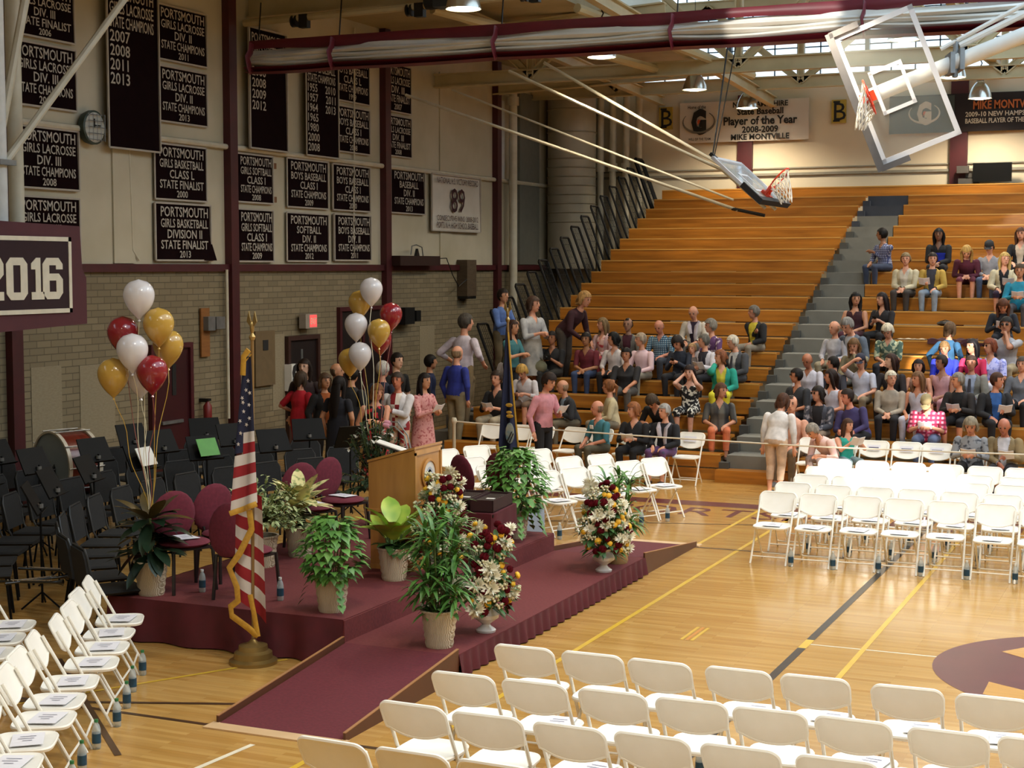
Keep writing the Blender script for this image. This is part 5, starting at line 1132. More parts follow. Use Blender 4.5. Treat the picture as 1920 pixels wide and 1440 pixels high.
def person(x, y, z, sit, label, a=0, le=None, sl=0, h=1, w=1, hy=0, hp=0, arms=None, top=None, bot=None, hair=('short', '2a1d16'), skin='d89a7c', jk=None, sk=None, prop=None, sun=0, pj='p', in_=None):
    PERS.append(dict(x=x, y=y, z=z, sit=sit, label=label, a=R(a), le=R(le if le is not None else (8 if sit else 3)), sl=R(sl), h=h, w=w, hy=R(hy), hp=R(hp), arms=arms or (('lap', 'lap') if sit else ('side', 'side')), top=top, bot=bot, hair=hair, skin=skin, jk=jk, sk=sk, prop=prop, sun=sun, pj=pj, in_=in_))
person(-13.81, 22.47, 0.000, 0, 'woman seen from behind in a red T-shirt and red trousers at the doorway', a=165, top=('c2182c', 'p', 0.45), bot=('b5172a', 1), hair=('bob', '4a3a2c'), skin='d89a7c', w=1.2, arms=('hip', 'side'), h=0.982)
person(-13.83, 22.70, 0.000, 0, 'pale faced woman looking out from the dark doorway behind the woman in red', a=10, top=('3a2c2c', 'p', 1), bot=('201c1c', 1), hair=('long', '2a1c15'), skin='e3b295', arms=('side', 'side'), h=1.102)
person(-13.23, 22.29, 0.000, 0, 'woman in an orange top and black cardigan half hidden by long dark hair', a=60, top=('a2541f', 'p', 1), bot=('201c1c', 1), jk='1a1819', hair=('bob', '5a4330'), skin='c98f6b', arms=('front', 'side'), h=0.982)
person(-12.42, 21.35, 0.000, 0, 'woman with very long dark hair in a navy dress, back to the camera', a=175, top=('151722', 'p', 0.3), bot=('151722', 0.2), sk=('131624', 1.0), hair=('verylong', '1b1310'), skin='c98f6b', arms=('side', 'side'), h=1.001)
person(-13.27, 22.71, 0.000, 0, 'balding man with brown hair behind the woman with very long hair', a=100, top=('2a2422', 'p', 1), bot=('1c1a1a', 1), hair=('bald', '6b5a48'), skin='c98f6b', arms=('side', 'side'), h=1.064)
person(-12.53, 21.95, 0.000, 0, 'man in a black shirt with thin white stripes by the dark doorway', a=170, top=('17171a', 'stripe', 1), bot=('17171a', 1), hair=('short', '1d1815'), skin='c98f6b', arms=('side', 'side'), h=1.077)
person(-11.62, 21.13, 0.000, 0, 'woman in a sleeveless red and black dress holding the tape of the balloons', a=25, top=('1b1214', 'redfloral', 0), bot=('1b1214', 0.2), sk=('1b1214', 0.85, 'redfloral'), hair=('bob', '7a5234'), skin='d89a7c', w=1.0, hy=30, hp=15, arms=('belly', 'side'), h=0.963)
person(-12.49, 22.92, 0.000, 0, 'white haired man in a navy shirt, back to the camera behind the tuxedo', a=170, top=('1d2337', 'p', 1), bot=('20222a', 1), hair=('short', 'c9c3ba'), skin='d89a7c', arms=('side', 'side'), h=1.089)
person(-13.19, 24.74, 0.000, 0, 'young man in black with dark hair and glasses in profile by the brick', a=70, top=('141415', 'p', 0.45), bot=('141415', 1), hair=('short', '231b16'), skin='e3b295', arms=('side', 'side'), h=1.108)
person(-11.71, 22.06, 0.000, 0, 'man in a white dinner jacket over a maroon and cream diamond waistcoat and trousers', a=5, top=('e2d9cf', 'argyle', 1), bot=('c9a78e', 'argyle', 1), jk='dcdade', hair=('short', '3f332c'), skin='c77a5c', w=1.08, arms=('belly', 'side'), h=1.026)
person(-11.54, 22.58, 0.000, 0, 'woman with long dark hair in a pink lace dress facing the bleachers', a=75, top=('a4575a', 'lace', 1), bot=('3a2426', 0.2), sk=('a4575a', 0.72, 'lace'), hair=('long', '1c1413'), skin='c98f6b', arms=('front', 'front'), prop='paper', h=1.001)
person(-13.15, 25.96, 0.000, 0, 'person in dark blue with short dark hair between the pink dress and blue shirt', a=120, top=('1d2a52', 'p', 1), bot=('161a2a', 1), hair=('short', '1c1714'), skin='c98f6b', arms=('side', 'side'), h=1.051)
person(-11.98, 24.72, 0.240, 0, 'man in a royal blue shirt and khaki trousers, back to the camera', a=160, top=('26338f', 'p', 1), bot=('8d8064', 1), hair=('bald', '9a8064'), skin='d89a7c', w=1.15, arms=('side', 'side'), prop='paper', h=1.056)
person(-12.14, 25.32, 0.484, 0, 'man in a white shirt and khaki trousers stepping up the bleachers', a=165, top=('cfc4cf', 'p', 0.8), bot=('85704f', 1), hair=('short', '4c463f'), skin='d89a7c', le=6, w=1.08, arms=('hip', 'hip'), hy=-30, h=1.236)
person(-12.17, 27.11, 1.215, 0, 'boy in a light blue shirt and khaki trousers standing at the bleacher end', a=75, top=('5a77b5', 'p', 0.9), bot=('75674c', 1), hair=('short', '231a15'), skin='c98f6b', arms=('front', 'front'), h=1.057)
person(-11.44, 25.92, 0.727, 0, 'woman in teal with dark hair behind the flag tip', a=80, top=('3f7a80', 'p', 0.4), bot=('1d1b1f', 1), hair=('long', '3a231b'), skin='c98f6b', h=1.02, arms=('front', 'front'))
person(-11.29, 26.51, 0.971, 0, 'woman in a pale silver jacket and skirt standing among the lower bleacher rows', a=65, top=('b3b4b6', 'p', 0.8), bot=('8a8681', 0.15), sk=('a39f98', 0.62), hair=('bob', '49352a'), skin='d89a7c', hy=20, arms=('front', 'front'), h=1.122)
person(-10.88, 27.11, 1.215, 0, 'woman in a dark maroon blouse with blond hair leaning forward between rows', a=80, top=('37121d', 'p', 1), bot=('4a4139', 1), hair=('bob', 'b38a53'), skin='d89a7c', le=42, arms=((0.2, -0.4, 0.75), (-0.1, -0.4, 0.8)), h=1.123)
person(-9.44, 22.63, 0.000, 0, 'boy in a pink shirt and black trousers walking past with papers', a=72, top=('d8929c', 'p', 1), bot=('17161a', 1), hair=('mop', '2b1d17'), skin='d89a7c', hp=18, le=6, arms=('front', 'side'), prop='paper', h=1.047)
person(-5.77, 22.96, 0.000, 0, 'woman in a white cardigan and beige cropped trousers bending over at the aisle', a=170, top=('e6e0de', 'p', 0.85), bot=('d6b79c', 0.8), hair=('bob', '50301f'), skin='d89a7c', le=20, w=1.22, hp=20, arms=((0.28, -0.1, 0.75), (-0.28, -0.1, 0.75)), h=0.92)
person(-11.57, 26.22, 1.151, 1, 'man in a white polo shirt seated behind the blue flag', a=-5, top=('d5d2d6', 'p', 0.45), bot=('232226', 1), hair=('short', '6b5a4a'), skin='d89a7c', w=1.1, h=0.95)
person(-11.27, 25.03, 0.664, 1, 'person in black with khaki trousers holding a program beside the blue flag', a=-8, top=('1a191b', 'p', 0.8), bot=('a89a80', 1), hair=('short', '33261d'), skin='d89a7c', arms=('hold', 'hold'), prop='paper', h=1.063)
person(-11.00, 25.63, 0.907, 1, 'blond woman in a white sweater looking down at her lap beside the flag', top=('d9d3d6', 'p', 0.8), bot=('7a5f4b', 0.5), hair=('puff', 'c99d4f'), skin='d89a7c', hp=35, arms=('hold', 'hold'), le=14, h=0.95)
person(-10.97, 26.82, 1.395, 1, 'man in a black polo with a camera and olive bag on his lap', top=('19191c', 'p', 0.45), bot=('2a2a28', 1), hair=('short', '1e1714'), skin='a9714f', arms=('phone', 'phone'), w=1.1, prop='camera', h=0.95)
person(-10.28, 26.82, 1.395, 1, 'man in a maroon polo shirt and jeans with clasped hands', top=('6d232f', 'p', 0.45), bot=('35476b', 1), hair=('short', '1c1613'), skin='b07a55', arms=('mid', 'mid'), le=12, h=0.95)
person(-10.16, 27.42, 1.638, 1, 'woman in a pink cardigan over a red patterned dress', a=-20, top=('c8434c', 'floral2', 0.2), bot=('b24650', 0.8), jk='d6b3b4', hair=('long', '8d7350'), skin='d89a7c', hy=-25, h=0.95)
person(-9.73, 26.82, 1.395, 1, 'woman with a black bob and white blouse looking to her side', a=-10, top=('dcd4d4', 'p', 0.9), bot=('1d1c20', 1), hair=('bob', '121012'), skin='d89a7c', hy=-50, h=0.95)
person(-9.69, 27.42, 1.638, 1, 'man in a grey jacket over a maroon shirt in the upper row', a=0, top=('4b1c2c', 'p', 1), jk='75716a', bot=('3a3836', 1), hair=('balding', '2c221c'), skin='a87c63', h=0.95)
person(-9.30, 26.22, 1.151, 1, 'broad man in a black open necked shirt with hands on his knees', a=2, top=('1f1e22', 'p', 0.5), bot=('5a5651', 1), hair=('short', '171313'), skin='c28462', w=1.3, arms=('knee', 'knee'), h=0.95)
person(-9.20, 26.82, 1.395, 1, 'grey haired man in a pale striped shirt behind the broad man in black', a=-15, top=('d9bcc4', 'stripe2', 1), bot=('8c8678', 1), hair=('short', 'b3a08a'), skin='d89a7c', hy=-35, h=0.95)
person(-9.05, 27.42, 1.638, 1, 'bald man in a blue checked shirt looking down', a=-5, top=('37718f', 'plaidb', 0.5), bot=('3d4450', 1), hair=('bald', 'b98d70'), skin='d58f74', hp=25, w=1.15, h=0.95)
person(-8.49, 26.82, 1.395, 1, 'woman with dark curly hair in a denim jacket looking at her telephone', a=-10, top=('262d3d', 'p', 1), bot=('1c1c22', 1), hair=('curly', '2b2320'), skin='d89a7c', hp=30, arms=('phone', 'phone'), prop='phone', h=0.95)
person(-8.26, 26.82, 1.395, 1, 'child with fair hair tucked beside the man in the white jacket', a=-5, top=('6f625c', 'p', 1), bot=('3a3836', 1), hair=('short', 'b9946a'), skin='d89a7c', h=0.76)
person(-8.60, 28.02, 1.882, 1, 'tall man in a purple shirt with a white sweater over his shoulders', a=0, top=('2f1d33', 'p', 1), jk='d2cabd', bot=('6e6a63', 1), hair=('bald', 'c3b5a6'), skin='d89a7c', hp=22, w=1.05, h=0.95)
person(-8.06, 27.42, 1.638, 1, 'grey haired woman in a purple floral blouse', a=-30, top=('d7c8ce', 'floralp', 0.5), bot=('55505a', 1), hair=('puff', '8f867a'), skin='d89a7c', hy=-25, h=0.95)
person(-8.01, 26.82, 1.395, 1, 'grey haired man in a white jacket and dark tie holding a paper', a=-20, top=('2a2733', 'p', 1), jk='dad6df', bot=('23232b', 1), hair=('short', '6b665f'), skin='d89a7c', hy=-40, arms=('hold', 'lap'), prop='paper', h=0.95)
person(-7.45, 26.82, 1.395, 1, 'white haired man in a charcoal suit looking down the aisle side', a=-20, top=('c9c7c4', 'p', 1), jk='44454a', bot=('3a3b40', 1), hair=('short', 'dbd0bd'), skin='d89a7c', hy=-30, hp=12, w=1.12, arms=('lap', 'lap'), h=0.95)
person(-7.42, 28.02, 1.882, 1, 'man in a yellow polo and black cardigan turning away by the aisle', a=-25, top=('d6c43a', 'p', 1), jk='15161a', bot=('8d8271', 1), hair=('short', '6f685f'), skin='b98068', hy=-30, arms=('lap', 'cross'), h=0.95)
person(-7.56, 26.22, 1.151, 1, 'woman in a turquoise cardigan and yellow trousers with a raised arm', a=10, top=('d2c53c', 'p', 0.3), jk='1f9a86', bot=('d8cf2e', 1), hair=('bob', '8a5233'), skin='d89a7c', hy=-60, w=1.1, arms=('lap', 'chin'), h=0.95)
person(-7.94, 25.63, 0.907, 1, 'dark haired woman in a black and white floral dress holding her cheeks', a=0, top=('17171a', 'bw', 0), bot=('17171a', 0.62, 'bw'), hair=('bob', '251413'), skin='d9a48c', arms=('face', 'face'), w=1.05, h=0.95)
person(-7.25, 25.03, 0.664, 1, 'woman in a grey pleated top and orange trousers in the first row', a=15, top=('5f5c55', 'lacegrey', 0.5), bot=('d9764d', 0.9), hair=('bob', '5f3d28'), skin='c98a6b', hy=50, arms=('lap', 'lap'), w=1.12, h=0.95)
person(-9.87, 25.03, 0.664, 1, 'bald man in a dark suit and pale blue shirt leaning toward the boy', a=-45, top=('93a9c0', 'p', 1), jk='25262b', bot=('6f6551', 1), hair=('bald', '9c7f66'), skin='c98e70', le=20, hy=-15, arms=('hold', 'hold'), h=0.95)
person(-9.13, 25.03, 0.664, 1, 'woman with ginger hair and a cream jacket turning toward the bald man', a=-60, top=('d2c39c', 'p', 1), bot=('8a7f6a', 1), hair=('pony', '8a5630'), skin='d89a7c', hy=-25, h=0.95)
person(-8.25, 25.03, 0.664, 1, 'woman in black with brown hair bending her head right down', a=-5, top=('17171a', 'p', 0.5), bot=('1c1c20', 1), hair=('curly', '4a3a2b'), skin='d89a7c', le=40, hp=40, arms=('knee', 'knee'), h=0.95)
person(-8.80, 23.58, 0.440, 1, 'balding man in a teal shirt with a white name label on a folding chair', a=-30, top=('3d7a86', 'p', 0.5), bot=('595442', 1), hair=('bald', '8e7058'), skin='d08e72', hy=-30, arms=('lap', 'lap'), h=0.938)
person(-8.21, 23.58, 0.440, 1, 'woman with ginger curls in black reading a program on a folding chair', a=-5, top=('17161a', 'p', 0.9), bot=('17161a', 1), hair=('curly', '9c6038'), skin='d89a7c', hy=-35, arms=('hold', 'hold'), prop='paper', w=1.12, h=0.93)
person(-7.69, 23.58, 0.440, 1, 'grey haired woman in navy with a pale scarf on a folding chair', a=-10, top=('1c1c26', 'p', 1), bot=('3d3a56', 0.85, 'floralp'), jk='17181f', hair=('short', 'a9a6a1'), skin='d89a7c', hy=-20, arms=('lap', 'lap'), h=0.93)
person(-5.77, 31.61, 3.344, 1, 'young man in a blue checked shirt at the aisle edge looking back over his shoulder', a=-35, top=('55608f', 'plaidb2', 0.9), bot=('2f3a52', 1), hair=('short', '15110f'), skin='9a6a4c', hy=-55, arms=('cross', 'lap'), h=0.97)
person(-5.14, 30.41, 2.857, 1, 'woman in a cream cardigan with crossed legs in the lit upper row', a=-8, top=('d9d0c0', 'p', 0.9), jk='c9bd9f', bot=('3b3531', 1), hair=('short', '8f7a58'), skin='d89a7c', hy=10, arms=('mid', 'mid'), w=1.1, h=0.95)
person(-4.65, 30.41, 2.857, 1, 'person in a mustard jacket and pale jeans holding a program', a=-3, top=('3b3a44', 'p', 1), jk='b8953f', bot=('8c9aa8', 1), hair=('short', '2a211c'), skin='d89a7c', hy=15, arms=('lap', 'hold'), prop='paper', h=0.95)
person(-4.72, 31.61, 3.344, 1, 'woman with long black hair in a black top with a bright blue front', a=0, top=('17171b', 'p', 0.4), jk='121215', bot=('1c1c22', 1), hair=('long', '120f10'), skin='8a5f45', arms=('mid', 'mid'), in_='1d2fae', h=0.95)
person(-4.10, 31.01, 3.101, 1, 'woman in burgundy with blond hair bending forward', a=5, top=('52152a', 'p', 1), bot=('6a2a3a', 0.5), hair=('long', 'b9924f'), skin='d89a7c', le=28, hp=30, arms=('mid', 'mid'), h=0.95)
person(-3.67, 31.01, 3.101, 1, 'man in a grey shirt, jeans and dark cap in the lit upper row', a=-5, top=('8e8d92', 'p', 0.9), bot=('4a5a78', 1), hair=('cap', '1a1a1d'), skin='d89a7c', hp=20, arms=('mid', 'mid'), h=0.95)
person(-3.35, 30.41, 2.857, 1, 'blond woman in a cream cardigan over a black dress', a=5, top=('17151d', 'p', 0.6), jk='d6c9a8', bot=('2c1a33', 0.6), hair=('long', 'c5a25c'), skin='d89a7c', hy=20, arms=('hold', 'lap'), prop='paper', h=0.95)
person(-3.00, 29.81, 2.613, 1, 'man in a bright teal shirt at the edge of the upper rows', a=0, top=('1f8aa8', 'p', 1), bot=('4a4a50', 1), hair=('short', '4a3826'), skin='c58a68', arms=('hold', 'hold'), prop='paper', w=1.1, h=0.982)
person(-3.17, 31.61, 3.344, 1, 'woman in a black cardigan in the highest occupied row', a=-5, top=('cbb8a0', 'p', 0.8), jk='121214', bot=('1d1c22', 1), hair=('long', '5a3a28'), skin='d89a7c', h=0.95)
person(-5.73, 28.62, 2.126, 1, 'girl with long black hair and bare shoulders beside the aisle', a=-10, top=('3a1622', 'p', 0), bot=('4a1c2c', 0.8), hair=('long', '0f0d0e'), skin='b98466', hy=35, h=0.95)
person(-5.22, 28.62, 2.126, 1, 'woman with long dark hair in a black top holding a telephone', a=-20, top=('1c1a1f', 'p', 0.7), bot=('15151a', 1), hair=('verylong', '1f1415'), skin='c08c72', hy=-20, arms=('phone', 'phone'), prop='phone', h=0.95)
person(-5.47, 27.42, 1.638, 1, 'grey haired man in a blue grey jacket bending toward his seat', a=-25, top=('c7c9d2', 'p', 1), jk='5c6675', bot=('3d4048', 1), hair=('short', '8c8884'), skin='d89a7c', le=18, hp=25, h=1.1)
person(-5.82, 27.42, 1.638, 1, 'bald man in a white long sleeved shirt and khaki trousers by the aisle', a=-20, top=('cdcbd4', 'p', 1), bot=('9c8f74', 1), hair=('bald', 'c29478'), skin='cf9274', hy=-15, arms=('lap', 'lap'), w=1.1, h=0.95)
person(-5.36, 26.82, 1.395, 1, 'woman with long light brown hair in a tan and green jacket', a=-5, top=('8d8266', 'p', 1), bot=('70706a', 1), hair=('long', '7a5a3a'), skin='d89a7c', hp=20, arms=('chin', 'lap'), h=0.95)
person(-4.90, 27.42, 1.638, 1, 'white haired woman in a green floral shirt', a=-5, top=('4a6358', 'floralg', 0.5), bot=('22222a', 1), hair=('puff', 'd9cdb5'), skin='d89a7c', hp=30, arms=('mid', 'mid'), w=1.08, h=0.95)
person(-6.04, 25.63, 0.907, 1, 'man in a black shirt and sunglasses in the lower rows by the aisle', a=-30, top=('2b2c31', 'p', 0.5), bot=('1d1d22', 1), hair=('short', '1c1512'), skin='c07f5e', hy=-30, sun=1, w=1.15, h=0.95)
person(-6.01, 26.22, 1.151, 1, 'man with a shaved tan head in a white polo', a=-10, top=('d7d3df', 'p', 0.45), bot=('5a5a5f', 1), hair=('bald', '8a5a40'), skin='a8694b', hp=22, w=1.1, h=0.95)
person(-5.47, 25.63, 0.907, 1, 'woman with dark wavy hair in a white sleeveless top', a=-25, top=('d8d4e2', 'p', 0), bot=('50383a', 1), hair=('long', '2a1a15'), skin='d8906f', hy=-45, h=0.95)
person(-5.57, 26.22, 1.151, 1, 'boy with dark hair looking sideways behind the woman in white', a=-20, top=('4a4a55', 'p', 0.5), bot=('33343c', 1), hair=('short', '17120f'), skin='d89a7c', hy=-60, h=0.874)
person(-5.13, 26.22, 1.151, 1, 'boy in a white T-shirt holding the peak of his navy cap', a=-5, top=('cfd0e0', 'p', 0.4), bot=('8c7a60', 1), hair=('cap', '23263a'), skin='d89a7c', hp=15, arms=('lap', 'brow'), h=0.95)
person(-4.63, 26.22, 1.151, 1, 'woman with long brown hair in a black jacket looking aside', a=-10, top=('2b2326', 'p', 1), bot=('1a181a', 1), hair=('long', '3a241b'), skin='e3b295', hy=-45, hp=-5, h=0.95)
person(-4.55, 25.63, 0.907, 1, 'white haired woman in a beige sweater with folded hands', a=0, top=('b5a795', 'p', 1), bot=('1d1b1f', 1), hair=('short', 'ded3bd'), skin='d89a7c', hy=35, arms=('mid', 'mid'), w=1.1, h=0.95)
person(-4.92, 25.03, 0.664, 1, 'man in a purple shirt leaning sideways over the girl in teal', a=-20, top=('3f3668', 'p', 1), bot=('1c1c22', 1), hair=('short', '2a1d18'), skin='d68a72', le=22, hy=-25, sl=-12, arms=('knee', 'knee'), w=1.25, h=0.977)
person(-5.57, 25.03, 0.664, 1, 'dark haired woman in sunglasses and a patterned jacket in the first row', a=-5, top=('1f1c22', 'p', 1), jk='8f8a90', bot=('8a7662', 1), hair=('bob', '211815'), skin='c58a70', hy=-35, sun=1, arms=('mid', 'mid'), pj='patternj', h=0.95)
person(-5.87, 24.43, 0.420, 1, 'balding man in a peach shirt behind the bending woman in white', a=-5, top=('e0a68c', 'p', 0.5), bot=('7a6a58', 1), hair=('balding', '3a2a22'), skin='d99a7c', hy=10, h=1.1)
person(-4.20, 26.22, 1.151, 1, 'girl with dark tied hair half hidden in the middle rows', a=0, top=('b58f80', 'p', 0), bot=('2a2528', 1), hair=('bob', '20161a'), skin='d89a7c', h=0.855)
person(-4.08, 25.63, 0.907, 1, 'smiling woman with shoulder length brown hair in a white sleeveless top', a=-15, top=('d5d2de', 'p', 0), bot=('c9c7d4', 1), hair=('long', '7a5638'), skin='cf8a68', hy=-25, h=0.95)
person(-3.80, 26.22, 1.151, 1, 'girl with tied dark hair in a pale pink sleeveless top', a=-15, top=('dba9b0', 'p', 0), bot=('d39aa2', 0.9), hair=('short', '1f1614'), skin='a8735a', hy=-30, arms=('mid', 'lap'), h=0.95)
person(-3.87, 26.82, 1.395, 1, 'boy in a bright blue shirt caught in the sunbeam', a=0, top=('2b39d0', 'p', 1), bot=('2a2a3a', 1), hair=('short', '8a6a44'), skin='d89a7c', hp=15, arms=('mid', 'mid'), h=0.911)
person(-3.94, 27.42, 1.638, 1, 'person with light brown hair in a blue denim jacket, turned away', a=150, top=('2f5f86', 'p', 1), bot=('2d3850', 1), hair=('bob', '6b5138'), skin='d89a7c', arms=('side', 'side'), h=0.95)
person(-3.39, 26.82, 1.395, 1, 'girl with long black hair in a pink striped top in the sunbeam', a=-20, top=('c92f5a', 'stripe2', 0.4), bot=('3b2a35', 1), hair=('long', '100c0e'), skin='d89a7c', hy=-20, h=0.95)
person(-3.11, 26.82, 1.395, 1, 'woman with short red hair and glasses in a lavender top', a=-15, top=('7d84cf', 'lacelav', 0.45), bot=('d4d0d8', 1), hair=('curly', '7c3d24'), skin='d89a7c', hy=-30, sun=1, w=1.2, h=0.954)
person(-2.94, 27.42, 1.638, 1, 'boy in a grey T-shirt and glasses resting his chin on his hand', a=-8, top=('a1a1a8', 'p', 0.4), bot=('9a8c70', 1), hair=('short', '17120f'), skin='a9755a', sun=1, arms=('chin', 'lap'), h=1.075)
person(-3.15, 28.62, 2.126, 1, 'woman with brown hair bending over a white program in the upper rows', a=5, top=('22252f', 'p', 1), bot=('1b1d28', 1), hair=('long', '5e3826'), skin='d89a7c', le=22, hp=35, arms=('hold', 'hold'), prop='paper', h=0.95)
person(-3.35, 26.22, 1.151, 1, 'man in a grey tweed jacket, blue shirt and patterned tie', a=-5, top=('a9b3cc', 'p', 1), jk='7d7b74', bot=('3b3b42', 1), hair=('short', '3a2820'), skin='c07f66', w=1.1, h=0.95)
person(-3.45, 25.63, 0.907, 1, 'smiling woman with cropped grey hair in a black turtleneck reading', a=-10, top=('121214', 'p', 1), jk='231d1c', bot=('1c1b20', 0.6), hair=('short', '8f877c'), skin='d8946f', hy=-45, arms=('hold', 'hold'), prop='paper', h=0.95)
person(-2.93, 25.63, 0.907, 1, 'man in a dark suit and blue shirt turned toward the far end', a=20, top=('2b5a9c', 'p', 1), jk='19191e', bot=('17171c', 1), hair=('short', '4a2d20'), skin='c9876b', hy=50, arms=('hold', 'lap'), prop='paper', w=1.1, h=0.967)
person(-2.55, 26.22, 1.151, 1, 'man in a grey shirt at the very end of the lower rows', a=-10, top=('6f7480', 'p', 0.8), bot=('17171b', 1), hair=('short', '4a4038'), skin='d89a7c', w=1.15, h=0.95)
person(-3.85, 25.03, 0.664, 1, 'man in a pink plaid shirt and tan cap reading in the sunbeam', a=0, top=('c23358', 'plaidp', 0.5), bot=('5c6a8c', 1), hair=('cap', 'a8966c'), skin='d89a7c', hp=38, le=14, arms=('hold', 'hold'), prop='paper', w=1.3, h=0.95)
person(-5.02, 23.58, 0.440, 1, 'elderly woman in a peach blouse bending down from her folding chair', a=-35, top=('e6b9b4', 'floral2', 0.8), bot=('94807a', 1), hair=('short', '9c9184'), skin='d89a7c', le=45, hp=25, arms=('knee', (-0.1, -0.5, -0.1)), h=0.93)
person(-4.86, 23.58, 0.440, 1, 'girl with long brown hair in a teal vest holding up a paper', a=40, top=('2fae9f', 'p', 0), bot=('8aa0a6', 0.8), hair=('long', '4a3022'), skin='d89a7c', h=0.79, hy=20, arms=((0.14, -0.36, 0.46), (-0.06, -0.36, 0.46)), prop='paper')
person(-3.00, 23.58, 0.440, 1, 'grey haired woman in a dark patterned jacket reading a peach program', a=0, top=('3c3f47', 'bwgrey', 1), bot=('18181c', 1), hair=('curly', '9d8f78'), skin='d8926f', hp=25, arms=('hold', 'hold'), prop='paper', w=1.12, h=0.93)
person(-2.52, 23.58, 0.440, 1, 'balding man in a tan jacket and white shirt on the last folding chair', a=-5, top=('d4d0d6', 'p', 1), jk='8f7a56', bot=('1c1b20', 1), hair=('bald', 'a08468'), skin='b9735a', hp=22, w=1.15, arms=('hold', 'mid'), prop='paper', h=0.93)

def limb(mb, p0, p1, r0, r1, n=8):
    p0, p1 = Vector(p0), Vector(p1); d = (p1 - p0).normalized()
    mb.tube([p0 - d * r0 * .92, p0 - d * r0 * .55, p0, p0.lerp(p1, .5), p1, p1 + d * r1 * .55, p1 + d * r1 * .92], [r0 * .38, r0 * .82, r0, (r0 + r1) / 2, r1, r1 * .82, r1 * .38], n)
def ik(s, t, l1, l2, pole):
    d = t - s; L = d.length
    if L > (l1 + l2) * .995: t = s + d * ((l1 + l2) * .995 / L); d = t - s; L = d.length
    c = (l1 * l1 + L * L - l2 * l2) / (2 * L); hh = math.sqrt(max(0, l1 * l1 - c * c)); u = d.normalized(); p = (pole - u * pole.dot(u)).normalized()
    return s + u * c + p * hh, t
def plan(P):
    """Joint positions in the figure's own frame: it faces -Y, root at the seat or the floor."""
    h, w = P['h'], P['w']; V = Vector; J = {}; w = P['w'] = P['w'] * 1.16; sit = P['sit']
    pel = V((0, 0, .1 if sit else .92)) * h; RM = Matrix.Rotation(P['sl'], 3, 'Y') @ Matrix.Rotation(P['le'], 3, 'X')
    up = lambda x, y, z: pel + RM @ (V((x, y, z)) * h)
    J['pel'] = pel; J['RM'] = RM; J['up'] = up
    HM = Matrix.Rotation(P['hy'], 3, 'Z') @ Matrix.Rotation(P['le'] * .4 + P['hp'], 3, 'X'); nb = up(0, .005, .50); J['neck'] = nb
    hc = nb + HM @ (V((0, -.02, .165)) * h); J['head'] = hc; J['HM'] = HM
    J['sh'] = [up(s * .176 * (.55 + .45 * w), .005, .388) for s in (1, -1)]
    head_pt = lambda x, y, z: hc + HM @ (V((x, y, z)) * h)
    J['arm'] = []
    for i, s in enumerate((1, -1)):
        k = P['arms'][i]; S_ = J['sh'][i]; pole = V((s * .6, .35, -.6))
        if isinstance(k, tuple): t = V(k) * h
        elif sit: t = {'lap': V((s * .11, -.31 * 1, .17)), 'mid': V((s * .035, -.29, .17)), 'knee': V((s * .13, -.42, .17)), 'hold': V((s * .09, -.31, .29)), 'phone': V((s * .05, -.27, .36)), 'cross': V((-s * .14, -.2, .40)), 'side': V((s * .3, .02, .05))}.get(k, V((0, 0, 0))) * h
        else: t = {'side': V((s * .25, -.03, .82)), 'front': V((s * .06, -.28, 1.12)), 'hip': V((s * .30, -.12, 1.0)), 'belly': V((-s * .02, -.22 * w, 1.13)), 'lap': V((s * .2, -.1, .85))}.get(k, V((0, 0, 0))) * h
        if k == 'face': t = head_pt(s * .085, -.06, -.03); pole = V((s * .5, -.3, -.8))
        if k == 'chin': t = head_pt(s * .02, -.10, -.13); pole = V((s * .4, -.3, -.8))
        if k == 'brow': t = head_pt(s * .08, -.11, .06); pole = V((s * .8, -.2, -.5))
        J['arm'].append((S_,) + ik(S_, t, .275 * h, .245 * h, pole))
    J['leg'] = []
    for s in (1, -1):
        hip = pel + V((s * .09 * (.6 + .4 * w), .0, -.02)) * h
        if sit: kn = V((s * .13, -.43, .085)) * h; an = V((s * .12, -.40, -.335)) * h; an.z = -.36 if P['z'] < .5 else -.335
        else: kn = V((s * .095, -.02, .50)) * h; an = V((s * .09, .03, .085)) * h
        if not sit and 'stepping' in P['label'] and s > 0: kn = V((.1, -.33, .72)) * h; an = V((.1, -.3, .33)) * h
        J['leg'].append((hip, kn, an))
    return J
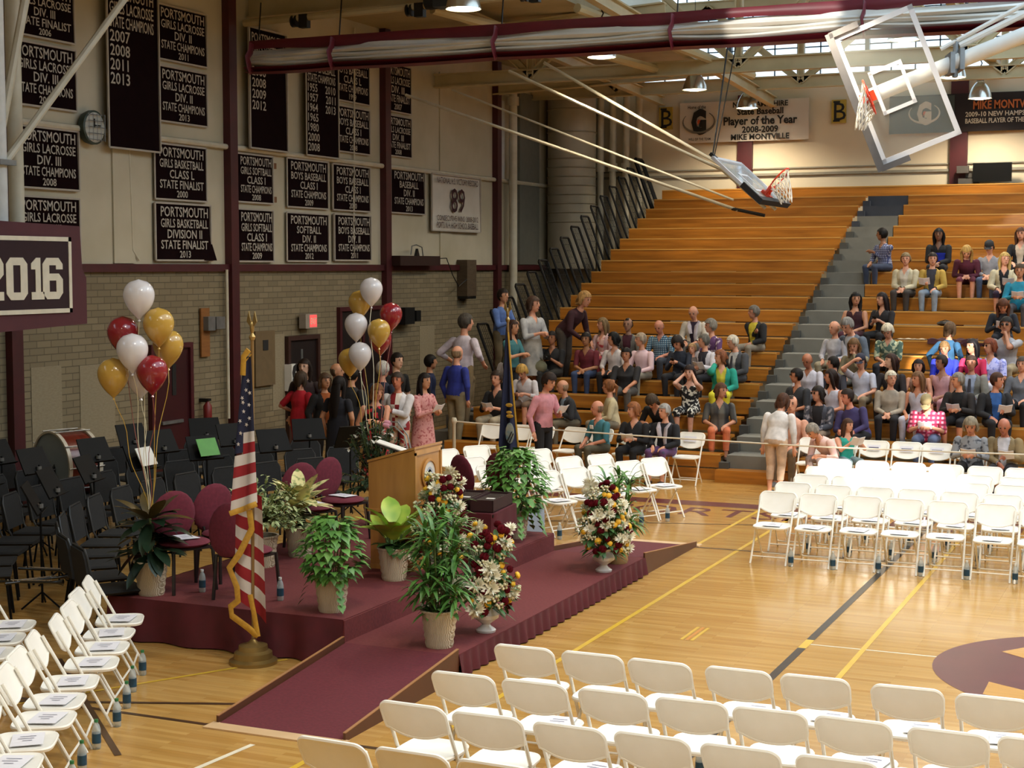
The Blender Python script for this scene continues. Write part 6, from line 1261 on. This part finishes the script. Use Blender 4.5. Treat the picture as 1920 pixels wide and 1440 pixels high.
def grow(P):
    h, w = P['h'], P['w']; J = P['J'] = plan(P); up = J['up']; mb = MB(); seg = []
    rings = [(-.10, .135, .10), (-.02, .168, .125), (.08, .158, .118), (.18, .140, .105), (.29, .166, .118), (.37, .170, .108), (.42, .135, .086), (.455, .085, .066), (.485, .06, .056), (.51, .05, .05)]
    N = 16; o = len(mb.v)
    for zz, rx, ry in rings:
        ww = (.45 + .55 * w) if zz < .4 else 1; wy = w if zz < .35 else 1
        for k in range(N): t = 2 * math.pi * k / N; mb.v.append(tuple(up(rx * ww * math.cos(t), ry * wy * math.sin(t) - (.02 * (w - 1) * 3 if zz < .3 else 0), zz)))
    fs = [(i * N + k, i * N + (k + 1) % N, (i + 1) * N + (k + 1) % N, (i + 1) * N + k) for i in range(len(rings) - 1) for k in range(N)] + [tuple(reversed(range(N))), tuple((len(rings) - 1) * N + k for k in range(N))]
    mb.f += fs; mb.mi += [0] * len(fs); seg.append(('torso', up(0, 0, -.06), up(0, 0, .44), .15 * w * h, .15 * h))
    hc, HM = J['head'], J['HM']; hp = lambda x, y, z: hc + HM @ (Vector((x, y, z)) * h)
    limb(mb, up(0, .01, .44), hp(0, .015, -.06), .056 * h, .05 * h); seg.append(('neck', up(0, .01, .47), hp(0, .015, -.09), .045 * h, .05 * h))
    sc = lambda *r: [q * h for q in r]
    mb.ball(hp(0, .008, .02), sc(.090, .108, .112), 16, HM); mb.ball(hp(0, -.02, -.045), sc(.068, .078, .078), 12, HM); mb.ball(hp(0, -.055, -.098), sc(.033, .032, .026), 8, HM)
    mb.ball(hp(0, -.103, -.012), sc(.014, .024, .024), 8, HM); mb.ball(hp(0, -.097, .012), sc(.011, .015, .03), 8, HM)
    for s in (1, -1): mb.ball(hp(s * .088, .012, -.005), sc(.012, .022, .032), 8, HM)
    seg.append(('head', hp(0, 0, -.03), hp(0, 0, .03), .099 * h, .105 * h))
    for (S_, E_, H_), s in zip(J['arm'], (1, -1)):
        aw = .6 + .4 * w; limb(mb, S_, E_, .056 * h * aw, .044 * h * aw); limb(mb, E_, H_, .039 * h * aw, .027 * h)
        seg += [('uarm', S_, E_, .05 * h, .04 * h), ('farm', E_, H_, .04 * h, .027 * h)]
        d = (H_ - E_).normalized(); sd = d.cross(Vector((0, -1, .3))).normalized()
        if sd.length < .1: sd = Vector((1, 0, 0))
        bend = Vector((0, -.25, -.55)) if not isinstance(P['arms'][0], tuple) else Vector((0, 0, -.3))
        d2 = (d + bend * .6).normalized(); nn = sd.cross(d2).normalized()
        limb(mb, H_, H_ + d2 * .075 * h, .03 * h, .031 * h, 8); limb(mb, H_ + sd * .016 * h + d2 * .03 * h, H_ + sd * .022 * h + d2 * .078 * h, .02 * h, .016 * h, 6); limb(mb, H_ - sd * .016 * h + d2 * .03 * h, H_ - sd * .022 * h + d2 * .078 * h, .02 * h, .016 * h, 6)
        kb = H_ + d2 * .082 * h
        for f, (off, L) in enumerate(((-.027, .05), (-.009, .062), (.010, .058), (.028, .045))):
            a = kb + sd * off * h; m_ = a + (d2 + sd * off * 5).normalized() * L * .55 * h; e = m_ + (d2 + bend * .9).normalized() * L * .6 * h; limb(mb, a, m_, .0098 * h, .0092 * h, 6); limb(mb, m_, e, .0092 * h, .008 * h, 6)
        tb = H_ + d2 * .025 * h - sd * s * .026 * h; tm = tb + (d2 * .6 - sd * s * .9).normalized() * .036 * h; limb(mb, tb, tm, .0125 * h, .0105 * h, 6); limb(mb, tm, tm + (d2 - sd * s * .2).normalized() * .03 * h, .0105 * h, .009 * h, 6)
        seg.append(('hand', H_ + d2 * .02 * h, H_ + d2 * .14 * h, .03 * h, .03 * h))
    for hip, kn, an in J['leg']:
        lw = .5 + .5 * w; limb(mb, hip, kn, .085 * h * lw, .058 * h * lw, 10); mid = kn.lerp(an, .3) + Vector((0, .012, 0)); limb(mb, kn, mid, .055 * h * lw, .054 * h * lw); limb(mb, mid, an, .053 * h * lw, .036 * h)
        fz = an + Vector((0, -.13, -.055)) * h; mb.ball(an + Vector((0, -.06, -.045)) * h, sc(.043, .115, .036), 10); mb.ball(an + Vector((0, .02, -.04)) * h, sc(.034, .045, .04), 8)
        seg += [('thigh', hip, kn, .085 * h, .058 * h), ('shin', kn, an, .055 * h, .036 * h), ('foot', an + Vector((0, .02, -.045)) * h, fz, .035 * h, .035 * h)]
    P['seg'] = seg
    me = mb.mesh('body', [skin_mat(P['skin'])]); ob = bpy.data.objects.new('body', me); COL.objects.link(ob)
    m = ob.modifiers.new('r', 'REMESH'); m.mode = 'VOXEL'; m.voxel_size = .0135 * min(1, h); m = ob.modifiers.new('s', 'SMOOTH'); m.iterations = 2; m.factor = .5
    P['ob'] = ob
for P in PERS: grow(P)
bpy.context.view_layer.update(); DG = bpy.context.evaluated_depsgraph_get()
HAIRM = lambda c: mat('hair_' + c, c, .6, ''.join('%02x' % int(int(c[i:i + 2], 16) * .65) for i in (0, 2, 4)), 40, (1, 1, .15), spec=.2)
EYE = mat('eye_dark', '1d1614', .25); LIP = mat('lip_tone', '9c5548', .5); LENSD = mat('dark_lens', '0e0d0e', .15); SHOES = [mat('shoe_black', '17161a', .4), mat('shoe_brown', '4a3122', .5), mat('shoe_grey', '6b6b6e', .6)]
done = []
for P in PERS:
    me = bpy.data.meshes.new_from_object(P['ob'].evaluated_get(DG)); done.append((P, me))
for P, me in done: bpy.data.objects.remove(P['ob'])
hand_props = []
for P, me in done:
    nv = len(me.vertices); co = np.empty(nv * 3, np.float32); me.vertices.foreach_get('co', co); co = co.reshape(-1, 3)
    nm = np.empty(nv * 3, np.float32); me.vertices.foreach_get('normal', nm); nm = nm.reshape(-1, 3)
    F = np.empty(len(me.loops), np.int32); me.loops.foreach_get('vertex_index', F); F = F.reshape(-1, 4) if len(F) == 4 * len(me.polygons) else None
    if F is None: F = np.array([tuple(p.vertices)[:4] if len(p.vertices) >= 4 else tuple(p.vertices) + (p.vertices[2],) for p in me.polygons])
    fc = co[F].mean(1); best = np.full(len(fc), 9.0); own = np.zeros(len(fc), int); tt = np.zeros(len(fc)); names = [s[0] for s in P['seg']]
    for i, (n_, p0, p1, r0, r1) in enumerate(P['seg']):
        p0, p1 = np.array(p0), np.array(p1); d = p1 - p0; t = np.clip(((fc - p0) @ d) / (d @ d), 0, 1); dist = np.linalg.norm(fc - p0 - t[:, None] * d, axis=1) - (r0 + (r1 - r0) * t)
        if n_ == 'hand': dist -= .008
        m_ = dist < best; best[m_] = dist[m_]; own[m_] = i; tt[m_] = t[m_]
    nmar = np.array(names)[own]; h = P['h']; J = P['J']; RMi = np.array(J['RM']); loc = (fc - np.array(J['pel'])) @ RMi
    root = thing('person', P['label'], 'person', (P['x'], P['y'], P['z'] + (.012 if P['sit'] else .004)), P['a'])
    me.name = 'body'; me.polygons.foreach_set('use_smooth', [True] * len(me.polygons)); body = link('body', me, root)
    def shell(mask, off, name, m):
        if not mask.any(): return
        fs = F[mask]; used, inv = np.unique(fs, return_inverse=True); vs = co[used] + nm[used] * off; inv = inv.reshape(fs.shape)
        ms = bpy.data.meshes.new(name); ms.from_pydata(vs.tolist(), [], [tuple(dict.fromkeys(r)) for r in inv.tolist()]); ms.materials.append(m)
        ms.polygons.foreach_set('use_smooth', [True] * len(ms.polygons)); ms.update(); return link(name, ms, root)
    tc, tp, sl_ = P['top']; bc_, *br = P['bot']; bl_ = br[-1] if not isinstance(br[-1], str) else br[0]; bp_ = br[1] if len(br) > 1 and isinstance(br[1], str) else (br[0] if isinstance(br[0], str) else 'p')
    if len(br) > 1: bl_ = [q for q in br if not isinstance(q, str)][0]; bp_ = [q for q in br if isinstance(q, str)][0]
    tor = (nmar == 'torso'); hi = loc[:, 2] / h
    arm = lambda L: ((nmar == 'uarm') & (tt <= L * 2)) | ((nmar == 'farm') & (tt <= (L - .5) * 2 - .02)) if L > 0 else np.zeros(len(fc), bool)
    neckline = hi < (.43 if sl_ == 0 else .47)
    front = (loc[:, 1] < -.02); vneck = front & (np.abs(loc[:, 0]) < (hi - .36) * .55) if sl_ < .95 else np.zeros(len(fc), bool)
    shirt = (tor & (hi > -.03) & neckline & ~vneck) | arm(sl_) | ((nmar == 'neck') & (tt < .35) & (sl_ >= .4))
    if sl_ == 0: shirt &= ~(nmar == 'uarm')
    shell(shirt, .010, 'dress' if P['sk'] else 'shirt', cloth_mat(tc, tp))
    leg = ((nmar == 'thigh') & (tt <= bl_ * 2)) | ((nmar == 'shin') & (tt <= (bl_ - .5) * 2 - .03)) | (tor & (hi <= .015))
    shell(leg, .009 if not P['sk'] else .004, 'skirt' if (bl_ < .7 and not P['sk']) else 'trousers' if not P['sk'] else 'underskirt', cloth_mat(bc_, bp_))
    foot = (nmar == 'foot'); sandal = bl_ < .9
    for s in (1, -1):
        shell(foot & (fc[:, 0] * s > 0), .006, 'shoe', SHOES[(len(P['label']) + (0 if s else 1)) % 3] if not sandal else SHOES[0])
    if P['jk']:
        op = front & (np.abs(loc[:, 0]) < .045 + np.maximum(0, hi - .1) * .12)
        shell(((tor & (hi > -.06) & (hi < .475) & ~op) | arm(.97)), .02, 'jacket', cloth_mat(P['jk'], P['pj']))
        if P['jk'] in ('44454a', '7d7b74', '25262b', 'dad6df'):
            m_ = MB(); a_, b_ = J['up'](0, -.125, .42), J['up'](0, -.15 * P['w'], .2); m_.tube([a_, a_.lerp(b_, .15), b_], [.018, .022, .03], 6, flat=.3, up=(0, 1, 0)); m_.build('necktie', mat('tie_dark', '2c2a33', .6), root)
    if P['in_']:
        shell(tor & front & (np.abs(loc[:, 0]) < .13) & (hi > .0) & (hi < .3), .026, 'bright_panel', cloth_mat(P['in_'], 'p'))
    if P['sk']:
        ks = P['sk']; top_z = J['pel'].z + .1 * h; bot_z = max(.05, J['pel'].z - .8 * h * ks[1]); m_ = MB()
        m_.grid(lambda u, v: ((.15 + .06 * v) * P['w'] * h * math.cos(2 * math.pi * u) * (1 + .04 * v * math.sin(14 * math.pi * u)), (.125 + .06 * v) * P['w'] * h * math.sin(2 * math.pi * u) * (1 + .04 * v * math.sin(14 * math.pi * u)), top_z + (bot_z - top_z) * v), 42, 6).build('skirt', cloth_mat(ks[0], ks[2] if len(ks) > 2 else 'p'), root, True)
    # hair
    hst, hcol = P['hair']; HMn = np.array(J['HM']); q = ((fc - np.array(J['head'])) @ HMn) / h; q = q * .89; hd = np.isin(nmar, ('head', 'neck')) & (q[:, 2] > -.10)
    hair_top = hd & ((q[:, 2] > .052 - .25 * np.minimum(0, q[:, 1] + .06)) | ((q[:, 1] > .0) & (q[:, 2] > -.07)) | ((np.abs(q[:, 0]) > .06) & (q[:, 1] > -.035) & (q[:, 2] > -.01)))
    if hst == 'bald': hair_top = hd & (q[:, 1] > .0) & (q[:, 2] > -.06) & (q[:, 2] < .035)
    if hst == 'balding': hair_top = hd & (((q[:, 1] > -.01) & (q[:, 2] > -.06) & (q[:, 2] < .06)) | ((q[:, 2] > .08) & (np.abs(q[:, 0]) < .03)))
    off = {'bald': .004, 'balding': .007, 'puff': .028, 'curly': .026, 'mop': .024, 'bob': .02, 'cap': .008}.get(hst, .014) * h
    hp_ = lambda x, y, z: J['head'] + J['HM'] @ (Vector((x, y, z)) * h * 1.12); HC = HAIRM(hcol if hst != 'cap' else '2a1d16')
    hs = shell(hair_top, off, 'hair', HC)
    if hst in ('long', 'verylong', 'bob', 'curly', 'pony'):
        m_ = MB(); low = {'long': -.30, 'verylong': -.52, 'bob': -.13, 'curly': -.10, 'pony': -.25}[hst]
        back = lambda zz: J['head'] + J['RM'] @ (Vector((0, .12 if zz < -.15 else .08, zz)) * h)
        if hst != 'pony':
            m_.tube([hp_(0, .05, .07), hp_(0, .075, 0), back(low * .5), back(low)], [.06 * h, .085 * h, (.10 if hst != 'bob' else .085) * h, .05 * h], 10, flat=.45, up=(0, 1, 0))
            for s in (1, -1):
                lw = low * (.75 if hst in ('long', 'verylong') else 1); e = J['head'] + J['RM'] @ (Vector((s * .09, -.03 if hst == 'long' else .03, lw)) * h)
                m_.tube([hp_(s * .055, -.02, .075), hp_(s * .082, .0, .02), hp_(s * .088, .01, -.06), e], [.025 * h, .033 * h, .036 * h, .02 * h], 8)
        else: m_.tube([hp_(0, .09, .04), hp_(0, .14, .0), hp_(0, .12, -.16)], [.03 * h, .035 * h, .012 * h], 8)
        m_.build('hair_length', HC, root, True)
    if hst == 'cap':
        m_ = MB(); prof = [(.098, 0.0), (.1, .03), (.09, .07), (.055, .1), (0, .11)]; o = len(m_.v); m_.lathe([(r * h, zz * h) for r, zz in prof], 18, hp_(0, .008, .035), .92, 1.08, J['HM'])
        m_.grid(lambda u, v: hp_((u - .5) * .15 * (1 - .35 * v * abs(u - .5) * 2), -.085 - .085 * v * (1 - (2 * u - 1) ** 2 * .5), .045 - .015 * v - .02 * (2 * u - 1) ** 2), 8, 3); m_.build('cap', cloth_mat(hcol, 'p'), root, True)
    # face: eyes, brows and mouth
    facing = P['a'] + P['hy']
    if abs((facing + math.pi) % (2 * math.pi) - math.pi) < R(110):
        for s in (1, -1):
            if P['sun'] : MB().ball(hp_(s * .033, -.092, .02), (.026 * h, .008 * h, .018 * h), 8, J['HM']).build('sunglass_lens', LENSD, root, True)
            else: MB().ball(hp_(s * .031, -.081, .018), (.014 * h, .009 * h, .008 * h), 8, J['HM']).build('eye', EYE, root, True)
            MB().ball(hp_(s * .032, -.085, .038), (.02 * h, .008 * h, .004 * h), 8, J['HM']).build('eyebrow', HC, root, True)
        MB().ball(hp_(0, -.083, -.056), (.024 * h, .009 * h, .0075 * h), 8, J['HM']).build('mouth', LIP, root, True)
    if 'name label' in P['label']: c_ = J['up'](-.06, -.13, .36); MB().box(c_, (.08, .012, .06), J['RM']).build('name_label', WHITE, root)
    if 'pale scarf' in P['label'] or 'over his shoulders' in P['label']:
        m_ = MB(); m_.tube([J['up'](.1, -.02, .47), J['up'](.07, -.12, .40), J['up'](.05, -.15, .2), J['up'](.06, -.16, .05)], [.03, .04, .04, .03], 8, flat=.5).tube([J['up'](-.1, -.02, .47), J['up'](-.07, -.12, .40), J['up'](-.04, -.15, .25)], [.03, .04, .035], 8, flat=.5); m_.build('scarf', cloth_mat('c5bcc6', 'p'), root, True)
    # things in the hands become things of their own
    if P['prop']:
        k = 1 if P['arms'][0] == 'lap' else 0; Ha, Hb = J['arm'][0][2], J['arm'][1][2]
        c = (Ha + Hb) / 2 if P['arms'][0] == P['arms'][1] or isinstance(P['arms'][0], tuple) else (Hb if k else Ha)
        M_ = Matrix.Rotation(P['a'], 3, 'Z'); wpos = Vector((P['x'], P['y'], P['z'])) + M_ @ (c + Vector((0, -.075, .045)) * h); short = P['label'].split(' ')
        hand_props.append((P['prop'], wpos, P['a'], P['label']))
WHO = lambda s: ' '.join(s.split(' ')[:9])
for kind, p, a, lab in hand_props:
    tail = ' held by the ' + WHO(lab)
    if kind == 'paper':
        t = thing('program', 'open program' + tail, 'program', p, a, 'programs held by people'); m = MB()
        T_ = Matrix.Rotation(R(35), 3, 'X')
        m.box((.052, 0, 0), (.11, .004, .15), T_ @ Matrix.Rotation(R(14), 3, 'Z')).box((-.052, 0, 0), (.11, .004, .15), T_ @ Matrix.Rotation(R(-14), 3, 'Z')); m.build('pages', PAPER, t)
    elif kind == 'phone':
        t = thing('telephone', 'dark mobile telephone' + tail, 'telephone', p, a, 'telephones'); MB().box((0, 0, 0), (.07, .01, .13), Matrix.Rotation(R(40), 3, 'X')).build('case', BLACK, t)
    else:
        t = thing('camera', 'black camera' + tail, 'camera', p, a); MB().box((0, .0, 0), (.13, .06, .09)).build('body', BLACK, t); MB().lathe([(.035, 0), (.035, .06), (.03, .07), (0, .065)], 14, (0, -.03, 0), axis=Matrix.Rotation(R(90), 3, 'X')).build('lens', BLACK, t, True)
        b = thing('shoulder_bag', 'olive canvas bag on the lap of the man with the camera', 'bag', (p.x - .16, p.y - .02, p.z - .17)); m = MB(); m.ball((0, 0, 0), (.17, .13, .13), 14); m.build('bag_body', mat('olive_canvas', '7d7a60', .9, '67644d', 9), b, True); MB().tube([(-.12, 0, .08), (0, -.02, .2), (.12, 0, .08)], .012, 6).build('strap', mat('strap_olive', '5d5a45', .8), b)
# loose things left on the benches
t = thing('folded_coat', 'dark maroon coat spread along an empty bench', 'coat', (-4.0, YR(8) + .1, ZR(8)))
MB().grid(lambda u, v: ((u - .5) * .85, (v - .5) * .26, .03 + .025 * math.sin(u * 17) * math.sin(v * 5) + (-.08 if v < .1 else 0)), 24, 8).build('cloth', cloth_mat('3f131d', 'p'), t, True); MB().grid(lambda u, v: (.2 + u * .35, -.14 - .01 * math.sin(u * 9), -.02 - v * .06), 8, 2).build('sleeve', cloth_mat('3f131d', 'p'), t, True)
t = thing('cream_shawl', 'cream shawl laid on the bench beside the maroon coat', 'shawl', (-4.72, YR(8) + .08, ZR(8)))
MB().grid(lambda u, v: ((u - .5) * .5, (v - .5) * .2, .025 + .015 * math.sin(u * 13) * math.sin(v * 6)), 16, 6).build('cloth', cloth_mat('cbb79a', 'p'), t, True)
t = thing('black_purse', 'small black purse on the bench below the mustard jacket', 'purse', (-4.22, YR(9) + .1, ZR(9)))
MB().ball((0, 0, .045), (.16, .08, .05), 12).build('body', BLACK, t, True); MB().tube([(-.1, 0, .08), (0, -.03, .11), (.1, 0, .08)], .008, 5).build('strap', BLACK, t)
bottle(-5.52, YR(9) + .12, ZR(9), 'clear water bottle on the bench between two long haired young women', 'bottles on the benches', CAPW)
bottle(-9.35, YR(2) + .1, ZR(2), 'clear water bottle on the low bench beside the bald man in a suit', 'bottles on the benches', CAPW)
t = thing('paper_scrap', 'small white scrap of paper on the grey aisle steps', 'paper', (-6.3, YR(9) + .12, ZR(9)))
MB().add([(-.05, 0, 0), (.05, -.02, .03), (.06, .05, .01), (-.03, .06, .02), (0, .02, .04)], [(0, 1, 4), (1, 2, 4), (2, 3, 4), (3, 0, 4)]).build('scrap', PAPER, t)
